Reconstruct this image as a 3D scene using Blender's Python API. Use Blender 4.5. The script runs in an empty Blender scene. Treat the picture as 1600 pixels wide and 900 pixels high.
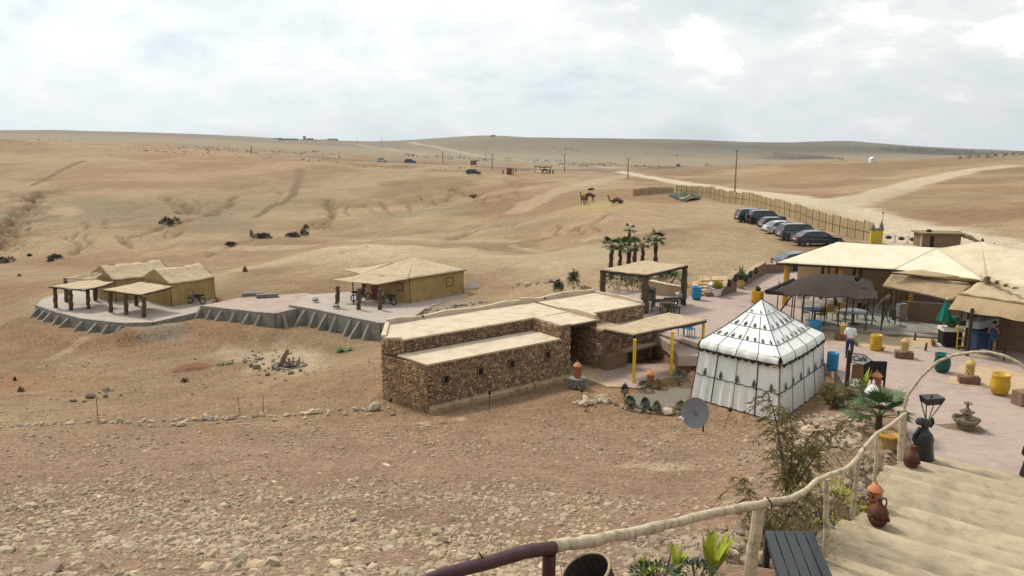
import bpy, bmesh, math, random
import numpy as np
from mathutils import Vector, Matrix
random.seed(7)
RNG = np.random.default_rng(11)
SC = bpy.context.scene
COL = SC.collection
PI = math.pi

# ------------------------------------------------------------------ camera
F = 1200.0; TH = math.radians(10.8); CZ = 10.0
CO, SI = math.cos(TH), math.sin(TH)
cam = bpy.data.cameras.new('camera'); cam.sensor_width = 36.0; cam.lens = 36.0*F/1600.0
cam.clip_start = 0.1; cam.clip_end = 20000
camo = bpy.data.objects.new('camera', cam); COL.objects.link(camo)
camo.location = (0, 0, CZ); camo.rotation_euler = (PI/2 - TH, 0, 0)
SC.camera = camo

# ------------------------------------------------------------------ daylight
SUN_EL, SUN_AZ = math.radians(50), math.radians(-42)      # azimuth from +Y, to the left
sun = bpy.data.lights.new('sun', 'SUN'); sun.energy = 3.4; sun.angle = math.radians(10); sun.color = (1, .94, .85)
suno = bpy.data.objects.new('sun', sun); COL.objects.link(suno)
sd = Vector((math.sin(SUN_AZ)*math.cos(SUN_EL), math.cos(SUN_AZ)*math.cos(SUN_EL), math.sin(SUN_EL)))
suno.rotation_euler = sd.to_track_quat('Z', 'Y').to_euler()
SC.view_settings.view_transform = 'Standard'; SC.view_settings.look = 'None'
SC.view_settings.exposure = 0.0; SC.view_settings.gamma = 1.0

W = bpy.data.worlds.new('World'); SC.world = W; W.use_nodes = True
def world():
    nt = W.node_tree; N = nt.nodes; L = nt.links
    bg = N['Background']; bg.inputs['Strength'].default_value = 0.1
    sky = N.new('ShaderNodeTexSky'); sky.sky_type = 'NISHITA'; sky.sun_disc = False
    sky.sun_elevation = SUN_EL; sky.sun_rotation = SUN_AZ
    sky.air_density = 1.4; sky.dust_density = 3.0
    tc = N.new('ShaderNodeTexCoord')
    sep = N.new('ShaderNodeSeparateXYZ'); L.new(tc.outputs['Generated'], sep.inputs[0])
    def math_(op, a, b=None, clamp=False):
        m = N.new('ShaderNodeMath'); m.operation = op; m.use_clamp = clamp
        for i, v in enumerate((a, b)):
            if v is None: continue
            if isinstance(v, (int, float)): m.inputs[i].default_value = v
            else: L.new(v, m.inputs[i])
        return m.outputs[0]
    zz = math_('MAXIMUM', sep.outputs['Z'], 0.0)
    den = math_('ADD', zz, 0.42)
    cmb = N.new('ShaderNodeCombineXYZ')
    L.new(math_('DIVIDE', sep.outputs['X'], den), cmb.inputs[0])
    L.new(math_('DIVIDE', sep.outputs['Y'], den), cmb.inputs[1])
    def noise(scale, det, rough, off, dist=0.0):
        mp = N.new('ShaderNodeMapping'); L.new(cmb.outputs[0], mp.inputs[0]); mp.inputs['Location'].default_value = off
        n = N.new('ShaderNodeTexNoise'); n.inputs['Scale'].default_value = scale; n.inputs['Detail'].default_value = det
        n.inputs['Roughness'].default_value = rough; n.inputs['Distortion'].default_value = dist
        L.new(mp.outputs[0], n.inputs['Vector']); return n.outputs['Fac']
    n1 = noise(2.3, 8, .55, (3.1, 1.7, 0), .35)
    n2 = noise(6.0, 6, .62, (9.3, 4.2, 2), .2)
    n3 = noise(1.3, 4, .5, (1.2, 7.7, 5))
    mix = math_('ADD', math_('MULTIPLY', n1, .62), math_('MULTIPLY', n2, .38))
    ramp = N.new('ShaderNodeValToRGB'); cr = ramp.color_ramp
    cr.elements[0].position = .36; cr.elements[0].color = (6.7, 7.8, 8.6, 1)
    cr.elements[1].position = .60; cr.elements[1].color = (14.0, 14.0, 13.7, 1)
    e = cr.elements.new(.46); e.color = (9.2, 9.9, 10.1, 1)
    e = cr.elements.new(.55); e.color = (10.6, 10.9, 10.8, 1)
    L.new(mix, ramp.inputs[0])
    # even pale veil low over the horizon
    veil = N.new('ShaderNodeMix'); veil.data_type = 'RGBA'
    hz = N.new('ShaderNodeMapRange'); hz.inputs['From Min'].default_value = 0.0; hz.inputs['From Max'].default_value = .11
    hz.inputs['To Min'].default_value = .82; hz.inputs['To Max'].default_value = 0.0
    L.new(sep.outputs['Z'], hz.inputs['Value'])
    L.new(hz.outputs[0], veil.inputs['Factor']); L.new(ramp.outputs[0], veil.inputs[6])
    veil.inputs[7].default_value = (8.7, 9.4, 9.8, 1)
    # openings that show the blue
    gap = N.new('ShaderNodeMapRange'); gap.inputs['From Min'].default_value = .56; gap.inputs['From Max'].default_value = .7
    gap.inputs['To Min'].default_value = 0; gap.inputs['To Max'].default_value = .55
    L.new(n3, gap.inputs['Value'])
    mx = N.new('ShaderNodeMix'); mx.data_type = 'RGBA'
    L.new(gap.outputs[0], mx.inputs['Factor']); L.new(veil.outputs[2], mx.inputs[6])
    sk2 = N.new('ShaderNodeMix'); sk2.data_type = 'RGBA'; sk2.inputs['Factor'].default_value = .6
    L.new(sky.outputs[0], sk2.inputs[6]); sk2.inputs[7].default_value = (7.6, 8.8, 9.8, 1)
    L.new(sk2.outputs[2], mx.inputs[7])
    # the cloud is lit through from the sun's side and duller on the opposite side of the sky
    dt = N.new('ShaderNodeVectorMath'); dt.operation = 'DOT_PRODUCT'; L.new(tc.outputs['Generated'], dt.inputs[0]); dt.inputs[1].default_value = tuple(sd)
    gl = N.new('ShaderNodeMapRange'); gl.inputs['From Min'].default_value = -.5; gl.inputs['From Max'].default_value = .7; gl.inputs['To Min'].default_value = .55; gl.inputs['To Max'].default_value = 1.0
    L.new(dt.outputs['Value'], gl.inputs['Value'])
    sc_ = N.new('ShaderNodeVectorMath'); sc_.operation = 'SCALE'; L.new(mx.outputs[2], sc_.inputs[0]); L.new(gl.outputs[0], sc_.inputs['Scale'])
    L.new(sc_.outputs[0], bg.inputs['Color'])
world()

# ------------------------------------------------------------------ a point on the line of sight at a known height or distance
def ray(px, py):
    a = (px-800)/F; b = (450-py)/F
    return a, CO+b*SI, -SI+b*CO
def at(px, py, z):
    r = ray(px, py); t = (z-CZ)/r[2]; return Vector((r[0]*t, r[1]*t, z))
def atY(px, py, Y):
    r = ray(px, py); t = Y/r[1]; return Vector((r[0]*t, Y, CZ+r[2]*t))
def proj(x, y, z):
    z = z-CZ; D = y*CO-z*SI
    return 800+F*x/D, 450-F*(z*CO+y*SI)/D

# ------------------------------------------------------------------ tagging
def tag(o, label=None, cat=None, group=None, kind=None):
    if label: o['label'] = label
    if cat: o['category'] = cat
    if group: o['group'] = group
    if kind: o['kind'] = kind
    return o
def thing(name, label, cat, loc=(0, 0, 0), rz=0, group=None):
    o = bpy.data.objects.new(name, None); COL.objects.link(o)
    o.location = loc; o.rotation_euler = (0, 0, rz); o.empty_display_size = .2
    return tag(o, label, cat, group)
def dup(root, loc, rz, label, name=None, scale=None):
    r = root.copy(); COL.objects.link(r); r.location = loc; r.rotation_euler = (0, 0, rz); r['label'] = label
    if scale: r.scale = scale
    for ch in list(root.children):
        c = ch.copy(); COL.objects.link(c); c.parent = r
        for g in list(ch.children):
            d = g.copy(); COL.objects.link(d); d.parent = c
    return r

# ------------------------------------------------------------------ mesh collector
class M:
    def __init__(s): s.v = []; s.f = []; s.c = []; s.col = (1, 1, 1); s.mi = []; s.m = 0
    def add(s, vs, fs):
        n = len(s.v); s.v += [tuple(p) for p in vs]
        for f in fs: s.f.append([n+i for i in f]); s.c.append(s.col); s.mi.append(s.m)
        return s
    def box(s, x0, y0, z0, x1, y1, z1):
        return s.add([(x0,y0,z0),(x1,y0,z0),(x1,y1,z0),(x0,y1,z0),(x0,y0,z1),(x1,y0,z1),(x1,y1,z1),(x0,y1,z1)],
                     [(3,2,1,0),(4,5,6,7),(0,1,5,4),(1,2,6,5),(2,3,7,6),(3,0,4,7)])
    def obox(s, c, sx, sy, sz, rz=0, taper=1.0):
        ca, sa = math.cos(rz), math.sin(rz); vs = []
        for z, k in ((0, 1), (sz, taper)):
            for x, y in ((-1,-1),(1,-1),(1,1),(-1,1)):
                X, Y = x*sx/2*k, y*sy/2*k
                vs.append((c[0]+X*ca-Y*sa, c[1]+X*sa+Y*ca, c[2]+z))
        return s.add(vs, [(3,2,1,0),(4,5,6,7),(0,1,5,4),(1,2,6,5),(2,3,7,6),(3,0,4,7)])
    def tube(s, pts, rad, n=8, cap=True):
        pts = [Vector(p) for p in pts]; k = len(pts)
        if isinstance(rad, (int, float)): rad = [rad]*k
        vs = []; prev = None
        for i, p in enumerate(pts):
            d = (pts[min(i+1, k-1)]-pts[max(i-1, 0)]); d = d.normalized() if d.length > 1e-9 else Vector((0,0,1))
            if prev is None:
                a = Vector((1,0,0)) if abs(d.x) < .8 else Vector((0,1,0))
                X = d.cross(a).normalized()
            else:
                X = (prev - d*prev.dot(d)); X = X.normalized() if X.length > 1e-6 else d.orthogonal().normalized()
            prev = X; Y = d.cross(X)
            for j in range(n):
                t = 2*PI*j/n; vs.append(p + (X*math.cos(t)+Y*math.sin(t))*rad[i])
        fs = [(i*n+j, i*n+(j+1) % n, (i+1)*n+(j+1) % n, (i+1)*n+j) for i in range(k-1) for j in range(n)]
        if cap: fs += [tuple(range(n-1, -1, -1)), tuple(range((k-1)*n, k*n))]
        return s.add(vs, fs)
    def lathe(s, c, prof, n=16, sq=1.0):
        vs = [(c[0]+r*math.cos(2*PI*j/n), c[1]+sq*r*math.sin(2*PI*j/n), c[2]+z) for r, z in prof for j in range(n)]
        k = len(prof)
        fs = [(i*n+j, i*n+(j+1) % n, (i+1)*n+(j+1) % n, (i+1)*n+j) for i in range(k-1) for j in range(n)]
        fs += [tuple(range(n-1, -1, -1)), tuple(range((k-1)*n, k*n))]
        return s.add(vs, fs)
    def prism(s, poly, z0, z1):
        n = len(poly); a = sum(poly[i][0]*poly[(i+1) % n][1]-poly[(i+1) % n][0]*poly[i][1] for i in range(n))
        if a < 0: poly = poly[::-1]
        z0 = z0 if isinstance(z0, (list, tuple)) else [z0]*n; z1 = z1 if isinstance(z1, (list, tuple)) else [z1]*n
        vs = [(p[0], p[1], z0[i]) for i, p in enumerate(poly)]+[(p[0], p[1], z1[i]) for i, p in enumerate(poly)]
        fs = [tuple(range(n-1, -1, -1)), tuple(range(n, 2*n))]+[(i, (i+1) % n, n+(i+1) % n, n+i) for i in range(n)]
        return s.add(vs, fs)
    def slab(s, pts, th):
        """closed sheet: polygon pts (3D) given a thickness th downward"""
        n = len(pts); pts = [Vector(p) for p in pts]
        nr = Vector((0,0,0))
        for i in range(n): nr += pts[i].cross(pts[(i+1) % n])
        if nr.z < 0: pts = pts[::-1]
        d = Vector((0, 0, -th))
        fs = [tuple(range(n)), tuple(range(2*n-1, n-1, -1))]+[(i, n+i, n+(i+1) % n, (i+1) % n) for i in range(n)]
        return s.add(pts+[p+d for p in pts], fs)
    def patch(s, p00, p10, p11, p01, nx, ny, sag=0.0, amp=0.0, th=.04, seed=0, es=.35):
        """cloth sheet between four corners, sagging between its edges, wavy rim, with thickness"""
        P = [Vector(p) for p in (p00, p10, p11, p01)]; rr = random.Random(seed); top = []
        ph = [rr.uniform(0, 6) for _ in range(6)]
        for j in range(ny+1):
            for i in range(nx+1):
                a, b = i/nx, j/ny
                q = P[0]*(1-a)*(1-b)+P[1]*a*(1-b)+P[2]*a*b+P[3]*(1-a)*b
                z = -sag*16*a*(1-a)*b*(1-b)*.5 - sag*es*(4*a*(1-a)+4*b*(1-b))
                z += amp*(1 if es else min(1, 8*min(a, 1-a, b, 1-b)))*(math.sin(a*9+ph[0])*math.sin(b*7+ph[1])+.5*math.sin(a*23+ph[2]+b*5)+.4*rr.uniform(-1, 1))
                top.append(q+(Vector((rr.uniform(-1, 1)*amp*.4, rr.uniform(-1, 1)*amp*.4, z)) if es else Vector((0, 0, z))))
        w = nx+1; n = len(top); flip = (P[1]-P[0]).cross(P[3]-P[0]).z < 0
        fs = []
        for j in range(ny):
            for i in range(nx):
                q = (j*w+i, j*w+i+1, (j+1)*w+i+1, (j+1)*w+i)
                if flip: q = q[::-1]
                fs.append(q); fs.append(tuple(k+n for k in q[::-1]))
        ring = [i for i in range(nx+1)]+[j*w+nx for j in range(1, ny+1)]+[ny*w+i for i in range(nx-1, -1, -1)]+[j*w for j in range(ny-1, 0, -1)]
        for k in range(len(ring)):
            a, b = ring[k], ring[(k+1) % len(ring)]
            q = (a, a+n, b+n, b)
            fs.append(q if not flip else q[::-1])
        return s.add(top+[p-Vector((0, 0, th)) for p in top], fs)
    def build(s, name, mat, parent=None, smooth=False, color=False, world=True):
        me = bpy.data.meshes.new(name)
        off = parent.matrix_world.translation if False else (root_loc(parent) if (parent is not None and world) else Vector((0, 0, 0)))
        me.from_pydata([(v[0]-off[0], v[1]-off[1], v[2]-off[2]) for v in s.v], [], s.f)
        for m in (mat if isinstance(mat, (list, tuple)) else [mat]): me.materials.append(m)
        if isinstance(mat, (list, tuple)): me.polygons.foreach_set('material_index', s.mi)
        if color:
            at_ = me.color_attributes.new('col', 'FLOAT_COLOR', 'CORNER')
            arr = []
            for f, c in zip(s.f, s.c): arr += [c[0], c[1], c[2], 1.0]*len(f)
            at_.data.foreach_set('color', arr)
        if smooth: me.polygons.foreach_set('use_smooth', [True]*len(me.polygons))
        me.update()
        o = bpy.data.objects.new(name, me); COL.objects.link(o)
        if parent is not None: o.parent = parent
        return o
def root_loc(p):
    v = Vector((0, 0, 0))
    while p is not None:
        v += p.location; p = p.parent
    return v
def solo(m, name, mat, label, cat, loc=(0, 0, 0), rz=0, group=None, **k):
    """a thing that is one mesh, modelled round its own origin"""
    o = m.build(name, mat, None, **k); o.location = loc; o.rotation_euler = (0, 0, rz)
    return tag(o, label, cat, group)
def frame(o, rz):
    """local frame -> world point function"""
    c, s = math.cos(rz), math.sin(rz)
    return lambda u, w, z=0: Vector((o[0]+u*c-w*s, o[1]+u*s+w*c, z))

# ------------------------------------------------------------------ materials
def pm(name, c1, c2=None, scale=4.0, rough=.85, bump=.2, bscale=None, metal=0.0, detail=6, attr=False, obj=True, kind='noise', stretch=None, c3=None, spec=None, bdist=.02, sheen=0):
    m = bpy.data.materials.new(name); m.use_nodes = True; nt = m.node_tree; N = nt.nodes; L = nt.links
    b = N['Principled BSDF']; b.inputs['Roughness'].default_value = rough; b.inputs['Metallic'].default_value = metal
    b.inputs['Specular IOR Level'].default_value = .3 if spec is None else spec
    if c2 is None: c2 = tuple(x*.75 for x in c1)
    tc = N.new('ShaderNodeTexCoord'); mp = N.new('ShaderNodeMapping'); L.new(tc.outputs['Object'], mp.inputs[0])
    if stretch: mp.inputs['Scale'].default_value = stretch
    n = N.new('ShaderNodeTexNoise'); n.inputs['Scale'].default_value = scale; n.inputs['Detail'].default_value = detail; n.inputs['Roughness'].default_value = .62
    L.new(mp.outputs[0], n.inputs['Vector'])
    r = N.new('ShaderNodeValToRGB'); r.color_ramp.elements[0].position = .33; r.color_ramp.elements[1].position = .67
    r.color_ramp.elements[0].color = (*c2, 1); r.color_ramp.elements[1].color = (*c1, 1)
    if c3: e = r.color_ramp.elements.new(.5); e.color = (*c3, 1)
    L.new(n.outputs['Fac'], r.inputs[0]); out = r.outputs[0]
    if attr:
        a = N.new('ShaderNodeAttribute'); a.attribute_name = 'col'
        x = N.new('ShaderNodeMix'); x.data_type = 'RGBA'; x.blend_type = 'MULTIPLY'; x.inputs['Factor'].default_value = 1
        L.new(out, x.inputs[6]); L.new(a.outputs['Color'], x.inputs[7]); out = x.outputs[2]
    L.new(out, b.inputs['Base Color'])
    if bump:
        n2 = N.new('ShaderNodeTexNoise'); n2.inputs['Scale'].default_value = bscale or scale*6; n2.inputs['Detail'].default_value = 5
        L.new(mp.outputs[0], n2.inputs['Vector'])
        bp = N.new('ShaderNodeBump'); bp.inputs['Strength'].default_value = bump; bp.inputs['Distance'].default_value = bdist
        L.new(n2.outputs['Fac'], bp.inputs['Height']); L.new(bp.outputs[0], b.inputs['Normal'])
    return m
MT = {}
def mk(key, *a, **k): MT[key] = pm(key, *a, **k)
mk('cloth_tan', (.47,.37,.245), (.34,.26,.165), 2.2, .95, .35, 14, c3=(.43,.33,.21), bdist=.09)
mk('cloth_wall', (.39,.28,.115), (.28,.195,.08), 1.2, .95, .3, 9, bdist=.09)
mk('cloth_beige', (.56,.48,.34), (.45,.375,.255), 1.1, .9, .25, 5, bdist=.05)
mk('cloth_cream', (.68,.61,.46), (.58,.51,.37), 1.1, .9, .25, 5, bdist=.05)
mk('cloth_brown', (.42,.31,.18), (.34,.245,.135), 1.3, .95, .4, 12, bdist=.09)
mk('thatch', (.40,.29,.17), (.29,.20,.11), 3, .95, .6, 26, bdist=.09)
mk('cloth_white', (.79,.79,.75), (.70,.69,.64), 1.1, .9, .3, 6, bdist=.05)
mk('cloth_black', (.042,.029,.022), (.028,.019,.015), 2, .95, .4, 14, bdist=.05)
mk('trim_black', (.016,.016,.016), (.02,.02,.02), 4, .8, .1)
mk('motif', (.085,.085,.06), (.05,.05,.04), 9, .9, .1)
mk('palm_log', (.13,.085,.055), (.06,.04,.027), 5, .95, .9, 20, stretch=(1,1,.35), bdist=.04)
mk('pole_dark', (.055,.038,.026), (.03,.022,.016), 8, .9, .3)
mk('pole_yellow', (.62,.42,.025), (.55,.36,.02), 4, .6, .15)
mk('pole_orange', (.48,.24,.03), (.38,.18,.025), 4, .7, .2)
mk('log_pale', (.56,.47,.325), (.30,.225,.14), 9, .75, .6, 34, stretch=(1,1,1), c3=(.50,.41,.28))
mk('log_purple', (.075,.03,.032), (.05,.02,.022), 7, .45, .35, 30)
mk('concrete', (.28,.265,.23), (.17,.155,.13), 1.6, .9, .3, 12)
mk('concrete_dark', (.19,.18,.16), (.14,.13,.12), 2, .9, .3, 14)
mk('mud_roof', (.57,.47,.345), (.43,.34,.24), 1.6, .95, .35, 14, c3=(.53,.43,.31))
mk('mud', (.40,.29,.18), (.33,.235,.14), 1.4, .95, .5, 14)
mk('mud_dark', (.21,.14,.085), (.16,.105,.065), 2.5, .95, .6, 16)
mk('dark', (.02,.016,.013), (.012,.01,.009), 3, .9, 0)
mk('stone', (1,1,1), (.72,.70,.68), 7, .92, .6, 30, attr=True)
mk('rock', (1,1,1), (.76,.74,.71), 9, .92, .6, 34, attr=True)
mk('leaf_palm', (.075,.115,.03), (.035,.06,.017), 5, .6, .1)
mk('leaf_fan', (.09,.13,.04), (.05,.08,.025), 4, .55, .1)
mk('leaf_tamarisk', (.21,.19,.07), (.11,.105,.04), 6, .85, .1)
mk('leaf_lime', (.38,.40,.03), (.25,.30,.03), 9, .5, .1)
mk('leaf_green', (.09,.13,.035), (.05,.075,.02), 6, .6, .1)
mk('leaf_dark', (.035,.06,.022), (.02,.035,.015), 6, .75, .1)
mk('leaf_dry', (.26,.19,.085), (.15,.11,.05), 6, .9, .1)
mk('bush_grey', (.075,.066,.045), (.04,.037,.027), 1.2, .95, .2)
mk('trunk', (.10,.06,.035), (.05,.032,.02), 9, .95, .9, 25)
mk('twig', (.13,.085,.05), (.08,.05,.03), 9, .9, .3)
mk('blue', (.04,.25,.46), (.02,.16,.33), 3, .5, .1)
mk('yellow', (.60,.36,.025), (.40,.22,.02), 3, .5, .15)
mk('green_pot', (.012,.085,.075), (.008,.06,.055), 6, .35, .15)
mk('white_paint', (.72,.71,.66), (.62,.61,.56), 5, .6, .1)
mk('terracotta', (.40,.13,.055), (.30,.095,.04), 7, .85, .25)
mk('terracotta_pale', (.55,.24,.10), (.47,.19,.08), 7, .85, .25)
mk('clay_brown', (.145,.055,.035), (.09,.035,.022), 8, .8, .3)
mk('lantern_yellow', (.55,.38,.13), (.42,.28,.09), 9, .85, .3)
mk('brick_dark', (.20,.105,.075), (.135,.07,.052), 7, .9, .5)
mk('brick_brown', (.24,.155,.105), (.17,.105,.07), 6, .9, .5)
mk('iron_black', (.012,.012,.014), (.02,.02,.022), 12, .35, .25, spec=.5)
mk('bench_black', (.035,.04,.045), (.02,.023,.027), 9, .5, .3, stretch=(1,8,1), spec=.4)
mk('stone_fountain', (.27,.21,.15), (.17,.13,.09), 11, .9, .6)
mk('fountain_wet', (.12,.095,.075), (.07,.055,.045), 5, .7, .3)
mk('dish_grey', (.20,.205,.22), (.17,.175,.19), 3, .5, .05)
mk('red', (.38,.05,.05), (.3,.04,.04), 5, .6, .1)
mk('reed', (.45,.335,.19), (.31,.22,.12), 7, .95, .5, 40, stretch=(3,3,.25), c3=(.40,.29,.16))
mk('basket', (.07,.05,.04), (.03,.022,.018), 60, .8, .6, 90)
mk('basket_rim', (.42,.32,.19), (.30,.21,.12), 14, .8, .3)
mk('wicker_yellow', (.48,.33,.13), (.33,.215,.08), 20, .8, .6, 60)
mk('turquoise', (.10,.42,.45), (.08,.35,.38), 6, .6, .1)
mk('cloth_green', (.012,.19,.15), (.009,.14,.11), 3, .9, .2)
mk('table_grey', (.28,.29,.30), (.22,.23,.24), 4, .4, .1)
mk('wood', (.24,.13,.06), (.15,.08,.035), 7, .75, .3)
mk('window_red', (.18,.05,.03), (.13,.035,.02), 7, .7, .2)
mk('glass', (.02,.022,.025), (.03,.032,.035), 3, .12, 0, spec=.6)
mk('globe', (.82,.82,.80), (.78,.78,.76), 3, .3, 0)
mk('tyre', (.012,.012,.012), (.02,.02,.02), 8, .85, .2)
mk('rim', (.35,.35,.36), (.25,.25,.26), 8, .35, 0, metal=.8)
mk('lamp_red', (.35,.02,.015), (.3,.02,.015), 8, .3, 0)
mk('plate', (.7,.7,.66), (.6,.6,.58), 8, .5, 0)
for nm, c in (('navy', (.012,.016,.03)), ('black', (.010,.010,.012)), ('green', (.018,.035,.03)), ('silver', (.50,.52,.54)), ('slate', (.06,.075,.085)), ('white', (.75,.75,.74)), ('wine', (.06,.012,.02))):
    m = pm('paint_'+nm, c, tuple(x*.9 for x in c), 3, .28, 0, metal=.3, spec=.6)
    m.node_tree.nodes['Principled BSDF'].inputs['Coat Weight'].default_value = .6; MT['paint_'+nm] = m
mk('camel', (.13,.06,.03), (.085,.04,.02), 4, .9, .3)
mk('skin', (.30,.16,.10), (.26,.135,.085), 9, .6, .1)
mk('shirt', (.72,.74,.74), (.60,.63,.66), 7, .9, .3)
mk('jeans', (.035,.05,.12), (.025,.035,.085), 9, .9, .3)
mk('hair', (.012,.009,.008), (.02,.015,.012), 30, .7, .3)
mk('blue_cloth', (.03,.06,.12), (.02,.045,.09), 5, .9, .3)
mk('dirt_red', (.23,.115,.065), (.17,.085,.048), 3, .98, .7, 14)
mk('ash', (.30,.25,.20), (.12,.09,.07), 4, .98, .6, 14)
mk('log_grey', (.25,.19,.13), (.15,.11,.075), 7, .9, .6)
mk('weed', (.14,.18,.055), (.08,.11,.04), 5, .8, .2)
mk('garden_gravel', (.22,.185,.14), (.13,.11,.085), 22, .95, .8, 40)
mk('asphalt', (.10,.095,.09), (.08,.075,.07), 2, .9, .2)
mk('yellow_gate', (.62,.50,.06), (.52,.40,.045), 3, .8, .3)
mk('rope', (.5,.45,.38), (.4,.35,.3), 8, .9, .1)
mk('galv', (.30,.27,.24), (.22,.2,.18), 8, .6, .1, metal=.4)
mk('sand_floor', (.47,.35,.21), (.38,.275,.165), 1.6, .98, .5, 18)
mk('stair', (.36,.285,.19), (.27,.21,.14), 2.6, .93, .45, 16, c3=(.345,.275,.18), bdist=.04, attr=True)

# ------------------------------------------------------------------ terrain heightfield
def hash2(ix, iy, s):
    h = (ix.astype(np.int64)*374761393 + iy.astype(np.int64)*668265263 + s*974711) & 0x7fffffff
    h = ((h ^ (h >> 13))*1274126177) & 0x7fffffff
    return ((h ^ (h >> 16)) & 0xffff)/65535.0
def vnoise(x, y, s=0):
    ix, iy = np.floor(x), np.floor(y); fx, fy = x-ix, y-iy
    fx = fx*fx*(3-2*fx); fy = fy*fy*(3-2*fy)
    a = hash2(ix, iy, s); b = hash2(ix+1, iy, s); c = hash2(ix, iy+1, s); d = hash2(ix+1, iy+1, s)
    return (a*(1-fx)+b*fx)*(1-fy)+(c*(1-fx)+d*fx)*fy
def fbm(x, y, o=4, s=0):
    v = 0; a = .5; t = 0
    for i in range(o):
        v = v+a*vnoise(x, y, s+i*17); t += a; a *= .5; x = x*2.03+11.3; y = y*2.03-7.1
    return v/t
def sst(a, b, x): t = np.clip((x-a)/(b-a), 0, 1); return t*t*(3-2*t)

# control points of the ground: (x, y, z); hz gives known heights, dY known distances along a line of sight
CP = []
def hz(px, py, z): CP.append(tuple(at(px, py, z)))
def dY(px, py, Y): CP.append(tuple(atY(px, py, Y)))
def near(u, Y, z): CP.append((u*Y, Y, z))
for u in (-1.0, -.6, -.3, 0, .3):
    near(u, 3.0, 7.15); near(u, 5.5, 6.15)
for px in (-300, 0, 300, 600, 900, 1100):
    dY(px, 900, 8); dY(px, 835, 13); dY(px, 750, 20); dY(px, 700, 25)
near(.75, 3, 6.9); near(.9, 8, 4.4); near(.9, 14, 2.3)
for px, z in ((-300, -2.4), (0, -2.2), (200, -1.9), (400, -1.6), (560, -1.3), (660, -1.25)): hz(px, 664-px*.038, z)
hz(760, 628, -1.2); hz(880, 603, -1.15); hz(1000, 655, -1.1); hz(1100, 675, -.95); hz(1200, 680, -.9)
hz(1180, 800, 2.9); hz(1250, 740, 1.3); hz(1330, 690, .3); hz(1290, 640, -.3); hz(1240, 860, 4.0)
for p in ((960, 610), (1050, 600), (930, 590)): hz(*p, -1.05)
hz(1010, 560, -1.0); hz(1300, 605, -.7); hz(1180, 560, -.9)
# slope down beyond the row of stones, valley with the camp on the left
hz(0, 620, -3.9); hz(200, 620, -3.5); hz(400, 620, -2.6); hz(540, 610, -1.9)
hz(0, 560, -5.4); hz(150, 560, -5.1); hz(300, 575, -4.0); hz(450, 572, -3.5); hz(560, 560, -2.9)
hz(60, 500, -5.1); hz(200, 525, -4.9); hz(300, 510, -4.6); hz(420, 520, -4.7); hz(540, 537, -4.8); hz(0, 480, -5.8); hz(-250, 520, -6)
hz(60, 470, -4.6); hz(250, 480, -4.1); hz(340, 462, -3.9); hz(430, 465, -3.45); hz(560, 462, -3.3); hz(650, 480, -3.15); hz(760, 455, -2.9)
hz(700, 470, -3.0); hz(800, 460, -2.5); hz(870, 465, -1.9)
hz(0, 440, -5.8); hz(150, 430, -5.2); hz(330, 430, -4.4); hz(480, 430, -3.5); hz(800, 430, -2.0)
hz(0, 408, -6.3); hz(120, 400, -6.3); hz(300, 392, -5.6); hz(430, 400, -4.3)
# knoll behind the middle hut
dY(500, 385, 92); dY(600, 376, 100); dY(720, 376, 102); dY(850, 385, 98)
hz(960, 400, -.9); hz(960, 440, -.4)
# valley behind it
dY(420, 372, 118); dY(520, 362, 132); dY(620, 366, 122); dY(760, 366, 118); dY(300, 372, 120); dY(100, 385, 112); dY(-200, 390, 112)
for px in (0, 150, 300, 450): dY(px, 330, 165); dY(px, 300, 205)
dY(600, 335, 150); dY(600, 318, 185); dY(740, 318, 165); dY(740, 340, 140); dY(860, 330, 135)
dY(0, 262, 260); dY(200, 262, 265); dY(400, 265, 255); dY(600, 272, 240); dY(750, 280, 215)
dY(-300, 300, 200); dY(-300, 240, 300)
# crest of the left hill
dY(-300, 214, 380); dY(0, 218.5, 370); dY(200, 227, 360); dY(400, 240, 340); dY(560, 251, 310); dY(700, 262, 285); dY(820, 268, 265)
dY(0, 219, 480); dY(200, 229, 470); dY(400, 243, 440)
# open ground around the camels and car park
hz(900, 350, -1.6); hz(915, 320, -.7); hz(1000, 330, -.2); hz(1000, 370, -.4); hz(1100, 330, 0); hz(1050, 305, 0)
for p in ((1100, 380), (1200, 400), (1150, 350), (1250, 370), (1350, 380), (1200, 310), (1100, 430), (1150, 450), (1200, 340), (1400, 390), (1500, 380)): hz(*p, 0)
hz(960, 292, -.2); hz(880, 285, -.3); hz(870, 300, -1.0); hz(800, 300, -1.5)
for p in ((1200, 480), (1300, 500), (1400, 520), (1500, 560), (1600, 600), (1500, 640), (1450, 690), (1600, 700), (1400, 600), (1800, 600), (1800, 480), (1600, 450)): hz(*p, 0)
dY(980, 270, 262); dY(900, 268, 262); dY(1100, 275, 240)
dY(1200, 300, 158); dY(1290, 325, 117); hz(1450, 345, 0); hz(1600, 375, 0); hz(1800, 400, 0)
# hills on the right
dY(1030, 266, 275); dY(1120, 264, 270); dY(1250, 254, 265); dY(1350, 252, 262); dY(1480, 247, 255); dY(1600, 240, 250); dY(1850, 232, 250)
dY(1200, 290, 185); dY(1330, 295, 165); dY(1450, 272, 185); dY(1600, 255, 200); dY(1500, 320, 110); dY(1600, 345, 92); dY(1600, 300, 130); dY(1800, 330, 100); dY(1500, 290, 150)
dY(1250, 258, 340); dY(1450, 254, 330); dY(1600, 250, 330)
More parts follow.
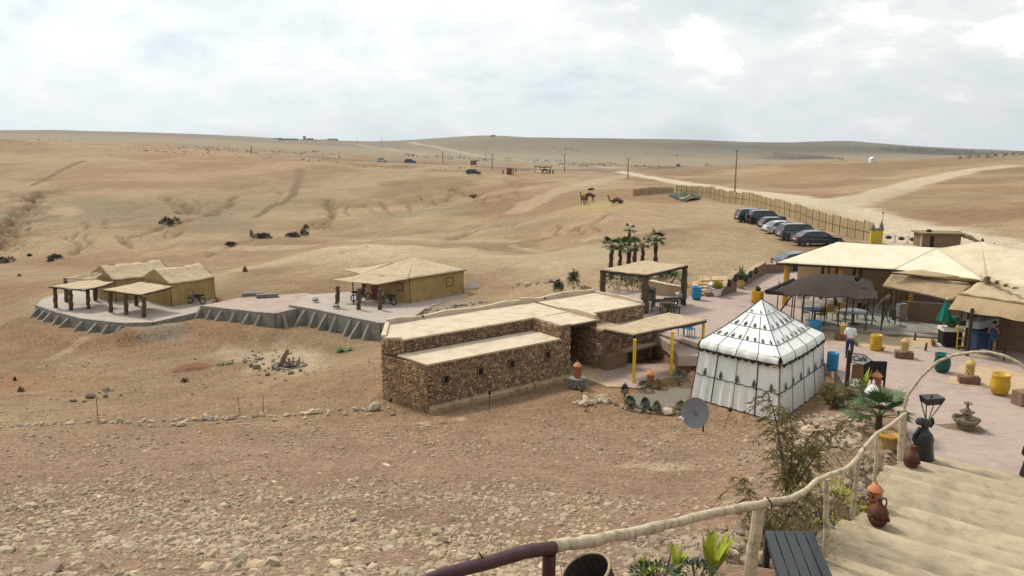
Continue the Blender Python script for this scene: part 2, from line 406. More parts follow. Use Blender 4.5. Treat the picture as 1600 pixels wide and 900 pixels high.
# far plain and far hills
for px, py in ((0, 217), (250, 222), (450, 233), (600, 246), (800, 258), (1000, 262), (1200, 262), (1400, 262), (1600, 258)): dY(px, py, 520 if px > 500 else 620)
for px, py in ((-300, 213), (0, 213), (250, 216), (450, 225), (600, 236), (750, 244), (900, 247), (1100, 247), (1300, 247), (1500, 246), (1650, 244)): dY(px, py, 1000)
for px, py in ((600, 228), (770, 222), (900, 225), (1050, 228), (1200, 232), (1350, 232), (1500, 239), (1650, 241)): dY(px, py, 1450)
for px, py in ((-300, 208), (0, 210), (120, 209), (250, 210.5), (400, 216), (500, 218), (580, 221.5), (650, 219), (720, 214.5), (770, 212), (830, 217), (900, 218), (1050, 218.5), (1150, 222), (1220, 223), (1330, 220), (1400, 226), (1500, 232), (1600, 236), (1750, 236)): dY(px, py, 2000)
for px in (-300, 0, 400, 800, 1200, 1600): dY(px, 240, 2800); dY(px, 246, 6500)
CPa = np.array(CP)
def key(x, y):
    yy = np.maximum(y, 2.0); return np.stack([np.clip(x/yy, -1.6, 1.6)*2.6, np.log(yy)*1.7], -1)
def tps(r2): return .5*r2*np.log(np.maximum(r2, 1e-12))
CK = key(CPa[:, 0], CPa[:, 1]); CS = (CPa[:, 2]-CZ)/CPa[:, 1]
def solve():
    n = len(CK); d2 = ((CK[:, None]-CK[None])**2).sum(-1)
    A = np.zeros((n+3, n+3)); A[:n, :n] = tps(d2)+np.eye(n)*.004
    A[:n, n] = 1; A[:n, n+1:] = CK; A[n, :n] = 1; A[n+1:, :n] = CK.T
    b = np.zeros(n+3); b[:n] = CS; return np.linalg.solve(A, b)
WT = solve()
def base(x, y):
    k = key(x, y); out = np.empty(len(x)); n = len(CK)
    for i in range(0, len(x), 20000):
        kk = k[i:i+20000]; d2 = ((kk[:, None]-CK[None])**2).sum(-1)
        out[i:i+20000] = tps(d2)@WT[:n]+WT[n]+kk@WT[n+1:]
    return CZ+out*np.maximum(y, 2.0)
def seg_dist(x, y, pts, closed=False):
    best = np.full(x.shape, 1e9); tt = np.zeros(x.shape); n = len(pts)
    for i in range(n if closed else n-1):
        a, b = pts[i], pts[(i+1) % n]; dx, dy = b[0]-a[0], b[1]-a[1]; L2 = dx*dx+dy*dy+1e-9
        t = np.clip(((x-a[0])*dx+(y-a[1])*dy)/L2, 0, 1)
        d = np.hypot(x-a[0]-t*dx, y-a[1]-t*dy); m = d < best; best = np.where(m, d, best); tt = np.where(m, (i+t)/max(n-1, 1), tt)
    return best, tt
def inside(x, y, poly):
    c = np.zeros(x.shape, bool); n = len(poly); j = n-1
    for i in range(n):
        xi, yi = poly[i][0], poly[i][1]; xj, yj = poly[j][0], poly[j][1]
        if yi != yj: c ^= ((yi > y) != (yj > y)) & (x < (xj-xi)*(y-yi)/(yj-yi)+xi)
        j = i
    return c
def psd(x, y, poly):
    d, _ = seg_dist(x, y, poly, True); return np.where(inside(x, y, poly), -d, d)

# outlines of the level places
A0 = at(670, 641, -1.2); YAW = math.radians(36.3)
BL = frame(A0, YAW)                       # local frame of the stone building
PATIO = [at(1448, 714, 0), at(1425, 690, 0), at(1398, 640, 0), at(1352, 622, 0), at(1318, 600, 0), at(1300, 570, 0)] + \
        [Vector((12.6, 35.6, 0)), Vector((9.9, 35.2, 0)), at(1060, 556, 0), at(1048, 540, 0), BL(14.2, .6), BL(13.9, 5.6), at(935, 462, 0), at(960, 452, 0), at(1075, 462, 0), at(1098, 463, 0), at(1150, 449, 0), at(1190, 424, 0), at(1215, 417, 0),
         at(1330, 404, 0), at(1600, 420, 0), Vector((40, 40, 0)), Vector((34, 8, 0)), Vector((24, 14, 0)), Vector((16.5, 21.0, 0))]
PATIO = [(p[0], p[1]) for p in PATIO]
YARD = [BL(7.6, -.6), BL(8.6, -3.0), at(945, 612, -1), at(1000, 605, -1), at(1055, 592, -1), at(1085, 585, -1), Vector((9.9, 35.2, 0)), at(1060, 556, 0), at(1048, 540, 0), BL(14, 1.4), BL(7.8, 3)]
YARD = [(p[0], p[1]) for p in YARD]
TL, TF, TR = at(1080, 620, -.9), at(1216, 658, -.9), at(1289, 603, -.9); TB = TL+TR-TF
TENTP = [TL, TF, TR, TB]; TENTP = [(p[0], p[1]) for p in TENTP]
BLDP = [tuple(BL(u, w))[:2] for u, w in ((-.2, -.3), (8, -.3), (14, -.3), (14, 5.4), (.8, 5.4), (-1.0, 2.8))]
# stair nosings (left end, height)
ST_D = (.78, -.63)
ST = []
for i, p in enumerate([(1452, 710), (1433, 719), (1397, 728), (1391, 740), (1378, 756), (1387, 783), (1366, 805), (1335, 816), (1309, 829), (1284, 841)]):
    z = .2+.235*i; ST.append((at(*p, z), z))
for i in range(5):
    a, z = ST[-1]; ST.append((Vector((a[0]-.5, a[1]-.78, z+.235)), z+.235))
STP = [(p[0]-.15, p[1]-.1) for p, z in ST]+[(ST[-1][0][0]+6, ST[-1][0][1]-4.9), (ST[0][0][0]+6, ST[0][0][1]-4.9)]
def n_of(x, y): return .63*x+.776*y
st_n = np.array([n_of(p[0], p[1]) for p, z in ST])[::-1]; st_z = np.array([z for p, z in ST])[::-1]
TER1 = [at(*p, -3.8) for p in ((58, 477), (90, 488), (128, 498), (180, 504), (200, 505), (238, 504), (270, 497), (318, 486), (337, 466), (230, 455), (120, 452), (65, 468))]
TER2 = [at(*p, -3.25) for p in ((315, 478), (360, 483), (405, 488), (430, 490), (456, 484), (520, 470), (480, 458), (420, 462), (372, 466))]
TER3 = [at(*p, -3.1) for p in ((454, 477), (500, 485), (550, 496), (595, 505), (640, 500), (668, 480), (735, 462), (700, 452), (560, 455), (480, 461))]
E2 = lambda P: [(p[0], p[1]) for p in P]
PARK = E2([at(*p, 0) for p in ((1100, 440), (1090, 400), (1040, 340), (1060, 306), (1160, 320), (1250, 345), (1365, 380), (1600, 400), (1190, 430))])
PADS = [  # outline, height, feather
    (E2([TER1[i] for i in range(4)]+[p+Vector((-.9, -1.6, 0)) for p in TER1[3::-1]]), -4.6, 2.2),
    (E2([TER1[i] for i in range(4, 8)]+[p+Vector((.6, -1.3, 0)) for p in TER1[7:3:-1]]), -3.98, 1.6),
    (E2([TER2[i] for i in range(5)]+[p+Vector((-.4, -1.8, 0)) for p in TER2[4::-1]]), -4.15, 2.2),
    (E2([TER3[i] for i in range(4)]+[p+Vector((-.4, -1.8, 0)) for p in TER3[3::-1]]), -4.4, 2.2),
    (PATIO, -.08, 1.0), (YARD, -1.06, .6), (TENTP, -.95, 1.0), (BLDP, -1.3, .9),
    (E2(TER1), -4.7, .25), (E2(TER2), -4.5, .25), (E2(TER3), -4.6, .25)]
GUL = [([(-5, 385), (15, 350), (35, 330), (52, 310), (60, 300)], 5.0, 2.4), ([(258, 306), (278, 322), (300, 332), (330, 335)], 3.2, 1.6), ([(330, 335), (352, 322), (372, 306)], 2.5, 1.2),
       ([(200, 388), (196, 374), (232, 364), (275, 350), (300, 342)], 1.7, .9), ([(112, 398), (135, 382), (138, 366)], 1.0, .6), ([(98, 368), (118, 382), (122, 396)], 1.0, .5),
       ([(515, 312), (522, 330), (512, 346), (497, 356)], 2.6, 1.4), ([(596, 316), (606, 326), (614, 337)], 1.4, .8), ([(674, 314), (690, 323), (700, 320)], 1.2, .7),
       ([(713, 294), (724, 304), (748, 306)], 3.0, 1.2), ([(820, 380), (880, 366), (930, 348), (955, 334)], 1.0, .5), ([(250, 392), (275, 384)], 1.0, .5), ([(540, 395), (560, 388), (580, 384)], .8, .4),
       ([(705, 375), (740, 362), (800, 352)], 1.2, .5), ([(330, 400), (372, 380), (420, 368)], 1.5, .5)]
def more_rills():
    rr = random.Random(12)
    for cx, cy, rx, ry, n in ((310, 322, 40, 12, 5), (30, 335, 30, 26, 6), (560, 318, 60, 14, 3), (720, 308, 60, 8, 4), (510, 340, 14, 14, 3), (650, 322, 50, 8, 2), (880, 355, 70, 12, 4), (230, 365, 60, 12, 5), (450, 290, 90, 12, 4), (150, 350, 50, 16, 4), (820, 300, 60, 8, 3)):
        for _ in range(n):
            x = cx+rr.uniform(-rx, rx); y = cy+rr.uniform(-ry, ry); dx = rr.uniform(-7, 7); P = [(x, y)]
            for _k in range(3): x += dx+rr.uniform(-4, 4); y += rr.uniform(2, 5); P.append((x, y))
            GUL.append((P, rr.uniform(.6, 1.2), rr.uniform(.3, .6)))
more_rills()
_g = []
def T0(x, y):
    z = base(x, y)
    f = np.clip((y-4)/10, 0.15, 1)
    d = np.full(x.shape, 9.0)
    for P, h, fe in PADS: d = np.minimum(d, np.clip(psd(x, y, P), 0, 9)/2.2)
    soft = np.clip(d, .06, 1)
    z = z+soft*f*(.16*(fbm(x*.55, y*.55, 4, 3)-.5)+.55*(fbm(x*.11, y*.11, 3, 9)-.5)*sst(25, 60, y))
    # flow-worn slopes farther out: ridged noise stretched down the slope
    far = sst(70, 120, y)*(1-sst(500, 900, y))*(1-sst(6, 24, x)*(1-sst(200, 300, y)))
    rid = 1-np.abs(2*fbm(x*.035+.6*fbm(x*.02, y*.02, 2, 5), y*.021, 4, 21)-1)
    z = z-far*(rid**7)*.7+far*1.5*(fbm(x*.02, y*.016, 3, 31)-.5)+far*.22*(fbm(x*.25, y*.16, 4, 32)-.5)
    vf = sst(500, 1100, y)
    z = z+vf*(fbm(x*.006, y*.004, 4, 41)-.5)*np.minimum(y*.004, 8)
    return z
def carve(x, y, z):
    dk = np.zeros(x.shape)
    for P, w, dp in _g:
        xs = [p[0] for p in P]; ys = [p[1] for p in P]
        m = (x > min(xs)-3*w) & (x < max(xs)+3*w) & (y > min(ys)-4*w) & (y < max(ys)+4*w)
        if not m.any(): continue
        xx = x[m]+(fbm(x[m]*.25, y[m]*.25, 4, 5)-.5)*(1.0+w*1.1); yy = y[m]+(fbm(x[m]*.25, y[m]*.25, 4, 6)-.5)*(1.0+w*1.1)
        d, _ = seg_dist(xx, yy, P); k = .75*np.exp(-(d/(w*.42))**2*1.3)+(.4 if w > 2.9 else .08)*np.exp(-(d/(w*1.3))**2)*sst(.45, .58, fbm(xx*.6, yy*.6, 4, 78))
        z[m] -= 1.0*dp*k*(.75+.5*fbm(xx*.5, yy*.5, 3, 77)); dk[m] = np.maximum(dk[m], k)
    return z, dk
def pads(x, y, z):
    for P, h, fe in PADS:
        d = psd(x, y, P); k = 1-sst(0, fe, d); z = z*(1-k)+h*k
    d = psd(x, y, STP); k = 1-sst(.0, .9, d)
    zs = np.interp(n_of(x, y), st_n, st_z)-.5; z = z*(1-k)+np.minimum(z, zs)*k
    return z
def TA(x, y):
    x = np.asarray(x, float).ravel(); y = np.asarray(y, float).ravel()
    z = T0(x, y); z, dk = carve(x, y, z); return pads(x, y, z), dk
def gz(x, y): return float(TA([x], [y])[0][0])
def G(px, py, y0=5.0, y1=3000.0):
    """where the line of sight first meets the ground"""
    r = ray(px, py); Y = np.exp(np.linspace(math.log(y0), math.log(y1), 900)); X = Y*r[0]/r[1]; Z = CZ+Y*r[2]/r[1]
    h, _ = TA(X, Y); b = np.nonzero(Z <= h)[0]
    if len(b) == 0: i = int(np.argmin(Z-h)); return Vector((X[i], Y[i], h[i]))
    i = max(b[0], 1); a0 = Z[i-1]-h[i-1]; a1 = Z[i]-h[i]; t = a0/(a0-a1+1e-9)
    return Vector((X[i-1]+(X[i]-X[i-1])*t, Y[i-1]+(Y[i]-Y[i-1])*t, h[i-1]+(h[i]-h[i-1])*t))
def Gv(px, py, y0=60, y1=2600, k=260):
    px = np.asarray(px, float); py = np.asarray(py, float); a = (px-800)/F; b = (450-py)/F; r1 = CO+b*SI; r2 = -SI+b*CO
    Y = np.exp(np.linspace(math.log(y0), math.log(y1), k))[None, :]*np.ones((len(px), 1)); X = Y*(a/r1)[:, None]; Z = CZ+Y*(r2/r1)[:, None]
    h = TA(X.ravel(), Y.ravel())[0].reshape(X.shape); hit = Z <= h; i = np.where(hit.any(1), hit.argmax(1), (Z-h).argmin(1)); j = np.arange(len(px)); return X[j, i], Y[j, i], h[j, i]
_h = []
for pts, w, dp in GUL:
    _gx, _gy, _gz = Gv([p[0] for p in pts], [p[1] for p in pts], 60, 500, 200)
    _h.append((list(zip(_gx, _gy)), w, dp))
_g += _h

# albedo painted as soil types and tracks, anchored in the world
def poly_px(pts, y0=20): return [tuple(G(px, py, y0))[:2] for px, py in pts]
TRACKS = [  # points seen along the track, half width in metres at both ends, colour, strength
    ([(960, 268), (1000, 275), (1060, 285), (1130, 296), (1200, 304), (1290, 329), (1380, 353), (1480, 376), (1600, 400), (1700, 420)], 1.5, 10.5, (.63,.52,.385), .95),
    ([(1290, 326), (1340, 311), (1400, 294), (1460, 278), (1520, 266), (1580, 259)], 5.5, 3.0, (.56,.46,.33), .9),
    ([(980, 275), (930, 284), (880, 296), (840, 312), (810, 330)], 3.5, 3.0, (.50,.395,.26), .55),
    ([(930, 284), (860, 288), (780, 300), (700, 318), (640, 345), (560, 362)], 3.0, 2.5, (.46,.36,.235), .4),
    ([(400, 238), (520, 249), (640, 255), (760, 261), (900, 266), (1040, 263), (1110, 259), (1200, 256)], 5.5, 5.5, (.13,.115,.10), .75),
    ([(640, 222), (700, 234), (760, 246), (860, 254), (960, 262)], 9, 5, (.50,.41,.29), .6),
    ([(560, 225), (620, 236), (690, 243)], 9, 8, (.50,.41,.30), .5),
    ([(52, 289), (85, 272), (108, 260), (130, 252)], .9, 1.5, (.13,.085,.05), .8),
    ([(398, 340), (425, 322), (458, 304), (466, 285), (469, 264)], .8, 1.5, (.14,.09,.055), .7),
    ([(800, 384), (900, 390), (1000, 394), (1090, 396), (1180, 398)], .7, .7, (.46,.37,.24), .5),
    ([(350, 392), (450, 388), (560, 376), (660, 374), (800, 378)], 2.2, 1.4, (.47,.375,.24), .6),
    ([(920, 372), (1000, 364), (1080, 352)], 1.2, 1.2, (.47,.375,.245), .45),
    ([(80, 562), (105, 548), (128, 530)], .5, .5, (.44,.33,.2), .6),
    ([(600, 262), (500, 256), (400, 253), (300, 251), (140, 249)], 1.2, 1.2, (.48,.36,.23), .6),
]
BLOBS = [  # px, py, rx, ry in picture units at that distance -> turned into metres, colour, strength
    (935, 318, 55, 9, (.42,.34,.13), .55), (985, 322, 40, 6, (.40,.32,.14), .4), (170, 322, 95, 22, (.26,.21,.13), .6), (100, 330, 30, 12, (.50,.38,.24), .6), (230, 305, 70, 12, (.40,.29,.17), .5),
    (350, 350, 60, 16, (.25,.21,.135), .65), (600, 335, 40, 12, (.25,.21,.13), .55), (690, 328, 80, 8, (.26,.22,.145), .5), (800, 345, 90, 9, (.27,.225,.15), .5),
    (1270, 232, 260, 9, (.12,.105,.075), .85), (1240, 246, 70, 5, (.07,.07,.055), .8), (1480, 238, 110, 5, (.07,.065,.05), .9), (1100, 240, 150, 10, (.20,.175,.12), .6),
    (900, 232, 160, 12, (.23,.19,.13), .5), (450, 565, 80, 26, (.50,.40,.28), .8), (380, 555, 60, 14, (.48,.385,.27), .6), (250, 510, 60, 8, (.30,.26,.2), .6), (480, 540, 60, 10, (.30,.23,.14), .4),
    (30, 600, 60, 20, (.33,.17,.09), .6), (130, 600, 90, 22, (.34,.20,.10), .45), (470, 600, 60, 8, (.30,.20,.12), .5), (660, 662, 16, 5, (.55,.43,.29), .8), (720, 655, 14, 4, (.52,.41,.28), .7),
    (1040, 730, 50, 9, (.56,.44,.30), .7), (980, 728, 26, 5, (.54,.42,.29), .6), (1180, 330, 150, 30, (.44,.345,.21), .7), (1150, 390, 130, 40, (.42,.33,.20), .7), (700, 480, 60, 10, (.30,.26,.21), .6),
    (600, 492, 40, 8, (.42,.35,.26), .5), (1030, 625, 60, 16, (.20,.18,.135), .8), (860, 585, 60, 8, (.42,.31,.19), .4), (250, 445, 140, 20, (.34,.25,.155), .35), (90, 430, 120, 12, (.42,.31,.195), .5),
    (600, 390, 240, 9, (.55,.44,.29), .9), (860, 400, 200, 12, (.50,.41,.27), .6), (150, 412, 210, 9, (.30,.19,.11), .7), (420, 378, 160, 6, (.27,.18,.105), .7), (620, 364, 160, 5, (.27,.20,.12), .6), (800, 360, 120, 5, (.28,.21,.13), .5), (500, 425, 90, 14, (.42,.31,.18), .5), (420, 450, 60, 10, (.38,.28,.16), .4), (560, 350, 100, 8, (.33,.25,.15), .4), (1450, 310, 130, 26, (.34,.255,.15), .35), (1240, 275, 120, 14, (.35,.245,.14), .5), (300, 240, 300, 10, (.40,.27,.17), .35), (700, 395, 90, 10, (.45,.355,.225), .6), (480, 400, 90, 8, (.38,.30,.18), .4), (200, 470, 170, 20, (.40,.32,.24), .3),
]
def make_ground():
    # azimuth x distance grid, fine where the ground is in view, coarse all round elsewhere
    us = np.concatenate([np.linspace(-3.2, -.86, 24)[:-1], np.linspace(-.86, .92, 620), np.linspace(.92, 3.2, 24)[1:]])
    ys = np.exp(np.concatenate([np.linspace(math.log(2.2), math.log(6.5), 26)[:-1], np.linspace(math.log(6.5), math.log(420), 640)[:-1], np.linspace(math.log(420), math.log(3000), 120)]))
    U, Y = np.meshgrid(us, ys); X = U*Y
    x, y = X.ravel(), Y.ravel(); z, dk = TA(x, y)
    nu, ny = len(us), len(ys)
    # skirts towards and behind the camera so that the land has no edge near by
    co = np.stack([x, y, z], 1)
    z0 = z.reshape(ny, nu)[0]
    bx = np.concatenate([x[:nu]*1.0, x[:nu]*3.0, x[:nu]*30]); by = np.concatenate([np.full(nu, -2.5), np.full(nu, -40.), np.full(nu, -900.)])
    bz = np.concatenate([np.clip(z0+.9, None, 8.0), np.full(nu, 14.), np.full(nu, 14.)])
    co = np.concatenate([co, np.stack([bx, by, bz], 1)])
    idx = np.arange(nu*ny).reshape(ny, nu)
    q = np.stack([idx[:-1, :-1], idx[:-1, 1:], idx[1:, 1:], idx[1:, :-1]], -1).reshape(-1, 4)
    b = nu*ny; ext = []
    rows = [b+2*nu, b+nu, b]
    rows = [np.arange(r, r+nu) for r in rows]+[idx[0]]
    for r0, r1 in zip(rows[:-1], rows[1:]): ext.append(np.stack([r0[:-1], r0[1:], r1[1:], r1[:-1]], -1))
    q = np.concatenate([q]+ext)
    me = bpy.data.meshes.new('ground'); me.vertices.add(len(co)); me.vertices.foreach_set('co', co.ravel())
    me.loops.add(q.size); me.loops.foreach_set('vertex_index', q.ravel().astype(np.int32))
    me.polygons.add(len(q)); me.polygons.foreach_set('loop_start', np.arange(0, q.size, 4, dtype=np.int32)); me.polygons.foreach_set('loop_total', np.full(len(q), 4, dtype=np.int32))
    me.polygons.foreach_set('use_smooth', np.ones(len(q), bool)); me.update(calc_edges=True)
    # soil colours
    n1 = fbm(x*.05+.3*fbm(x*.2, y*.2, 2, 4), y*.05, 6, 101); n2 = fbm(x*.4, y*.4, 4, 55); n3 = fbm(x*.012, y*.012, 4, 71)
    c = np.empty((len(x), 3)); a = np.array((.236,.155,.088)); bcol = np.array((.328,.232,.136)); red = np.array((.235,.137,.076)); gry = np.array((.225,.18,.112))
    t = sst(.35, .65, n1)[:, None]; c[:] = a*(1-t)+bcol*t
    r = (sst(.5, .72, fbm(x*.03+9, y*.05, 4, 12))*.7)[:, None]; c = c*(1-r)+red*r
    g = (sst(.52, .7, n3)*.55*sst(60, 100, y))[:, None]; c = c*(1-g)+gry*g
    nearr = (1-sst(24, 34, y))[:, None]; nc = np.array((.275,.178,.115))*(1-t*.5)+np.array((.355,.245,.165))*t*.5
    c = c*(1-nearr)+nc*nearr
    c *= (.86+.28*n2)[:, None]
    fr = sst(450, 700, y)[:, None]; fc = np.array((.235,.19,.125))*(.9+.25*fbm(x*.004, y*.003, 4, 88))[:, None]
    c = c*(1-fr*.85)+fc*fr*.85
    f2 = (sst(1050, 1350, y)*(.55+.45*sst(-200, 500, x)))[:, None]; c = c*(1-f2)+np.array((.135,.113,.070))*(.75+.5*fbm(x*.006, y*.004, 4, 89))[:, None]*f2
    e = (sst(.25, .9, dk)*.8)[:, None]; c = c*(1-e)+np.array((.17,.105,.058))*e
    # darker scree in the worn lines
    wob = (fbm(x*.3, y*.3, 3, 15)-.5)
    for pts, w0, w1, cc, st in TRACKS:
        P = poly_px(pts); xs = [p[0] for p in P]; ys_ = [p[1] for p in P]; w = max(w0, w1)
        m = (x > min(xs)-4*w) & (x < max(xs)+4*w) & (y > min(ys_)-4*w) & (y < max(ys_)+4*w)
        d, tt = seg_dist(x[m], y[m], P); ww = w0+(w1-w0)*tt; ww = ww*(1+.5*wob[m])
        k = ((1-sst(.7, 1.25, d/ww))*st*(.8+.35*n2[m]))[:, None].clip(0, 1); c[m] = c[m]*(1-k)+np.array(cc)*np.array((.84,.82,.80))*k
    for px, py, rx, ry, cc, st in BLOBS:
        p = G(px, py, 20); s = p[1]/F; p1 = G(px, py+ry, 18); p0 = G(px, max(py-ry, 200), 18)
        ax = rx*s; ay = max(abs(p1[1]-p0[1])/2, ax*.3); ay = min(ay, ax*3)
        dx = (x-p[0])-(y-p[1])*p[0]/p[1]; d = np.sqrt((dx/ax)**2+((y-p[1])/ay)**2)+(fbm(x/ax*2.2, y/ay*2.2, 4, 91)-.5)*.9
        k = ((1-sst(.45, 1.1, d))*st)[:, None]; c = c*(1-k)+np.array(cc)*np.array((.82,.80,.76))*k
    c = np.concatenate([c, np.tile(np.array((.30,.21,.125)), (3*nu, 1))]); c4 = np.concatenate([c, np.ones((len(c), 1))], 1)
    ca = me.color_attributes.new('col', 'FLOAT_COLOR', 'POINT'); ca.data.foreach_set('color', c4.ravel())
    m = bpy.data.materials.new('soil'); m.use_nodes = True; nt = m.node_tree; N = nt.nodes; L = nt.links; bs = N['Principled BSDF']
    bs.inputs['Roughness'].default_value = .97; bs.inputs['Specular IOR Level'].default_value = .1
    at_ = N.new('ShaderNodeAttribute'); at_.attribute_name = 'col'
    geo = N.new('ShaderNodeNewGeometry')
    def nz(s, d=6, r=.65):
        n = N.new('ShaderNodeTexNoise'); n.inputs['Scale'].default_value = s; n.inputs['Detail'].default_value = d; n.inputs['Roughness'].default_value = r; L.new(geo.outputs['Position'], n.inputs['Vector']); return n.outputs['Fac']
    def mr(v, a0, a1, b0, b1):
        n = N.new('ShaderNodeMapRange'); n.inputs[1].default_value = a0; n.inputs[2].default_value = a1; n.inputs[3].default_value = b0; n.inputs[4].default_value = b1; L.new(v, n.inputs[0]); return n.outputs[0]
    def mul(col, f):
        v = N.new('ShaderNodeVectorMath'); v.operation = 'SCALE'; L.new(col, v.inputs[0]); L.new(f, v.inputs['Scale']); return v.outputs[0]
    col = mul(at_.outputs['Color'], mr(nz(6.0), .3, .7, .78, 1.2))
    col = mul(col, mr(nz(.8), .3, .7, .84, 1.13)); col = mul(col, mr(nz(28, 4), .3, .7, .78, 1.2))
    for vs_, lo_, hi_ in ((16, .74, 1.26), (7, .86, 1.14)):
        vc = N.new('ShaderNodeTexVoronoi'); vc.inputs['Scale'].default_value = vs_; L.new(geo.outputs['Position'], vc.inputs['Vector']); sx = N.new('ShaderNodeSeparateColor'); L.new(vc.outputs['Color'], sx.inputs[0]); col = mul(col, mr(sx.outputs[0], 0, 1, lo_, hi_))
    L.new(col, bs.inputs['Base Color'])
    vo = N.new('ShaderNodeTexVoronoi'); vo.inputs['Scale'].default_value = 9; L.new(geo.outputs['Position'], vo.inputs['Vector'])
    ad = N.new('ShaderNodeMath'); ad.operation = 'MULTIPLY_ADD'; L.new(nz(3.2, 10, .7), ad.inputs[0]); ad.inputs[1].default_value = 1.0; L.new(mr(vo.outputs['Distance'], 0, .6, .12, 0), ad.inputs[2])
    bp = N.new('ShaderNodeBump'); bp.inputs['Strength'].default_value = .9; bp.inputs['Distance'].default_value = .2; L.new(ad.outputs[0], bp.inputs['Height']); L.new(bp.outputs[0], bs.inputs['Normal'])
    me.materials.append(m)
    o = bpy.data.objects.new('ground', me); COL.objects.link(o); tag(o, kind='structure')
    return o
make_ground()

# ------------------------------------------------------------------ loose stones
def ico():
    t = (1+5**.5)/2; v = np.array([(-1,t,0),(1,t,0),(-1,-t,0),(1,-t,0),(0,-1,t),(0,1,t),(0,-1,-t),(0,1,-t),(t,0,-1),(t,0,1),(-t,0,-1),(-t,0,1)], float)
    v /= np.linalg.norm(v[0])
    f = np.array([(0,11,5),(0,5,1),(0,1,7),(0,7,10),(0,10,11),(1,5,9),(5,11,4),(11,10,2),(10,7,6),(7,1,8),(3,9,4),(3,4,2),(3,2,6),(3,6,8),(3,8,9),(4,9,5),(2,4,11),(6,2,10),(8,6,7),(9,8,1)])
    return v, f
ICV, ICF = ico()
def rocks(name, P, S, colr, flat=.62, mat='rock', seed=0, sub=False, parent=None, elong=.35):
    """one mesh of many angular stones: centres P (n,3), sizes S (n), colours colr (n,3)"""
    rng = np.random.default_rng(seed); n = len(P)
    V = np.tile(ICV, (n, 1, 1))*(1+rng.uniform(-.2, .2, (n, 12, 1)))
    sc = np.stack([1+rng.uniform(-elong, elong, n), 1+rng.uniform(-elong, elong, n), flat*(1+rng.uniform(-.35, .35, n))], 1)
    V = V*sc[:, None]*np.asarray(S)[:, None, None]/2
    a = rng.uniform(0, 2*PI, n); b = rng.uniform(-.35, .35, n)
    cb, sb = np.cos(b)[:, None], np.sin(b)[:, None]; x, zz = V[..., 0]*cb-V[..., 2]*sb, V[..., 0]*sb+V[..., 2]*cb
    ca, sa = np.cos(a)[:, None], np.sin(a)[:, None]; X, Yv = x*ca-V[..., 1]*sa, x*sa+V[..., 1]*ca
    V = np.stack([X, Yv, zz], -1)+np.asarray(P)[:, None]
    off = np.array(root_loc(parent)) if parent is not None else np.zeros(3)
    co = (V-off).reshape(-1, 3); fs = (ICF[None]+(np.arange(n)*12)[:, None, None]).reshape(-1, 3)
    me = bpy.data.meshes.new(name); me.vertices.add(len(co)); me.vertices.foreach_set('co', co.ravel())
    me.loops.add(fs.size); me.loops.foreach_set('vertex_index', fs.ravel().astype(np.int32)); me.polygons.add(len(fs))
    me.polygons.foreach_set('loop_start', np.arange(0, fs.size, 3, dtype=np.int32)); me.polygons.foreach_set('loop_total', np.full(len(fs), 3, dtype=np.int32)); me.update(calc_edges=True)
    c4 = np.concatenate([np.repeat(colr, 12, 0), np.ones((n*12, 1))], 1)
    ca_ = me.color_attributes.new('col', 'FLOAT_COLOR', 'POINT'); ca_.data.foreach_set('color', c4.ravel())
    me.shade_flat(); me.materials.append(MT[mat]); o = bpy.data.objects.new(name, me); COL.objects.link(o)
    if parent is not None: o.parent = parent
    return o
def rock_cols(n, rng, base_=(.42,.31,.21), spread=.22):
    c = np.array(base_)*.84*(1+rng.normal(0, spread*.8, (n, 1)))*(1+rng.normal(0, .018, (n, 3)))
    k = rng.random(n); c[k > .975] = c[k > .975]*np.array((.6,.55,.6)); c[k < .05] = c[k < .05]*1.25
    return c.clip(.05, .75)
def scatter_px(n, x0, x1, y0, y1, size_px, rng, dens=None, y_bias=1.0):
    """stones spread over the slope between two bands of the view, by ground distance"""
    px = rng.uniform(x0, x1, n); py = y0+(y1-y0)*rng.random(n)**y_bias
    a = (px-800)/F; b = (450-py)/F; r1 = CO+b*SI; r2 = -SI+b*CO
    Y = np.full(n, 20.0)
    for _ in range(14):
        h, _k = TA(Y*a/r1, Y); Yn = (h-CZ)*r1/r2; Y = np.clip(.5*Y+.5*Yn, 4, 60)
    X = Y*a/r1; h, _k = TA(X, Y); return X, Y, h
def gravel():
    rng = np.random.default_rng(5)
    bands = [  # count, x0,x1,y0,y1, metres size mean
        (14000, -60, 1190, 770, 935, .042), (900, -60, 1190, 810, 935, .075), (4500, -60, 560, 745, 935, .065), (3500, 300, 1000, 770, 935, .055), (13000, -60, 1200, 690, 800, .045), (7000, -40, 1220, 655, 710, .06),
        (900, -40, 900, 740, 850, .095), (2400, 0, 620, 560, 655, .07), (1300, 60, 320, 520, 600, .07), (900, 1150, 1420, 650, 860, .11)]
    for i, (n, x0, x1, y0, y1, s) in enumerate(bands):
        X, Y, Z = scatter_px(n, x0, x1, y0, y1, s, rng)
        cl = fbm(X*.55, Y*.55, 3, 33); keep = rng.random(n) < sst(.38, .60, cl)*.9+.16
        for P in (BLDP, PATIO, STP, TENTP, YARD): keep &= ~(psd(X, Y, P) < .12)
        X, Y, Z = X[keep], Y[keep], Z[keep]; m = len(X)
        S = s*np.exp(rng.normal(0, .58, m)); S = np.minimum(S, .20)
        o = rocks('gravel', np.stack([X, Y, Z+S*.04], 1), S, rock_cols(m, rng, (.47,.355,.24) if i in (0, 1, 2, 3, 6) else (.42,.305,.20)), seed=50+i)
        tag(o, kind='stuff')
gravel()
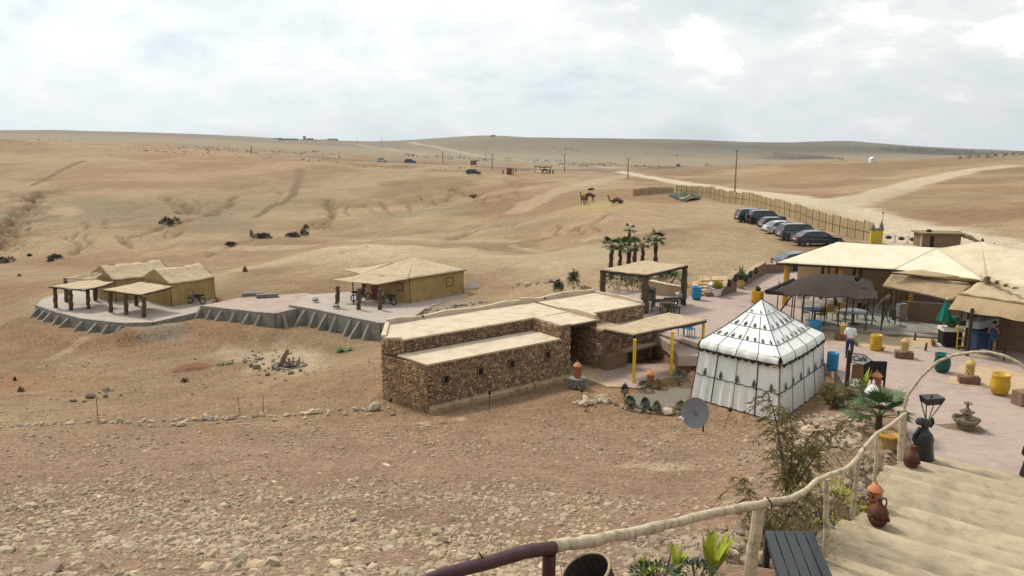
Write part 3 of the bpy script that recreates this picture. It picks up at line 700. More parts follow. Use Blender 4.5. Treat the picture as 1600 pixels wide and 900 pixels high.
# stones large enough to be told apart
BIG = [(605, 728, .42, .3, (.62,.52,.38), 'flat pale slab stone lying alone on the middle of the gravel slope'), (552, 818, .30, .75, (.17,.12,.13), 'dark purplish boulder on the lower gravel slope left of the purple rail'),
       (578, 886, .27, .7, (.26,.15,.11), 'reddish brown boulder at the bottom edge of the gravel slope'), (802, 800, .42, .35, (.36,.27,.19), 'long grey flat stone above the purple handrail'),
       (115, 862, .50, .28, (.33,.255,.185), 'broad grey slab stone in the rubble at lower left'), (48, 795, .42, .7, (.50,.40,.29), 'pale rounded boulder at the far left of the slope'), (80, 792, .36, .7, (.47,.37,.27), 'second pale boulder beside the one at the far left'),
       (450, 785, .36, .75, (.50,.39,.27), 'tan boulder in the middle left of the gravel slope'), (372, 878, .34, .7, (.55,.45,.32), 'cream boulder low on the slope among the rubble'), (425, 884, .38, .6, (.48,.38,.27), 'wide cream stone low on the slope right of another'),
       (70, 893, .42, .3, (.27,.19,.135), 'large brown slab in the bottom left corner'), (608, 862, .26, .7, (.50,.40,.30), 'light stone just above the reddish boulder'), (170, 848, .36, .6, (.44,.34,.24), 'tan stone above the broad grey slab'), (500, 742, .22, .7, (.50,.40,.28), 'small pale stone upslope of the tan boulder'),
       (308, 852, .26, .7, (.58,.48,.35), 'pale round stone between the rubble and the cream boulder'), (748, 782, .2, .7, (.50,.4,.28), 'small upright pale stone left of the long grey one')]
for i, (px, py, s, fl, c, lb) in enumerate(BIG):
    p = G(px, py, 5, 60)
    s *= .78; o = rocks('boulder', np.array([(0, 0, s*.10*fl/.6)]), np.array([s]), np.array([c]), flat=fl, seed=200+i)
    o.location = p; tag(o, lb, 'rock', 'boulders on the gravel slope')
def stone_row(label, pts, step, size, seed, jit=.15, base_=(.50,.40,.29)):
    rng = np.random.default_rng(seed); W_ = [G(px, py, 12, 120) for px, py in pts]; P = []; S = []
    for a, b in zip(W_[:-1], W_[1:]):
        n = max(int((b-a).length/step), 1)
        for k in range(n):
            q = a.lerp(b, (k+rng.random())/n); x, y = q[0]+rng.normal(0, jit), q[1]+rng.normal(0, jit); s = size*math.exp(rng.normal(0, .4)); P.append((x, y, s*.2)); S.append(s)
    P = np.array(P); P[:, 2] += TA(P[:, 0], P[:, 1])[0]
    tag(rocks('stone_row', P, np.array(S), rock_cols(len(P), rng, base_, .25), seed=seed, flat=.7), label, 'stones', kind='stuff')
stone_row('low row of stones edging the path on the left below the terraces', [(0, 668), (120, 662), (230, 660), (330, 657), (450, 650), (610, 640)], .19, .21, 3, .10)
stone_row('second thin row of stones below the first', [(190, 668), (300, 664), (450, 656), (640, 648)], .6, .17, 4, .12)
stone_row('heap of pale stones beside the yard entrance', [(898, 636), (920, 628), (950, 622), (930, 634)], .10, .24, 6, .22, (.52,.41,.29))
stone_row('row of pale stones edging the garden bed', [(950, 628), (985, 640), (1020, 646), (1060, 648), (1075, 640)], .13, .24, 7, .12, (.50,.38,.26))
stone_row('scattered dark stones beside the fire pit', [(345, 570), (380, 560), (420, 552), (400, 574), (470, 590)], .28, .2, 8, .8, (.22,.18,.13))
stone_row('rubble below the purple stones on the slope', [(140, 625), (160, 612), (190, 605)], .25, .2, 9, .5, (.27,.21,.15))
stone_row('row of broken stones along the bank behind the long building', [(655, 495), (680, 488), (720, 478), (760, 472)], .3, .3, 10, .3, (.42,.35,.26))
stone_row('rubble line along the bank behind the palm shelter', [(800, 448), (850, 442), (900, 436)], .4, .3, 12, .4, (.4,.33,.25))

# ------------------------------------------------------------------ rubble masonry: real stones on a mortar core
STONE_BASE = [(.33,.225,.135), (.28,.18,.11), (.38,.27,.17), (.24,.155,.10), (.43,.325,.215), (.29,.20,.135), (.20,.14,.105)]
def masonry(m, o, U, Lx, H, size=.16, holes=(), seed=0, proud=.05, top=None, tint=(1, 1, 1), base_=None):
    """stones on a vertical face: o lower left corner, U unit vector along it, outward = U turned to the right"""
    rr = random.Random(seed); U = Vector(U).normalized(); Nn = Vector((U.y, -U.x, 0)); z = 0.0
    while z < H-.03:
        h = size*rr.uniform(.55, 1.05); h = min(h, H-z+.02); x = -rr.uniform(0, .1)
        while x < Lx-.04:
            w = size*rr.uniform(.7, 1.9); w = min(w, Lx-x+.02); cx, cz = x+w/2, z+h/2
            ht = H if top is None else top(cx)
            ok = cz < ht-.02 and x > -.06
            for hx0, hx1, hz0, hz1 in holes:
                if hx0-.02 < cx < hx1+.02 and hz0-.02 < cz < hz1+.02: ok = False
            if ok:
                k = 7; ph = rr.random(); b = []; f = []
                d = proud*rr.uniform(.35, 1.2)
                for i in range(k):
                    t = 2*PI*(i+ph)/k; c, s = math.cos(t), math.sin(t)
                    e = 1/max(abs(c)*.86+.0, abs(s)*.86, .72); e *= rr.uniform(.86, 1.04)
                    xx, zz = c*e*w*.47, s*e*h*.47
                    b.append(o+U*(cx+xx)+Vector((0, 0, cz+zz))-Nn*.01); f.append(o+U*(cx+xx*.72)+Vector((0, 0, cz+zz*.72))+Nn*(d+rr.uniform(-.008, .008)))
                c = rr.choice(base_ or STONE_BASE); v = rr.uniform(.95, 1.45)
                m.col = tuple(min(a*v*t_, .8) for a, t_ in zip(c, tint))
                m.add(b+f, [tuple(range(k, 2*k))]+[(i, (i+1) % k, k+(i+1) % k, k+i) for i in range(k)])
            x += w
        z += h
    return m

def shell_box(m, pts, z0, z1): m.prism([(p[0], p[1]) for p in pts], z0, z1)

# ---- the long rubble-stone building
def building():
    b = thing('stone_building', 'long flat roofed building of brown rubble stone with four small square window holes', 'building', BL(3, 2, -1.25))
    z0 = -1.35; zl = .78; zu = 1.42
    bl, ul = (-.75, 2.75), (.7, 5.2)
    core = M()
    # lower tier, upper tier, end block and right wing, each as its own mass behind the stone skin
    T_, R_ = .35, .0
    core.prism([BL(.05, .05), BL(7.8, .05), BL(7.8, 2.05), BL(-.05, 2.05)], z0, zl)
    core.prism([BL(-.02, 2.06), BL(7.79, 2.06), BL(7.79, 5.0), BL(.75, 5.0), BL(-.68, 2.75)], z0, zu)
    core.prism([BL(7.81, 3.0), BL(9.38, 3.0), BL(9.38, 5.0), BL(7.81, 5.0)], z0, zu)
    core.prism([BL(9.39, 1.1), BL(13.9, 1.1), BL(13.9, 5.0), BL(9.39, 5.0)], z0, zu)
    core.prism([BL(9.39, -.2), BL(11.0, -.2), BL(11.0, 1.09), BL(9.39, 1.09)], z0, .86)
    core.prism([BL(11.01, .32), BL(14.4, .32), BL(14.4, 1.09), BL(11.01, 1.09)], z0, .66)
    core.build('wall', MT['mud_dark'], b)
    s = M(); u = Vector((math.cos(YAW), math.sin(YAW), 0)); w = Vector((-u.y, u.x, 0))
    wins = []
    for cx, cz in ((.86, .02), (2.62, .06), (4.35, .09), (6.42, .18)):
        wins.append((cx-.11, cx+.11, cz-.16-z0, cz+.16-z0))
    masonry(s, BL(0, 0, z0), u, 7.85, zl-z0-.02, .125, wins, 1)
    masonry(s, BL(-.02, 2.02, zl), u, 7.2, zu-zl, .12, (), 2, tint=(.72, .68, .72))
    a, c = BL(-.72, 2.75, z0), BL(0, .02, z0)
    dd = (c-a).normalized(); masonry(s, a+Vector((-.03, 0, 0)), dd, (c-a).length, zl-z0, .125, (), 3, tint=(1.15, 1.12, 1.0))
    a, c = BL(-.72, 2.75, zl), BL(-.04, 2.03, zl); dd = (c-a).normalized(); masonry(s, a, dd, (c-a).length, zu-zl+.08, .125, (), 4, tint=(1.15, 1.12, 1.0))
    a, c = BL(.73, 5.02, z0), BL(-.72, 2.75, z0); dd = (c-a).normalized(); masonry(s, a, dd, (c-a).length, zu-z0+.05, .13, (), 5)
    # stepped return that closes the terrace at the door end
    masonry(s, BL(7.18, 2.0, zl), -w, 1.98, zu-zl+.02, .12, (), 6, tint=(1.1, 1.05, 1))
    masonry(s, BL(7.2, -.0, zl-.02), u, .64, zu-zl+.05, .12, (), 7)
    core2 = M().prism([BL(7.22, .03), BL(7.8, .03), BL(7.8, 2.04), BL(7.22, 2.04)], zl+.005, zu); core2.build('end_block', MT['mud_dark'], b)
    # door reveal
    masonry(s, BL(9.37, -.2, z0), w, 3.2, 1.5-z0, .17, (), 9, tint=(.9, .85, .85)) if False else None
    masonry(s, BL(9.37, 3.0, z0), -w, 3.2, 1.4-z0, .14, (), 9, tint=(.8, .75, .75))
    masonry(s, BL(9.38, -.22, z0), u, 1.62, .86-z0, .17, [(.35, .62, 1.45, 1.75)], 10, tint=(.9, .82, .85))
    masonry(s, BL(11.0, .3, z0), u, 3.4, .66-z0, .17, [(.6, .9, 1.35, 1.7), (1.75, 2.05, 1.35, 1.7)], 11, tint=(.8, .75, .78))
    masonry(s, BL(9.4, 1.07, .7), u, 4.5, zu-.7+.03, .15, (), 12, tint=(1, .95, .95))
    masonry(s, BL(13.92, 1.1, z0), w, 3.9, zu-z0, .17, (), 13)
    st = s.build('stone', MT['stone'], b, color=True); tag(st, kind='stuff')
    # windows
    for cx, cz in ((.86, .02), (2.62, .06), (4.35, .09), (6.42, .18)):
        f = M()
        for (x0, x1, za, zb) in ((-.15, .15, -.19, -.155), (-.15, .15, .155, .19), (-.15, -.115, -.155, .155), (.115, .15, -.155, .155)):
            p0 = BL(cx+x0, -.06); 
            f.prism([BL(cx+x0, -.085), BL(cx+x1, -.085), BL(cx+x1, .06), BL(cx+x0, .06)], cz+za, cz+zb)
        f.build('window', MT['mud_dark'], b)
        h = M().prism([BL(cx-.114, -.06), BL(cx+.114, -.06), BL(cx+.114, .045), BL(cx-.114, .045)], cz-.154, cz+.154); h.build('window_opening', MT['dark'], b)
    # footing of rendered rubble along the base
    ft = M(); n = 34
    rr = random.Random(4)
    for i in range(n):
        u0, u1 = 7.9*i/n, 7.9*(i+1)/n
        ft.prism([BL(u0, -.22+rr.uniform(-.05, .05)), BL(u1, -.22+rr.uniform(-.05, .05)), BL(u1, .02), BL(u0, .02)], z0-.1, [-1.12+rr.uniform(-.04, .04), -1.12+rr.uniform(-.04, .04), -1.02, -1.02])
    ft.build('footing', MT['mud'], b)
    # roofs and low parapets of smoothed mud
    def slabroof(name, pts, z, th=.09, mat='mud_roof', rim=.0):
        m = M(); P = [BL(*p) for p in pts]
        m.prism(P, z-th, z); return m.build(name, MT[mat], b)
    slabroof('lower_roof', [(-.1, -.1), (7.2, -.1), (7.2, 1.95), (-.40, 1.95)], zl+.075, .075)
    slabroof('roof', [(-.68, 2.7), (-.04, 1.98), (7.2, 1.98), (7.2, -.06), (7.84, -.06), (7.84, 2.0), (9.34, 2.0), (9.34, 5.0), (.72, 5.0)], zu+.07, .07)
    slabroof('roof', [(9.62, 1.04), (13.95, 1.04), (13.95, 5.0), (9.62, 5.0)], zu+.075, .075)
    slabroof('door_roof', [(7.845, -.12), (9.6, -.12), (9.6, 1.99), (7.845, 1.99)], zu+.04, .10)
    slabroof('wing_roof', [(9.36, -.3), (11.1, -.3), (11.1, 1.0), (9.36, 1.0)], .93, .07, 'mud')
    slabroof('wing_roof', [(11.11, .22), (14.5, .22), (14.5, 1.0), (11.11, 1.0)], .73, .07, 'mud')
    def parapet(a, c, z, h, wd=.16, seed=0):
        m = M(); rr = random.Random(seed); a, c = BL(*a), BL(*c); n = max(int((c-a).length/.45), 2); d = (c-a).normalized(); pn = Vector((-d.y, d.x, 0))*wd/2
        hs = [h*(1+.22*math.sin(i*.9+seed)+rr.uniform(-.1, .1)) for i in range(n+1)]
        for i in range(n):
            p, q = a.lerp(c, i/n), a.lerp(c, (i+1)/n)
            m.prism([p-pn, q-pn, q+pn, p+pn], z, [z+hs[i], z+hs[i+1], z+hs[i+1], z+hs[i]])
        m.build('parapet', MT['mud_roof'], b)
    parapet((.72, 5.0), (8.6, 5.0), zu+.0705, .21, seed=1); parapet((8.6, 5.0), (13.9, 5.0), zu+.0755, .24, seed=2)
    parapet((.66, 4.9), (-.66, 2.72), zu+.0705, .12, .2, 3); parapet((13.86, 4.9), (13.86, 1.12), zu+.0755, .16, .14, 4)
    parapet((9.48, 2.6), (9.48, .02), zu+.041, .20, .2, 5); parapet((-.64, 2.6), (-.12, 2.1), zu+.0705, .07, .16, 6)
    # dark doorway
    M().prism([BL(7.85, 2.96), BL(9.37, 2.96), BL(9.37, 2.999), BL(7.85, 2.999)], z0, zu-.1).build('door', MT['dark'], b)
    M().prism([BL(7.84, -.2), BL(9.5, -.2), BL(9.5, -.12), BL(7.84, -.12)], zu-.1, zu-.02).build('lintel', MT['pole_dark'], b)
    for uu in (2.6, 10.2):
        M().tube([BL(uu, 4.86, zu+.2), BL(uu, 5.12, zu+.2)], .05, 8).build('roof_drain', MT['dark'], b)
    # niches and the bench under the canopy
    for (cx, cz, sz_) in ((9.86, .25, .2), (11.75, .2, .17), (12.9, .2, .17)):
        wv = -.24 if cx < 11 else .28
        M().prism([BL(cx-sz_, wv-.035), BL(cx+sz_, wv-.035), BL(cx+sz_, wv-.005), BL(cx-sz_, wv-.005)], cz-sz_*.8, cz+sz_*.8).build('niche', MT['mud_dark'], b)
    M().prism([BL(11.0, -.22), BL(14.2, -.22), BL(14.2, .28), BL(11.0, .28)], -.52, -.42).build('bench_top', MT['mud'], b)
    for uu in (11.05, 12.1, 13.2, 14.1):
        M().prism([BL(uu, -.18), BL(uu+.15, -.18), BL(uu+.15, .27), BL(uu, .27)], -1.1, -.521).build('bench_support', MT['mud_dark'], b)
    M().prism([BL(9.5, -.8), BL(10.9, -.8), BL(10.9, -.29), BL(9.5, -.29)], -1.1, -.28).build('plinth', MT['mud_dark'], b)
building()

# ---- yard and terraces
def paving_mat(name, cols, scale, joint, bump=.4):
    m = bpy.data.materials.new(name); m.use_nodes = True; nt = m.node_tree; N = nt.nodes; L = nt.links; b = N['Principled BSDF']; b.inputs['Roughness'].default_value = .85; b.inputs['Specular IOR Level'].default_value = .25
    g = N.new('ShaderNodeNewGeometry'); mp = N.new('ShaderNodeMapping'); mp.inputs['Scale'].default_value = (1, 1.5, 1); mp.inputs['Rotation'].default_value = (0, 0, .6); L.new(g.outputs['Position'], mp.inputs[0])
    v = N.new('ShaderNodeTexVoronoi'); v.inputs['Scale'].default_value = scale; L.new(mp.outputs[0], v.inputs['Vector'])
    e = N.new('ShaderNodeTexVoronoi'); e.feature = 'DISTANCE_TO_EDGE'; e.inputs['Scale'].default_value = scale; L.new(mp.outputs[0], e.inputs['Vector'])
    sp = N.new('ShaderNodeSeparateColor'); L.new(v.outputs['Color'], sp.inputs[0])
    r = N.new('ShaderNodeValToRGB'); r.color_ramp.elements[0].color = (*cols[0], 1); r.color_ramp.elements[1].color = (*cols[-1], 1)
    for i, c in enumerate(cols[1:-1]): q = r.color_ramp.elements.new((i+1)/(len(cols)-1)); q.color = (*c, 1)
    L.new(sp.outputs[0], r.inputs[0])
    n = N.new('ShaderNodeTexNoise'); n.inputs['Scale'].default_value = .35; n.inputs['Detail'].default_value = 8; n.inputs['Roughness'].default_value = .65; L.new(g.outputs['Position'], n.inputs['Vector'])
    dr = N.new('ShaderNodeMapRange'); dr.inputs[1].default_value = .44; dr.inputs[2].default_value = .66; dr.inputs[3].default_value = .12; dr.inputs[4].default_value = .8; L.new(n.outputs['Fac'], dr.inputs[0])
    dust = N.new('ShaderNodeMix'); dust.data_type = 'RGBA'; L.new(dr.outputs[0], dust.inputs['Factor']); L.new(r.outputs[0], dust.inputs[6]); dust.inputs[7].default_value = (.38,.30,.235,1)
    jr = N.new('ShaderNodeMapRange'); jr.inputs[1].default_value = 0; jr.inputs[2].default_value = .06; jr.inputs[3].default_value = .55; jr.inputs[4].default_value = 0; L.new(e.outputs['Distance'], jr.inputs[0])
    jm = N.new('ShaderNodeMix'); jm.data_type = 'RGBA'; L.new(jr.outputs[0], jm.inputs['Factor']); L.new(dust.outputs[2], jm.inputs[6]); jm.inputs[7].default_value = (*joint, 1)
    L.new(jm.outputs[2], b.inputs['Base Color'])
    n2 = N.new('ShaderNodeTexNoise'); n2.inputs['Scale'].default_value = 14; n2.inputs['Detail'].default_value = 5; L.new(g.outputs['Position'], n2.inputs['Vector'])
    ad = N.new('ShaderNodeMath'); ad.operation = 'MULTIPLY_ADD'; L.new(jr.outputs[0], ad.inputs[0]); ad.inputs[1].default_value = -1; L.new(n2.outputs['Fac'], ad.inputs[2])
    bp = N.new('ShaderNodeBump'); bp.inputs['Strength'].default_value = bump; bp.inputs['Distance'].default_value = .02; L.new(ad.outputs[0], bp.inputs['Height']); L.new(bp.outputs[0], b.inputs['Normal'])
    return m
MT['paving'] = paving_mat('paving', [(.29,.205,.18), (.34,.25,.22), (.315,.235,.21), (.38,.295,.25), (.33,.225,.195)], 3.0, (.40,.32,.25))
MT['paving_dusty'] = paving_mat('paving_dusty', [(.33,.275,.235), (.37,.31,.27), (.31,.255,.22), (.39,.335,.285)], 1.8, (.42,.36,.29))
MT['paving_far'] = paving_mat('paving_far', [(.31,.18,.14), (.35,.25,.20), (.29,.20,.17), (.38,.29,.23)], 2.2, (.4,.34,.28))
tag(M().prism(PATIO, -.5, .0).build('patio', MT['paving']), kind='structure')
yd = M().prism([BL(8.5, -3.1), at(1000, 607, -1.0), at(1040, 590, -1.0), BL(12, -3.9), BL(13.8, -2.6), BL(11, -.3), BL(8.2, -1.2)], -1.3, -.985); tag(yd.build('yard', MT['paving_far']), kind='structure')
tag(M().prism([BL(7.9, -2.6), BL(8.49, -3.1), BL(8.3, -1.15), BL(11.1, -.2), BL(9.3, -.2), BL(9.3, 2.5), BL(7.9, 2.5)], -1.3, -.99).build('entry_path', MT['sand_floor']), kind='structure')
# sandy beds let into the paving
def bed(pts, z, mat='sand_floor', name='planting_bed'):
    m = M(); m.prism(E2(pts), z-.05, z); return tag(m.build(name, MT[mat]), kind='structure')
bed([at(*p, .02) for p in ((1282, 524), (1300, 508), (1380, 520), (1470, 524), (1475, 540), (1400, 545), (1345, 542), (1300, 535))], .012)
bed([at(*p, .02) for p in ((1478, 598), (1500, 570), (1560, 572), (1600, 585), (1640, 640), (1600, 625), (1545, 606))], .012)
for p0, p1, c in (((1284, 517), (1472, 530), 1), ):
    a, b_ = at(*p0, 0), at(*p1, 0); m = M(); m.tube([a+Vector((0, 0, .06)), b_+Vector((0, 0, .06))], .09, 6); tag(m.build('kerb', MT['concrete']), 'low concrete kerb between the sandy bed and the dining floor', 'kerb')
bed([at(*p, .02) for p in ((1262, 512), (1250, 470), (1420, 468), (1475, 500), (1470, 524), (1300, 508))], .008, 'concrete', 'dining_floor')

# stone retaining edge of the patio above the yard
r = thing('retaining_wall', 'low slanting earth coloured retaining wall between the yard and the patio left of the white tent', 'wall', at(1050, 545, -.5))
a = at(1050, 556, -.9); P = [BL(14.3, .3), Vector((10.2, 34.9, 0))]
d = P[1]-P[0]; nn = Vector((d.y, -d.x, 0)).normalized()*.3
M().prism([P[0]+nn, P[1]+nn, P[1], P[0]], -1.2, .05).build('wall', MT['mud'], r)
M().prism([P[0]+nn*1.2, P[1]+nn*1.2, P[1]-nn*.3, P[0]-nn*.3], .051, .12).build('coping', MT['paving_far'], r)
s = M(); masonry(s, Vector((P[0][0], P[0][1], -1.15))+nn, d, d.length, 1.1, .2, (), 40, tint=(1.1, 1, .95)); tag(s.build('stone', MT['stone'], r, color=True), kind='stuff')

# ---- canopy on yellow posts
def cloth_canopy(name, label, cat, corners, th=.07, sag=.12, amp=.018, mat='cloth_tan', nx=22, ny=12, seed=1, rimr=.045, rim='pole_dark', roof_name='roof'):
    c = thing(name, label, cat, sum(corners, Vector((0, 0, 0)))/4)
    m = M().patch(*corners, nx, ny, sag*.35, amp, th, seed); m.build(roof_name, MT[mat], c, smooth=True)
    return c
cc = [at(944, 513, 1.2), at(990, 522, 1.15), at(1104, 499, 1.35), at(1046, 488, 1.35)]
can = cloth_canopy('yard_canopy', 'tan cloth canopy on yellow posts in front of the stone building', 'canopy', cc, seed=3)
for i, (px, py, zt) in enumerate(((990, 598, 1.08), (1048, 588, 1.2), (1098, 560, 1.24))):
    b = at(px, py, -1.0) if i < 2 else Vector((cc[2][0]-.1, cc[2][1]+.12, -.5))
    M().tube([b, (b[0], b[1], zt)], .075, 10).build('post', MT['pole_yellow'], can)
def rimpole(c, a, b, mat='pole_dark', r=.05, n=8, seed=0, name='beam', drop=.12):
    rr = random.Random(seed); a, b = Vector(a), Vector(b); pts = [a.lerp(b, i/n)+Vector((rr.uniform(-.03, .03), rr.uniform(-.03, .03), rr.uniform(-.03, .03)-drop)) for i in range(n+1)]
    return M().tube(pts, [r*rr.uniform(.8, 1.2) for _ in pts], 7).build(name, MT[mat], c)
rimpole(can, cc[0], cc[1], seed=1); rimpole(can, cc[1], cc[2], seed=2, r=.06); rimpole(can, cc[2], cc[3], seed=3); rimpole(can, cc[0], cc[3], seed=4)
for k in range(1, 6): rimpole(can, cc[0].lerp(cc[3], k/6), cc[1].lerp(cc[2], k/6), seed=10+k, r=.035, drop=.16, name='rafter')

# ---- open shelter on palm trunks beside the palms
pc = [at(938, 421, 2.45), at(1010, 429, 2.35), at(1074, 414, 2.5), at(1008, 407, 2.6)]
pg = cloth_canopy('palm_shelter', 'open shelter with tan woven roof on thick palm trunk posts below the palm trees', 'shelter', pc, seed=5, sag=.1)
for i, q in enumerate(pc):
    b = q+Vector((0, 0, 0)); cx = sum((p for p in pc), Vector())/4; b = b.lerp(cx, .06); r0 = .17 if i != 3 else .13
    z0 = -.4 if i == 0 else 0
    rr = random.Random(i); n = 9
    pts = [(b[0]+rr.uniform(-.03, .03), b[1]+rr.uniform(-.03, .03), z0+(b[2]-.16-z0)*k/n) for k in range(n+1)]
    M().tube(pts, [r0*(1.25-.25*k/n)*rr.uniform(.88, 1.12) for k in range(n+1)], 9).build('post', MT['palm_log'], pg)
for k in range(4): rimpole(pg, pc[k], pc[(k+1) % 4], seed=20+k, r=.07)
for k in range(1, 7): rimpole(pg, pc[0].lerp(pc[3], k/7), pc[1].lerp(pc[2], k/7), seed=30+k, r=.035, drop=.16, name='rafter')
q = pc[0].lerp(pc[1], .42); M().tube([(q[0], q[1], -.3), (q[0], q[1], 2.2)], .07, 8).build('post', MT['log_pale'], pg)

# ---- white tent
def tent():
    L_, F_, R_, B_ = TL, TF, TR, TB; C = (L_+F_+R_+B_)/4; ze, zv, zt = 1.28, 1.62, 3.22
    t = thing('white_tent', 'white caidal tent with black trim bands, scalloped valance and black motifs', 'tent', Vector((C[0], C[1], -.9)))
    apex = Vector((*at(1190, 467, zt)[:2], zt))
    cor = [L_, F_, R_, B_]; eav = []
    for p in cor: q = p.lerp(Vector((C[0], C[1], -.9)), .10); eav.append(Vector((q[0], q[1], zv)))
    cs = M()
    rr = random.Random(9)
    for s in range(4):
        a, b = cor[s], cor[(s+1) % 4]; ea, eb = eav[s].copy(), eav[(s+1) % 4].copy(); n = 4
        outv = Vector(((b-a).y, -(b-a).x, 0)).normalized()
        if outv.dot((a+b)/2-C) < 0: outv = -outv
        N_ = 60; K = 10
        def wp(u, v):   # wall surface
            g = a.lerp(b, u); e = ea.lerp(eb, u); e = Vector((e[0], e[1], ze+.1)); p = g.lerp(e, v)
            fold = (.035*math.sin(u*n*14+s)+.03*math.sin(u*n*31+1.3*s))*(1-v)**.8*(.4+.6*abs(math.sin(u*PI*n)))
            return p+outv*(fold+.05*math.sin(PI*u)*(1-v))
        for k in range(n):
            m = M(); nu = N_//n; vs = []; fs = []
            for i in range(nu+1):
                for j in range(K+1): vs.append(wp((k+i/nu)/n, j/K))
            for i in range(nu):
                for j in range(K): q = i*(K+1)+j; fs.append((q, q+K+1, q+K+2, q+1))
            m.add(vs, fs); m.build('wall_panel', MT['cloth_white'], t, smooth=True)
        bl = M()
        for k in range(n+1):
            u = min(max(k/n, .001), .999); r = .022 if (s == 0 and k in (1, 3)) else .010
            bl.tube([wp(u, j/8)+outv*.02 for j in range(9)], r, 5)
        bl.tube([wp(i/30, .47+.015*math.sin(i*1.9))+outv*.03 for i in range(31)], .018, 5)
        bl.build('trim', MT['trim_black'], t)
        # roof side: several strips, slightly hollow between apex and eave
        def rp(u, v):
            e = ea.lerp(eb, u)
            e = e+outv*.10*math.sin(PI*u)
            p = apex.lerp(e, v); p.z -= .10*math.sin(PI*v)+.03*math.sin(PI*v)*abs(math.sin(u*PI*n)); return p
        m = M(); nu, nv = 30, 12; vs = [rp(i/nu, j/nv) for i in range(nu+1) for j in range(nv+1)]
        fs = [(i*(nv+1)+j, i*(nv+1)+j+1, (i+1)*(nv+1)+j+1, (i+1)*(nv+1)+j) for i in range(nu) for j in range(nv)]
        m.add(vs, fs); m.build('roof_panel', MT['cloth_white'], t, smooth=True)
        # valance: rounded shoulder then a drop with scallops
        def vp(u, v):
            e = ea.lerp(eb, u)+outv*.10*math.sin(PI*u); return Vector((e[0], e[1], zv-(zv-ze)*v))+outv*(.10*math.sin(min(v*1.6, 1)*PI/2)+.02*math.sin(u*40))
        m = M(); nu, nv = 44, 5; vs = [vp(i/nu, j/nv) for i in range(nu+1) for j in range(nv+1)]
        m.add(vs, [(i*(nv+1)+j, i*(nv+1)+j+1, (i+1)*(nv+1)+j+1, (i+1)*(nv+1)+j) for i in range(nu) for j in range(nv)]); m.build('valance', MT['cloth_white'], t, smooth=True)
        sc = M(); ns = 12 if s % 2 == 0 else 17
        for k in range(ns):
            u0, u1 = k/ns, (k+1)/ns; P = [vp(u0, .86)+outv*.012, vp(u1, .86)+outv*.012]
            lo = [vp(u0+(u1-u0)*q, 1.0+.34*math.sin(PI*q))+outv*.012 for q in (1, .75, .5, .25, 0)]
            sc.add(P+lo, [tuple(range(7))])
            sc.add([p+outv*.006 for p in P+lo], [tuple(range(6, -1, -1))])
        sc.build('scallop_trim', MT['trim_black'], t)
        bl = M()
        for vv, r in ((.27, .010), (.53, .012), (.80, .012)):
            bl.tube([rp(i/16, vv)+Vector((0, 0, .015+.0)) for i in range(17)], r, 5)
        for k in range(n+1):
            if k in (0, n) or True:
                bl.tube([rp(k/n, j/10)+Vector((0, 0, .015)) for j in range(0 if k in (0, n) else 3, 11)], .016 if k in (0, n) else .010, 5); bl.tube([vp(k/n, j/3)+outv*.012 for j in range(4)], .012, 4)
        bl.build('roof_trim', MT['trim_black'], t)
        # motifs: small vase shapes standing on the bands
        shp = [(0, 0), (.06, 0), (.045, .05), (.09, .10), (.10, .16), (.05, .22), (.09, .25), (.03, .28), (.05, .33), (0, .40)]
        def motif(P, X, Z, sc_):
            m = M(); out = [(x, z) for x, z in shp]+[(-x, z) for x, z in shp[::-1][1:-1]]
            vs = [P+X*(x*sc_)+Z*(z*sc_) for x, z in out]; nrm = X.cross(Z).normalized()*.004
            m.add([v+nrm for v in vs]+[v-nrm for v in vs], [tuple(range(len(vs))), tuple(range(2*len(vs)-1, len(vs)-1, -1))]); m.build('motif', MT['motif'], t)
        X = (b-a).normalized()
        for vv, cnt, s_ in ((.80, n*2+ (0), .68), (.53, n+(1 if s % 2 else 0), .72), (.27, 2, .4)):
            for k in range(cnt):
                u = (k+.5)/cnt; P = rp(u, vv-.015)+Vector((0, 0, .03))+outv*.02; Z = (rp(u, vv-.12)-rp(u, vv)).normalized(); motif(P, X, Z, s_)
        nm = 5 if s % 2 == 0 else 6
        for k in range(nm):
            u = (k+.62)/nm; P = wp(u, .48)+outv*.05; Z = (wp(u, .7)-wp(u, .5)).normalized(); motif(P, X, Z, .85)
        if s == 0:
            u = .93; m = M(); vs = [vp(u+du, v)+outv*.03 for du, v in ((0, -.05), (.065, -.05), (.065, 1.15), (.0, 1.2))]; m.slab([vs[0], vs[1], vs[2], vs[3]], .004); m.build('patch', MT['cloth_brown'], t)
    M().lathe(apex, [(.03, -.02), (.035, .06), (.012, .12), (.03, .17), (.008, .26)], 8).build('finial', MT['pole_dark'], t)
    for s in range(4): M().tube([eav[s]-Vector((0, 0, 2.5)), eav[s]], .03, 6).build('pole', MT['pole_dark'], t)
tent()

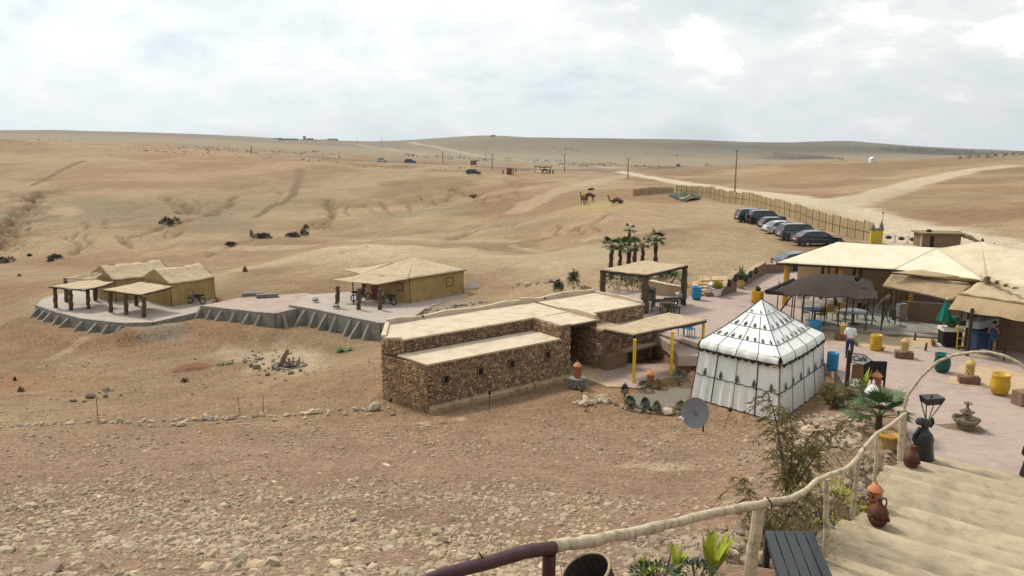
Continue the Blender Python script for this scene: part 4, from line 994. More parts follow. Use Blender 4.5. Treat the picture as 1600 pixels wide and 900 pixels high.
# ---- huts on the terraces
def retaining(label, top, z, segs, mat='concrete', floor='paving_far', name='terrace', hgt=1.3, butt=(), th=.18):
    t = thing(name, label, 'terrace', top[0])
    P = E2(top); M().prism(P, z-hgt, z-.003).build('core', MT['mud'], t)
    M().prism(P, z, z+.02).build('paved_top', MT[floor], t)
    for i in segs:
        a, b = top[i], top[(i+1) % len(top)]; d = (b-a).normalized(); o = Vector((d.y, -d.x, 0)); 
        if o.y > .2: o = -o
        M().prism([a-d*.02, b+d*.02, b+d*.02+o*th, a-d*.02+o*th], z-hgt-.3, z+.06).build('retaining_wall', MT[mat], t)
    rr = random.Random(len(butt))
    for (px, ) in [(b,) for b in butt]:
        # find the wall under this column of the view
        best = None
        for i in segs:
            a, b = top[i], top[(i+1) % len(top)]
            pa, pb = proj(*a)[0], proj(*b)[0]
            if min(pa, pb) <= px <= max(pa, pb): best = (a.lerp(b, (px-pa)/(pb-pa)), a, b)
        if not best: continue
        q, a, b = best; d = (b-a).normalized(); o = Vector((d.y, -d.x, 0)); o = -o if o.y > .2 else o
        o = (o+Vector((-.35, 0, 0))).normalized()
        ln = 1.45*rr.uniform(.75, 1.2); q = q+o*th*.6; hw = d*.11
        m = M(); v = [q-hw+Vector((0, 0, -.12)), q+hw+Vector((0, 0, -.12)), q-hw+Vector((0, 0, -hgt-.2)), q+hw+Vector((0, 0, -hgt-.2)), q+o*ln-hw+Vector((0, 0, -hgt-.2)), q+o*ln+hw+Vector((0, 0, -hgt-.2)), q+o*.14-hw+Vector((0, 0, -.12)), q+o*.14+hw+Vector((0, 0, -.12))]
        m.add(v, [(0, 2, 4, 6), (1, 7, 5, 3), (0, 6, 7, 1), (6, 4, 5, 7), (0, 1, 3, 2), (2, 3, 5, 4)]); m.build('buttress', MT['concrete'], t)
    return t
retaining('curved concrete terrace with sloping buttresses under the two left huts', TER1, -3.8, range(0, 7), hgt=1.15, floor='paving_dusty', butt=(57, 64, 74, 84, 97, 112, 133, 155, 173, 193))
retaining('low terrace with pinkish paving between the left huts and the middle hut', TER2, -3.25, range(0, 5), hgt=1.5, butt=(317, 333, 350, 370, 392, 410, 440))
retaining('grey concrete terrace with sloping buttresses under the middle hut', TER3, -3.1, range(0, 4), hgt=1.9, butt=(461, 480, 496, 514, 529, 551, 566, 581), floor='paving_dusty')
def hut_window(t, P, X, s=.42):
    f = M(); n = Vector((X.y, -X.x, 0)); up = Vector((0, 0, 1))
    def bar(x0, x1, z0, z1, d=.05): 
        a = P+X*x0+up*z0+n*.0; v = [P+X*x+up*z+n*o for o in (-.02, d) for x, z in ((x0, z0), (x1, z0), (x1, z1), (x0, z1))]
        f.add(v, [(0,1,2,3),(7,6,5,4),(0,4,5,1),(1,5,6,2),(2,6,7,3),(3,7,4,0)])
    bar(-s, s, -s, -s+.09); bar(-s, s, s-.09, s); bar(-s, -s+.09, -s+.09, s-.09); bar(s-.09, s, -s+.09, s-.09); bar(-.04, .04, -s+.09, s-.09, .04); bar(-s+.09, -.04, -.04, .04, .035); bar(.04, s-.09, -.04, .04, .035)
    w = f.build('window', MT['window_red'], t)
    g = M(); v = [P+X*x+up*z+n*.012 for x, z in ((-s+.05, -s+.05), (s-.05, -s+.05), (s-.05, s-.05), (-s+.05, s-.05))]; g.slab(v, .001) if False else g.add(v, [(0, 1, 2, 3)])
    g.build('pane', MT['table_grey'], w)
def walls(t, P, z0, z1, mat='cloth_wall', skip=(), th=.05, name='wall'):
    n = len(P)
    for i in range(n):
        if i in skip: continue
        a, b = Vector(P[i]), Vector(P[(i+1) % n]); d = (b-a).normalized(); o = Vector((d.y, -d.x, 0))*th/2
        m = M(); N_ = 14; rr = random.Random(i)
        za = z1[i] if isinstance(z1, (list, tuple)) else z1; zb = z1[(i+1) % n] if isinstance(z1, (list, tuple)) else z1
        vs = []; 
        for k in range(N_+1):
            q = a.lerp(b, k/N_); zz = za+(zb-za)*k/N_; bul = o*rr.uniform(.3, 1.0)*1.2
            for j in range(4):
                f = j/3; vs += [Vector((q[0], q[1], z0+(zz-z0)*f))+o+bul*math.sin(PI*f), Vector((q[0], q[1], z0+(zz-z0)*f))-o]
        fs = []
        for k in range(N_):
            for j in range(3):
                p = k*8+j*2; fs += [(p, p+8, p+10, p+2), (p+1, p+3, p+11, p+9)]
        m.add(vs, fs); m.build(name, MT[mat], t, smooth=True)
        M().tube([(a[0], a[1], z0), (a[0], a[1], za)], .045, 6).build('corner_pole', MT['pole_dark'], t)
def awning_posts(t, pts, z0, r=.17):
    for i, (p, zt) in enumerate(pts):
        rr = random.Random(i+int(abs(p[0])*10)); n = 7
        P = [(p[0]+rr.uniform(-.04, .04)*(k > 0)+.02*k, p[1], z0+(zt-z0)*k/n) for k in range(n+1)]
        M().tube(P, [r*rr.uniform(.85, 1.15) for _ in P], 8).build('post', MT['palm_log'], t)
def sheet(t, pts, name, mat, th=.06, seed=0, amp=.03, nx=14, ny=8, sag=.1):
    M().patch(pts[0], pts[1], pts[2], pts[3], nx, ny, sag, amp, th, seed).build(name, MT[mat], t, smooth=True)
# middle hut
z = -3.1; K1, K2, K0 = at(641, 474, z), at(724, 459, z), at(572, 466, z); K3 = K0+K2-K1
h = thing('canvas_hut', 'middle canvas hut with pyramid roof, small red framed window and deep awning on log posts', 'hut', (K1+K3)/2)
walls(h, [K1, K2, K3, K0], z, -1.02)
ev = [Vector((p[0], p[1], -.98)) for p in (K1, K2, K3, K0)]; cen = sum(ev, Vector())/4; ev = [cen+(p-cen)*1.07 for p in ev]; ap = atY(647, 402, 68.2)
for i in range(4):
    a, b = ev[i], ev[(i+1) % 4]; m = M().patch(a, b, ap+(b-a)*.001, ap, 12, 10, .10, .02, .06, i, 0); m.build('roof', MT['cloth_tan'], h, smooth=True)
    M().tube([a-Vector((0,0,.06)), b-Vector((0,0,.06))], .045, 6).build('eave_rope', MT['wood'], h)
a1, a2 = at(519, 437, -1.25), at(588, 444, -1.3)
sheet(h, [a1, a2, ev[0]+Vector((0, 0, .03)), ev[3].lerp(ev[0], .05)+Vector((0, 0, .03))], 'awning', 'cloth_tan', seed=4)
sheet(h, [at(537, 421, -1.1), at(552, 424, -1.05), ev[3], at(612, 411, -.75)], 'awning', 'cloth_tan', seed=6, nx=8, ny=5)
awning_posts(h, [(at(527, 481, z), -1.35), (at(560, 484, z), -1.38), (at(567, 463, z), -1.2), (at(593, 484, z), -1.4)], z)
M().tube([at(553, 476, z), at(551, 441, -1.3)], .05, 6).build('pole', MT['pole_dark'], h)
dr = (K2-K1).normalized(); hut_window(h, K1+dr*(K2-K1).length*.73+Vector((0, 0, 1.28)), dr)
dr2 = (K1-K0).normalized(); hut_window(h, K0+dr2*(K1-K0).length*.78+Vector((0, 0, 1.3)), dr2, .36)
M().obox(K0+dr2*1.0-Vector((-dr2.y, dr2.x, 0))*.04, .7, .06, 1.7, math.atan2(dr2.y, dr2.x)).build('door', MT['window_red'], h)
# two left huts: ridge tents with a flat awning in front
def ridge_hut(label, K1, K2, K0, z, peak, ridge_end, aw, posts, seed):
    h = thing('canvas_hut', label, 'hut', (K1+K2)/2, group='ridge roofed canvas huts on the left terrace'); K3 = K0+K2-K1; ze = z+2.0
    walls(h, [K1, K2, K3, K0], z, ze-.05)
    e = [Vector((p[0], p[1], ze)) for p in (K1, K2, K3, K0)]; c = sum(e, Vector())/4; e = [c+(p-c)*1.06 for p in e]
    m1 = (e[0]+e[3])/2; m2 = (e[1]+e[2])/2; zp = ze+1.05; g1 = Vector((m1[0], m1[1], zp)); g2 = Vector((m2[0], m2[1], zp-.05))
    sheet(h, [e[0], e[1], g2, g1], 'roof', 'cloth_tan', seed=seed, sag=.14); sheet(h, [e[3], e[2], g2, g1], 'roof', 'cloth_tan', seed=seed+1, sag=.14)
    for a, b, g in ((e[0], e[3], g1), (e[1], e[2], g2)):
        a = a.lerp(b, .02); m = M(); m.add([a, b, g], [(0, 1, 2)]); m.add([a+Vector((0, .03, 0)), b+Vector((0, .03, 0)), g+Vector((0, .03, 0))], [(2, 1, 0)]); m.build('gable', MT['cloth_wall'], h)
    sheet(h, aw, 'awning', 'cloth_tan', seed=seed+2, sag=.1)
    awning_posts(h, posts, z)
    for i in (0, 1): rimpole(h, aw[i], aw[i+1], seed=seed+i, r=.06)
    return h
z = -3.8
K1, K2 = at(269, 479, z), at(336, 467, z); K0 = K1+Vector((-3.6, 2.7, 0))
ridge_hut('right hand ridge roofed canvas hut on the left terrace, its side wall lit yellow', K1, K2, K0, z, None, None,
   [at(161, 452, -1.9), at(220, 460, -1.95), at(270, 447, -1.75), at(221, 440, -1.75)], [(at(173, 488, z), -2.05), (at(197, 492, z), -2.05), (at(225, 496, z), -2.05), (at(213, 478, z), -1.9)], 40)
hb = thing('annex', 'small square canvas lean-to joined to the right end of the left huts', 'lean-to', K2)
b0 = at(313, 468, z); bs = [b0, at(336, 465, z), at(336, 465, z)+Vector((-1, 1.6, 0)), b0+Vector((-1, 1.6, 0))]; walls(hb, bs, z, z+1.85); sheet(hb, [Vector((p[0], p[1], z+1.95)) for p in bs], 'roof', 'cloth_tan', seed=9, nx=6, ny=5)
K1 = at(182, 472, z); K2 = K1+Vector((3.4, 3.6, 0)); K0 = K1+Vector((-3.4, 2.6, 0))
ridge_hut('left hand ridge roofed canvas hut standing behind its neighbour on the left terrace', K1, K2, K0, z, None, None,
   [at(77, 447, -1.9), at(133, 452, -1.95), at(178, 441, -1.75), at(145, 436, -1.75)], [(at(87, 481, z), -2.05), (at(111, 485, z), -2.05), (at(138, 483, z), -2.05), (at(104, 472, z), -1.9), (at(149, 470, z), -1.9)], 60)
sh = thing('sun_awning', 'narrow strip of tan awning behind the left hut on one short post', 'awning', at(102, 470, z))
sheet(sh, [at(100, 434, -1.7), at(146, 437, -1.75), at(160, 427, -1.3), at(150, 425, -1.2)], 'cloth', 'cloth_tan', seed=77, nx=6, ny=5); M().tube([at(103, 465, z), at(102, 436, -1.8)], .14, 8).build('post', MT['palm_log'], sh)

# ------------------------------------------------------------------ marquee and tents on the patio
def marquee():
    t = thing('marquee', 'large cream canvas marquee with sweeping roof on orange posts behind the dining floor', 'marquee', at(1400, 470, 0))
    e1, e2, e3 = at(1214, 410, 2.7), at(1400, 421, 2.65), at(1545, 440, 2.6)
    r1, r2, r3, r4 = at(1310, 378, 3.6), at(1462, 389, 3.5), at(1533, 377, 4.2), at(1640, 398, 4.0)
    e4 = at(1650, 462, 2.6)
    back = lambda p: p+Vector((4.2, 7.0, -1.0))
    b1, b2, b3, b4 = back(r1), back(r2), back(r3), back(r4); b1.z = b2.z = b3.z = b4.z = 2.6
    # front of the left bay, with a rippled edge
    M().patch(e1, e2, r2, r1, 26, 12, .10, .02, .006, 1, 0).build('roof', MT['cloth_cream'], t, smooth=True)
    M().patch(e2, e3, r2+(r3-r2)*.02, r2, 14, 12, .10, .015, .006, 2, 0).build('roof', MT['cloth_cream'], t, smooth=True)
    M().patch(e3, e4, r4, r3, 14, 10, .02, .015, .006, 3, 0).build('roof', MT['cloth_beige'], t, smooth=True)
    M().patch(r2+(r3-r2)*.01, e3, r3-(r3-e3)*.01, r3, 12, 10, .02, .004, .006, 4, 0).build('roof', MT['cloth_beige'], t, smooth=True)
    M().patch(b1, b2, r2, r1, 14, 8, .10, .015, .006, 5, 0).build('roof', MT['cloth_cream'], t, smooth=True)
    M().patch(b2, b3, r3, r2, 14, 8, .10, .015, .006, 6, 0).build('roof', MT['cloth_cream'], t, smooth=True)
    M().patch(b3, b4, r4, r3, 14, 8, .10, .015, .006, 7, 0).build('roof', MT['cloth_cream'], t, smooth=True)
    M().patch(e1, b1, r1+Vector((.01, 0, 0)), r1, 12, 8, .10, .015, .006, 8, 0).build('roof', MT['cloth_cream'], t, smooth=True)
    for px, yy, mt, r in ((1232, 0, 'pole_orange', .17), (1318, 0, 'pole_orange', .13), (1428, 0, 'pole_orange', .13)):
        q = e1.lerp(e2, (px-1214)/186)+Vector((.1, .35, 0)); M().tube([(q[0], q[1], 0), (q[0], q[1], 2.72)], r, 10).build('post', MT[mt], t)
    for k, (px, d) in enumerate(((1243, 5), (1249, 3.4), (1256, 5.5), (1266, 4), (1278, 6), (1293, 5.5), (1365, 3), (1372, 4), (1380, 5.5))):
        g_ = (b1-e1).normalized(); q = e1.lerp(e2, (px-1208)/186)+g_*d; M().tube([(q[0], q[1], 0), (q[0], q[1], 2.45)], .11, 8).build('post', MT['palm_log' if k % 3 else 'wood'], t)
    rimpole(t, e1+Vector((0, .1, 0)), e2+Vector((0, .1, 0)), 'pole_dark', .05, 8, 3, drop=.1); rimpole(t, e2+Vector((0, .1, 0)), e3+Vector((0, .1, 0)), 'pole_dark', .05, 8, 4, drop=.1)
    # back wall in the shade under the roof
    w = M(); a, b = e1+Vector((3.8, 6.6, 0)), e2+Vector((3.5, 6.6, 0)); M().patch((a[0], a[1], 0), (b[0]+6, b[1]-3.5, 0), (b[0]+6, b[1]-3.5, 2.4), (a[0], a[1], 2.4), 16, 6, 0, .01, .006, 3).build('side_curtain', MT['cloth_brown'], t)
marquee()

def black_tent():
    P = [at(1205, 458, 2.15), at(1372, 466, 2.2), at(1362, 440, 2.3), at(1246, 436, 2.3)]
    t = thing('black_tent', 'low dark brown woven tent on thin poles between the marquee and white tent', 'tent', at(1300, 505, 0))
    mid = at(1292, 432, 2.85)
    c = sum(P, Vector())/4
    m = M(); nx, ny = 20, 12; vs = []
    for j in range(ny+1):
        for i in range(nx+1):
            a, b = i/nx, j/ny; q = P[0]*(1-a)*(1-b)+P[1]*a*(1-b)+P[2]*a*b+P[3]*(1-a)*b
            q = q+Vector((0, 0, .52*math.sin(PI*a)**.8*math.sin(PI*min(b*.55+.2*(b > 0), 1))*(b**.6)+.02*math.sin(a*30+b*9)-.10*math.sin(PI*a*3)**2*(1-b))); vs.append(q)
    w = nx+1; n = len(vs); m.add(vs+[v-Vector((0, 0, .03)) for v in vs], [(j*w+i, j*w+i+1, (j+1)*w+i+1, (j+1)*w+i) for j in range(ny) for i in range(nx)]+[(n+(j+1)*w+i, n+(j+1)*w+i+1, n+j*w+i+1, n+j*w+i) for j in range(ny) for i in range(nx)])
    m.build('roof', MT['cloth_black'], t, smooth=True)
    M().tube([P[3]+Vector((-.3, -.2, 0)), P[0]+Vector((-.2, .1, .05)), P[0].lerp(P[1], .12)], [.1, .13, .1], 8).build('rolled_edge', MT['cloth_black'], t)
    for px, py in ((1213, 488), (1236, 490), (1239, 496), (1252, 509), (1267, 509), (1287, 500), (1320, 503), (1330, 500), (1352, 509), (1362, 500), (1376, 509), (1378, 500)):
        q = at(px, py+8, 0); M().tube([q, (q[0]+.03, q[1], 2.12)], .032, 6).build('pole', MT['pole_dark'], t)
    M().tube([at(1216, 490, 0), at(1240, 458, 2.1)], .05, 6).build('brace', MT['pole_dark'], t)
    M().lathe(at(1339, 437, 2.75), [(.03, -.1), (.14, 0), (.18, .12), (.1, .24), (.02, .3)], 10).build('finial', MT['pole_dark'], t)
black_tent()

def pavilion():
    t = thing('thatched_pavilion', 'two tiered brown cloth roofed pavilion on dark posts between black tent and tan tent', 'pavilion', at(1440, 510, 0))
    lo = [at(1379, 445, 2.3), at(1489, 468, 2.2), at(1527, 446, 2.45), at(1412, 430, 2.5)]
    up = [at(1394, 426, 2.95), at(1524, 441, 2.8), at(1530, 436, 2.9), at(1440, 423, 3.05)]
    M().patch(lo[0], lo[1], up[1], up[0], 20, 6, .08, .02, .05, 1).build('lower_roof', MT['thatch'], t, smooth=True)
    M().patch(lo[1], lo[2], up[2]+Vector((0,0,-.1)), up[1]+Vector((0,0,-.1)), 8, 6, .05, .02, .05, 2).build('lower_roof', MT['thatch'], t, smooth=True)
    u2 = [p+Vector((0, 0, .14)) for p in up]; u2[0] += Vector((-.2, -.3, -.05)); u2[1] += Vector((.2, -.3, -.05)); u2[3] = at(1440, 421, 3.2); u2[2] = at(1530, 437, 3.05)
    M().patch(*u2, 18, 5, .03, .02, .06, 3).build('upper_roof', MT['cloth_brown'], t, smooth=True)
    for a, b, s in ((lo[0], lo[1], 3), (u2[0], u2[1], 5), (lo[1], lo[2], 7)): rimpole(t, a, b, 'palm_log', .05, 8, s, drop=.08)
    for px, py in ((1402, 494), (1396, 500), (1466, 505), (1418, 480), (1500, 500)):
        q = at(px, py, 0); M().tube([q, (q[0], q[1], 2.25)], .11, 8).build('post', MT['palm_log'], t)
    M().patch(at(1417, 501, 0), at(1500, 510, 0), at(1500, 510, 0)+Vector((0, 0, 1.15)), at(1417, 501, 0)+Vector((0, 0, 1.15)), 12, 5, 0, .01, .1, 2).build('low_wall', MT['mud_dark'], t)
    M().tube([at(1405, 506, .0)+Vector((0, 0, 1.3)), at(1500, 513, 0)+Vector((0, 0, 1.3))], .02, 5).build('rail', MT['concrete'], t)
    q = at(1404, 500, 0); M().obox((q[0], q[1]-.2, 0), .55, .3, 1.0, .3).build('pier', MT['concrete'], t)
pavilion()
def tan_tent():
    t = thing('tan_tent', 'tan canvas stall tent with deep hanging front at the right edge of the patio', 'tent', at(1540, 540, 0))
    f0, f1 = at(1497, 459, 2.75), at(1680, 486, 2.75); b0, b1 = at(1529, 441, 3.0), at(1700, 455, 3.0)
    M().patch(f0, f1, b1, b0, 18, 8, .10, .03, .04, 5).build('roof', MT['cloth_tan'], t, smooth=True)
    v0, v1 = at(1482, 483, 2.1), at(1680, 515, 2.05)
    m = M(); nx, nz_ = 50, 6; vs = []
    for i in range(nx+1):
        for j in range(nz_+1):
            a, b = i/nx, j/nz_; q = f0.lerp(f1, a).lerp(v0.lerp(v1, a), b); vs.append(q+Vector((0, -.05*math.sin(a*38)*b-.06*math.sin(PI*b), .03*math.sin(a*19)*b)))
    w = nz_+1; m.add(vs, [(i*w+j, (i+1)*w+j, (i+1)*w+j+1, i*w+j+1) for i in range(nx) for j in range(nz_)]); m.add([v+Vector((0, .02, 0)) for v in vs], [(i*w+j+1, (i+1)*w+j+1, (i+1)*w+j, i*w+j) for i in range(nx) for j in range(nz_)])
    m.build('valance', MT['cloth_brown'], t, smooth=True)
    M().tube([f0.lerp(f1, i/12)+Vector((0, -.03, .02+.03*math.sin(i*2.2))) for i in range(13)], .06, 7).build('edge_roll', MT['cloth_brown'], t)
    s0 = [b0+Vector((.0, 2.5, -.6)), b0, f0, v0]
    M().patch(v0, f0, b0, b0+Vector((.6, .5, -.9)), 6, 6, 0, .01, .03, 2).build('side_flap', MT['cloth_brown'], t, smooth=True)
    for px, py in ((1511, 556), (1508, 545), (1640, 585)):
        q = at(px, py, 0); M().tube([q, (q[0], q[1], 2.3)], .08, 8).build('post', MT['pole_dark'], t)
    q = at(1568, 564, 0); M().tube([q, (q[0], q[1], 2.1)], .035, 6).build('pole', MT['pole_dark'], t)
    a, b = at(1512, 541, 0), at(1680, 560, 0); M().patch(a, b, b+Vector((0, 0, 2.6)), a+Vector((0, 0, 2.6)), 10, 6, 0, .02, .08, 6).build('back_wall', MT['mud_dark'], t)
    a, c_ = at(1512, 541, 0), at(1512, 558, 0)
    # gathered rope and folded cloth lying on the roof
    pts = [at(1535+i*7, 432+i*2.2+(3 if i % 2 else 0), 3.2) for i in range(9)]
    M().tube(pts, [.16, .2, .14, .1, .12, .09, .1, .07, .05], 7).build('folded_cloth', MT['cloth_tan'], t)
    return t
tan_tent()

# ------------------------------------------------------------------ pots, lanterns, furniture (each modelled at its own origin)
def put(o, p, rz=0): o.location = p; o.rotation_euler = (0, 0, rz); return o
def pot(kind, mat, label, p, h, r, group=None, soil=True):
    if kind == 'barrel': prof = [(r*.86, 0), (r*.98, h*.15), (r, h*.5), (r*.97, h*.85), (r*1.02, h*.9), (r*1.02, h), (r*.9, h), (r*.86, h*.8)]
    elif kind == 'urn': prof = [(r*.55, 0), (r*.85, h*.12), (r*1.0, h*.4), (r*.98, h*.6), (r*.86, h*.82), (r*.95, h*.9), (r*1.0, h), (r*.86, h), (r*.8, h*.85)]
    else: prof = [(r*.75, 0), (r*.9, h*.5), (r, h*.93), (r*1.06, h*.94), (r*1.06, h), (r*.9, h), (r*.86, h*.85)]
    t = thing('pot' if kind != 'barrel' else 'planter_barrel', label, 'pot', p, group=group)
    M().lathe((0, 0, 0), prof, 20).build('body', MT[mat], t, smooth=True, world=False)
    if soil: M().lathe((0, 0, h*.8), [(r*.85, 0), (r*.8, .03), (.01, .05)], 14).build('soil', MT['mud_dark'], t, world=False)
    return t
def leafy(name, mat, parent, n, r, h, z0=0, leaf=.12, seed=0, droop=.3, wide=.35, ball=False):
    rr = random.Random(seed); m = M()
    for _ in range(n):
        if ball:
            a, b = rr.uniform(0, 2*PI), math.acos(rr.uniform(-.2, 1)); q = r*(.55+.45*rr.random()); d = Vector((math.cos(a)*math.sin(b), math.sin(a)*math.sin(b), math.cos(b))); c = Vector((d.x*q, d.y*q, z0+h*.45+d.z*h*.5*(.6+.4*rr.random())))
            d = (d+Vector((rr.uniform(-.6, .6), rr.uniform(-.6, .6), rr.uniform(-.3, .6)))).normalized()
        else:
            a = rr.uniform(0, 2*PI); el = rr.uniform(.5, 1.35); d = Vector((math.cos(a)*math.cos(el), math.sin(a)*math.cos(el), math.sin(el))); c = Vector((rr.uniform(-.03, .03), rr.uniform(-.03, .03), z0))
        L_ = leaf*rr.uniform(.6, 1.3); s = d.cross(Vector((0, 0, 1))); s = s.normalized() if s.length > .01 else Vector((1, 0, 0)); s *= L_*wide/2
        mid = c+d*L_*.5; tip = c+d*L_-Vector((0, 0, L_*droop*(1-abs(d.z))))
        m.add([c, mid+s, tip, mid-s], [(0, 1, 2, 3)]); 
    return m.build(name, MT[mat], parent, world=False)
def fan_plant(parent, mat, n, L0, z0=0, seed=0, name='leaf', blades=9, wide=.045, up=(.35, 1.3)):
    """stiff leaves, each a bundle of blades"""
    rr = random.Random(seed)
    for k in range(n):
        a = 2*PI*k/n+rr.uniform(-.3, .3); el = rr.uniform(*up); L_ = L0*rr.uniform(.75, 1.15); m = M()
        d = Vector((math.cos(a)*math.cos(el), math.sin(a)*math.cos(el), math.sin(el))); s = d.cross(Vector((0, 0, 1))).normalized(); u = s.cross(d)
        st = Vector((0, 0, z0)); hub = st+d*L_*.45; m.tube([st, hub], [.012*L0+.006, .006*L0+.004], 5)
        for i in range(blades):
            t = (i/(blades-1)-.5)*2*1.15; dd = (d*math.cos(t)+s*math.sin(t)).normalized(); l = L_*.58*(1-.22*abs(t)); w = u.cross(dd)*wide*L0
            mid = hub+dd*l*.5+u*.02*L0; tip = hub+dd*l-Vector((0, 0, l*.16*rr.uniform(.3, 1.6))); m.add([hub, mid+w, tip, mid-w], [(0, 1, 2, 3)])
        m.build(name, MT[mat], parent, world=False)
def lantern(label, p, h, r, mats=('terracotta', 'terracotta_pale'), group=None, plinth=None, holes=True):
    t = thing('clay_lantern', label, 'lantern', p, group=group); z = 0
    M().lathe((0, 0, z), [(r*.95, 0), (r, .02), (r*.94, h*.3), (r*.98, h*.62), (r, h*.66)], 16).build('body', MT[mats[0]], t, world=False)
    M().lathe((0, 0, z+h*.655), [(r*1.18, 0), (r*1.22, h*.03), (r*1.0, h*.10), (r*.6, h*.19), (r*.16, h*.235), (r*.22, h*.27), (r*.10, h*.33), (.004, h*.36)], 16).build('dome', MT[mats[1]], t, world=False)
    if holes:
        for ring, zz in enumerate((.14, .30, .46)):
            m = M()
            for k in range(8):
                a = 2*PI*(k+.5*(ring % 2))/8; m.obox((math.cos(a)*r*.955, math.sin(a)*r*.955, h*zz), .036*h*1.5, r*.12, .06*h, a+PI/2)
            tag(m.build('opening', MT['dark'], t, world=False), kind='stuff')
    return t
def plinth(label, p, sx, sy, h, rz=.3, mat='brick_brown'):
    t = thing('brick_plinth', label, 'plinth', p, rz)
    for i, (a, b) in enumerate(((-1, -1), (1, -1), (-1, 1), (1, 1))):
        M().obox((a*sx/4, b*sy/4, 0), sx/2-.012, sy/2-.012, h).build('brick', MT[mat], t, world=False)
    return t
# yellow pierced lanterns on brown blocks
for i, (px, py, hl, lb) in enumerate(((1414, 560, .62, 'left of the green urn on a low plinth'), (1516, 600, .70, 'between the green urn and the large yellow urn'), (1318, 532, .60, 'just behind the man in the white shirt'))):
    p = at(px, py, 0); plinth('brown brick plinth under the lantern '+lb, p+Vector((0, .12, 0)), .78, .5, .30, -.35, 'brick_dark')
    lantern('yellow pierced clay lantern '+lb, p+Vector((0, .12, .302)), hl*1.15, .17, ('lantern_yellow', 'lantern_yellow'), 'yellow clay lanterns')
p = at(1597, 632, 0); plinth('brown block plinth cut by the right edge of the view', p, .6, .5, .55, .2, 'brick_brown')
# terracotta lanterns
p = at(902, 604, -1.05); t_ = thing('stone_pedestal', 'short round grey stone pedestal beside the dark doorway of the long building', 'pedestal', p)
rr = random.Random(2)
for k in range(2):
    for j in range(9): a = 2*PI*(j+.5*k)/9; M().obox((.27*math.cos(a), .27*math.sin(a), k*.19), .19, .2, .175, a).build('stone', MT['concrete_dark'], t_, world=False)
M().lathe((0, 0, .37), [(.38, 0), (.38, .06), (.3, .07)], 14).build('top', MT['concrete'], t_, world=False)
lantern('orange terracotta lantern on the stone pedestal at the doorway of the long building', p+Vector((0, 0, .442)), .80, .17)
lantern('orange terracotta lantern behind the round bushes below the yellow posts', at(1016, 601, -.98), .75, .17)
lantern('orange terracotta lantern standing by the black board of the cafe sign', at(1368, 607, 0), .8, .2)
p = at(1368, 612, 0); plinth('dark brick plinth in the shrubs behind the white pierced lantern', at(1352, 620, 0)+Vector((-.1, .3, -.1)), .9, .7, .35, .2)
# white pierced lantern in the shrubs
def white_lantern(label, p, h):
    t = thing('white_lantern', label, 'lantern', p)
    M().lathe((0, 0, 0), [(.20, 0), (.27, .04), (.27, h*.35), (.26, h*.5)], 16).build('body', MT['white_paint'], t, world=False)
    M().lathe((0, 0, h*.5), [(.31, 0), (.30, .04), (.17, h*.2), (.06, h*.32), (.06, h*.38), (.02, h*.5)], 16).build('roof', MT['white_paint'], t, world=False)
    m = M()
    for k in range(12): a = 2*PI*k/12; m.obox((.265*math.cos(a), .265*math.sin(a), .08), .035, .05, h*.36, a)
    tag(m.build('opening', MT['trim_black'], t, world=False), kind='stuff')
white_lantern('white painted metal lantern half hidden by the fan palm beside the cafe sign', at(1362, 632, .0), 1.0)
# pots and barrels
pot('barrel', 'blue', 'bright blue barrel behind the right shoulder of the white tent', at(1272, 526, 0), .85, .30, 'blue barrels')
pot('barrel', 'blue', 'blue barrel half hidden at the right corner of the white tent', at(1300, 578, 0), .8, .25, 'blue barrels')
t_ = pot('urn', 'blue', 'small blue barrel beside the palm shelter', at(1088, 468, 0), .85, .34, 'blue barrels')
pot('barrel', 'yellow', 'yellow barrel on the patio right of the man', at(1368, 547, 0), .78, .27, 'yellow pots')
pot('urn', 'yellow', 'large yellow urn near the right edge of the patio', at(1561, 616, 0), .85, .36, 'yellow pots')
pot('urn', 'green_pot', 'dark green urn standing under the wooden arch', at(1471, 581, 0), .82, .34)
t_ = pot('barrel', 'yellow', 'yellow barrel planted with a small shrub behind the tip of the white tent', at(1183, 473, 0), .8, .38, 'yellow pots')
leafy('foliage', 'leaf_green', t_, 60, .4, .9, .7, .35, 5, .2, .3)
t_ = pot('bucket', 'white_paint', 'white planter with a dark shrub at the left corner of the palm shelter', at(1011, 487, 0), .62, .26, 'white planters'); leafy('foliage', 'leaf_dark', t_, 90, .35, .9, .5, .26, 6, .2, .35, True)
t_ = pot('bucket', 'white_paint', 'white planter at the right palm trunk post of the shelter', at(1064, 475, 0), .7, .34, 'white planters'); leafy('foliage', 'leaf_dark', t_, 60, .3, .6, .5, .3, 7)
t_ = pot('bucket', 'white_paint', 'white square planter with lime leaves at the foot of the brown ramp wall', at(1120, 463, 0), .55, .33, 'white planters'); leafy('foliage', 'leaf_lime', t_, 110, .6, 1.0, .45, .6, 8, .3, .3)
t_ = pot('urn', 'cloth_cream' if False else 'lantern_yellow', 'pale urn with a tall cactus beside the ramp wall', at(1157, 450, 0), .6, .3); leafy('foliage', 'leaf_green', t_, 34, .2, 1.0, .5, .95, 9, .1, .16)
lantern('white pierced lantern on a brick block by the steps beside the palm shelter', at(1111, 461, 0)+Vector((0, 0, .25)), .7, .24, ('white_paint', 'white_paint')); plinth('small brick block holding the white lantern at the steps', at(1111, 462, 0), .9, .6, .25, 0)
p = at(1290, 508, 0)
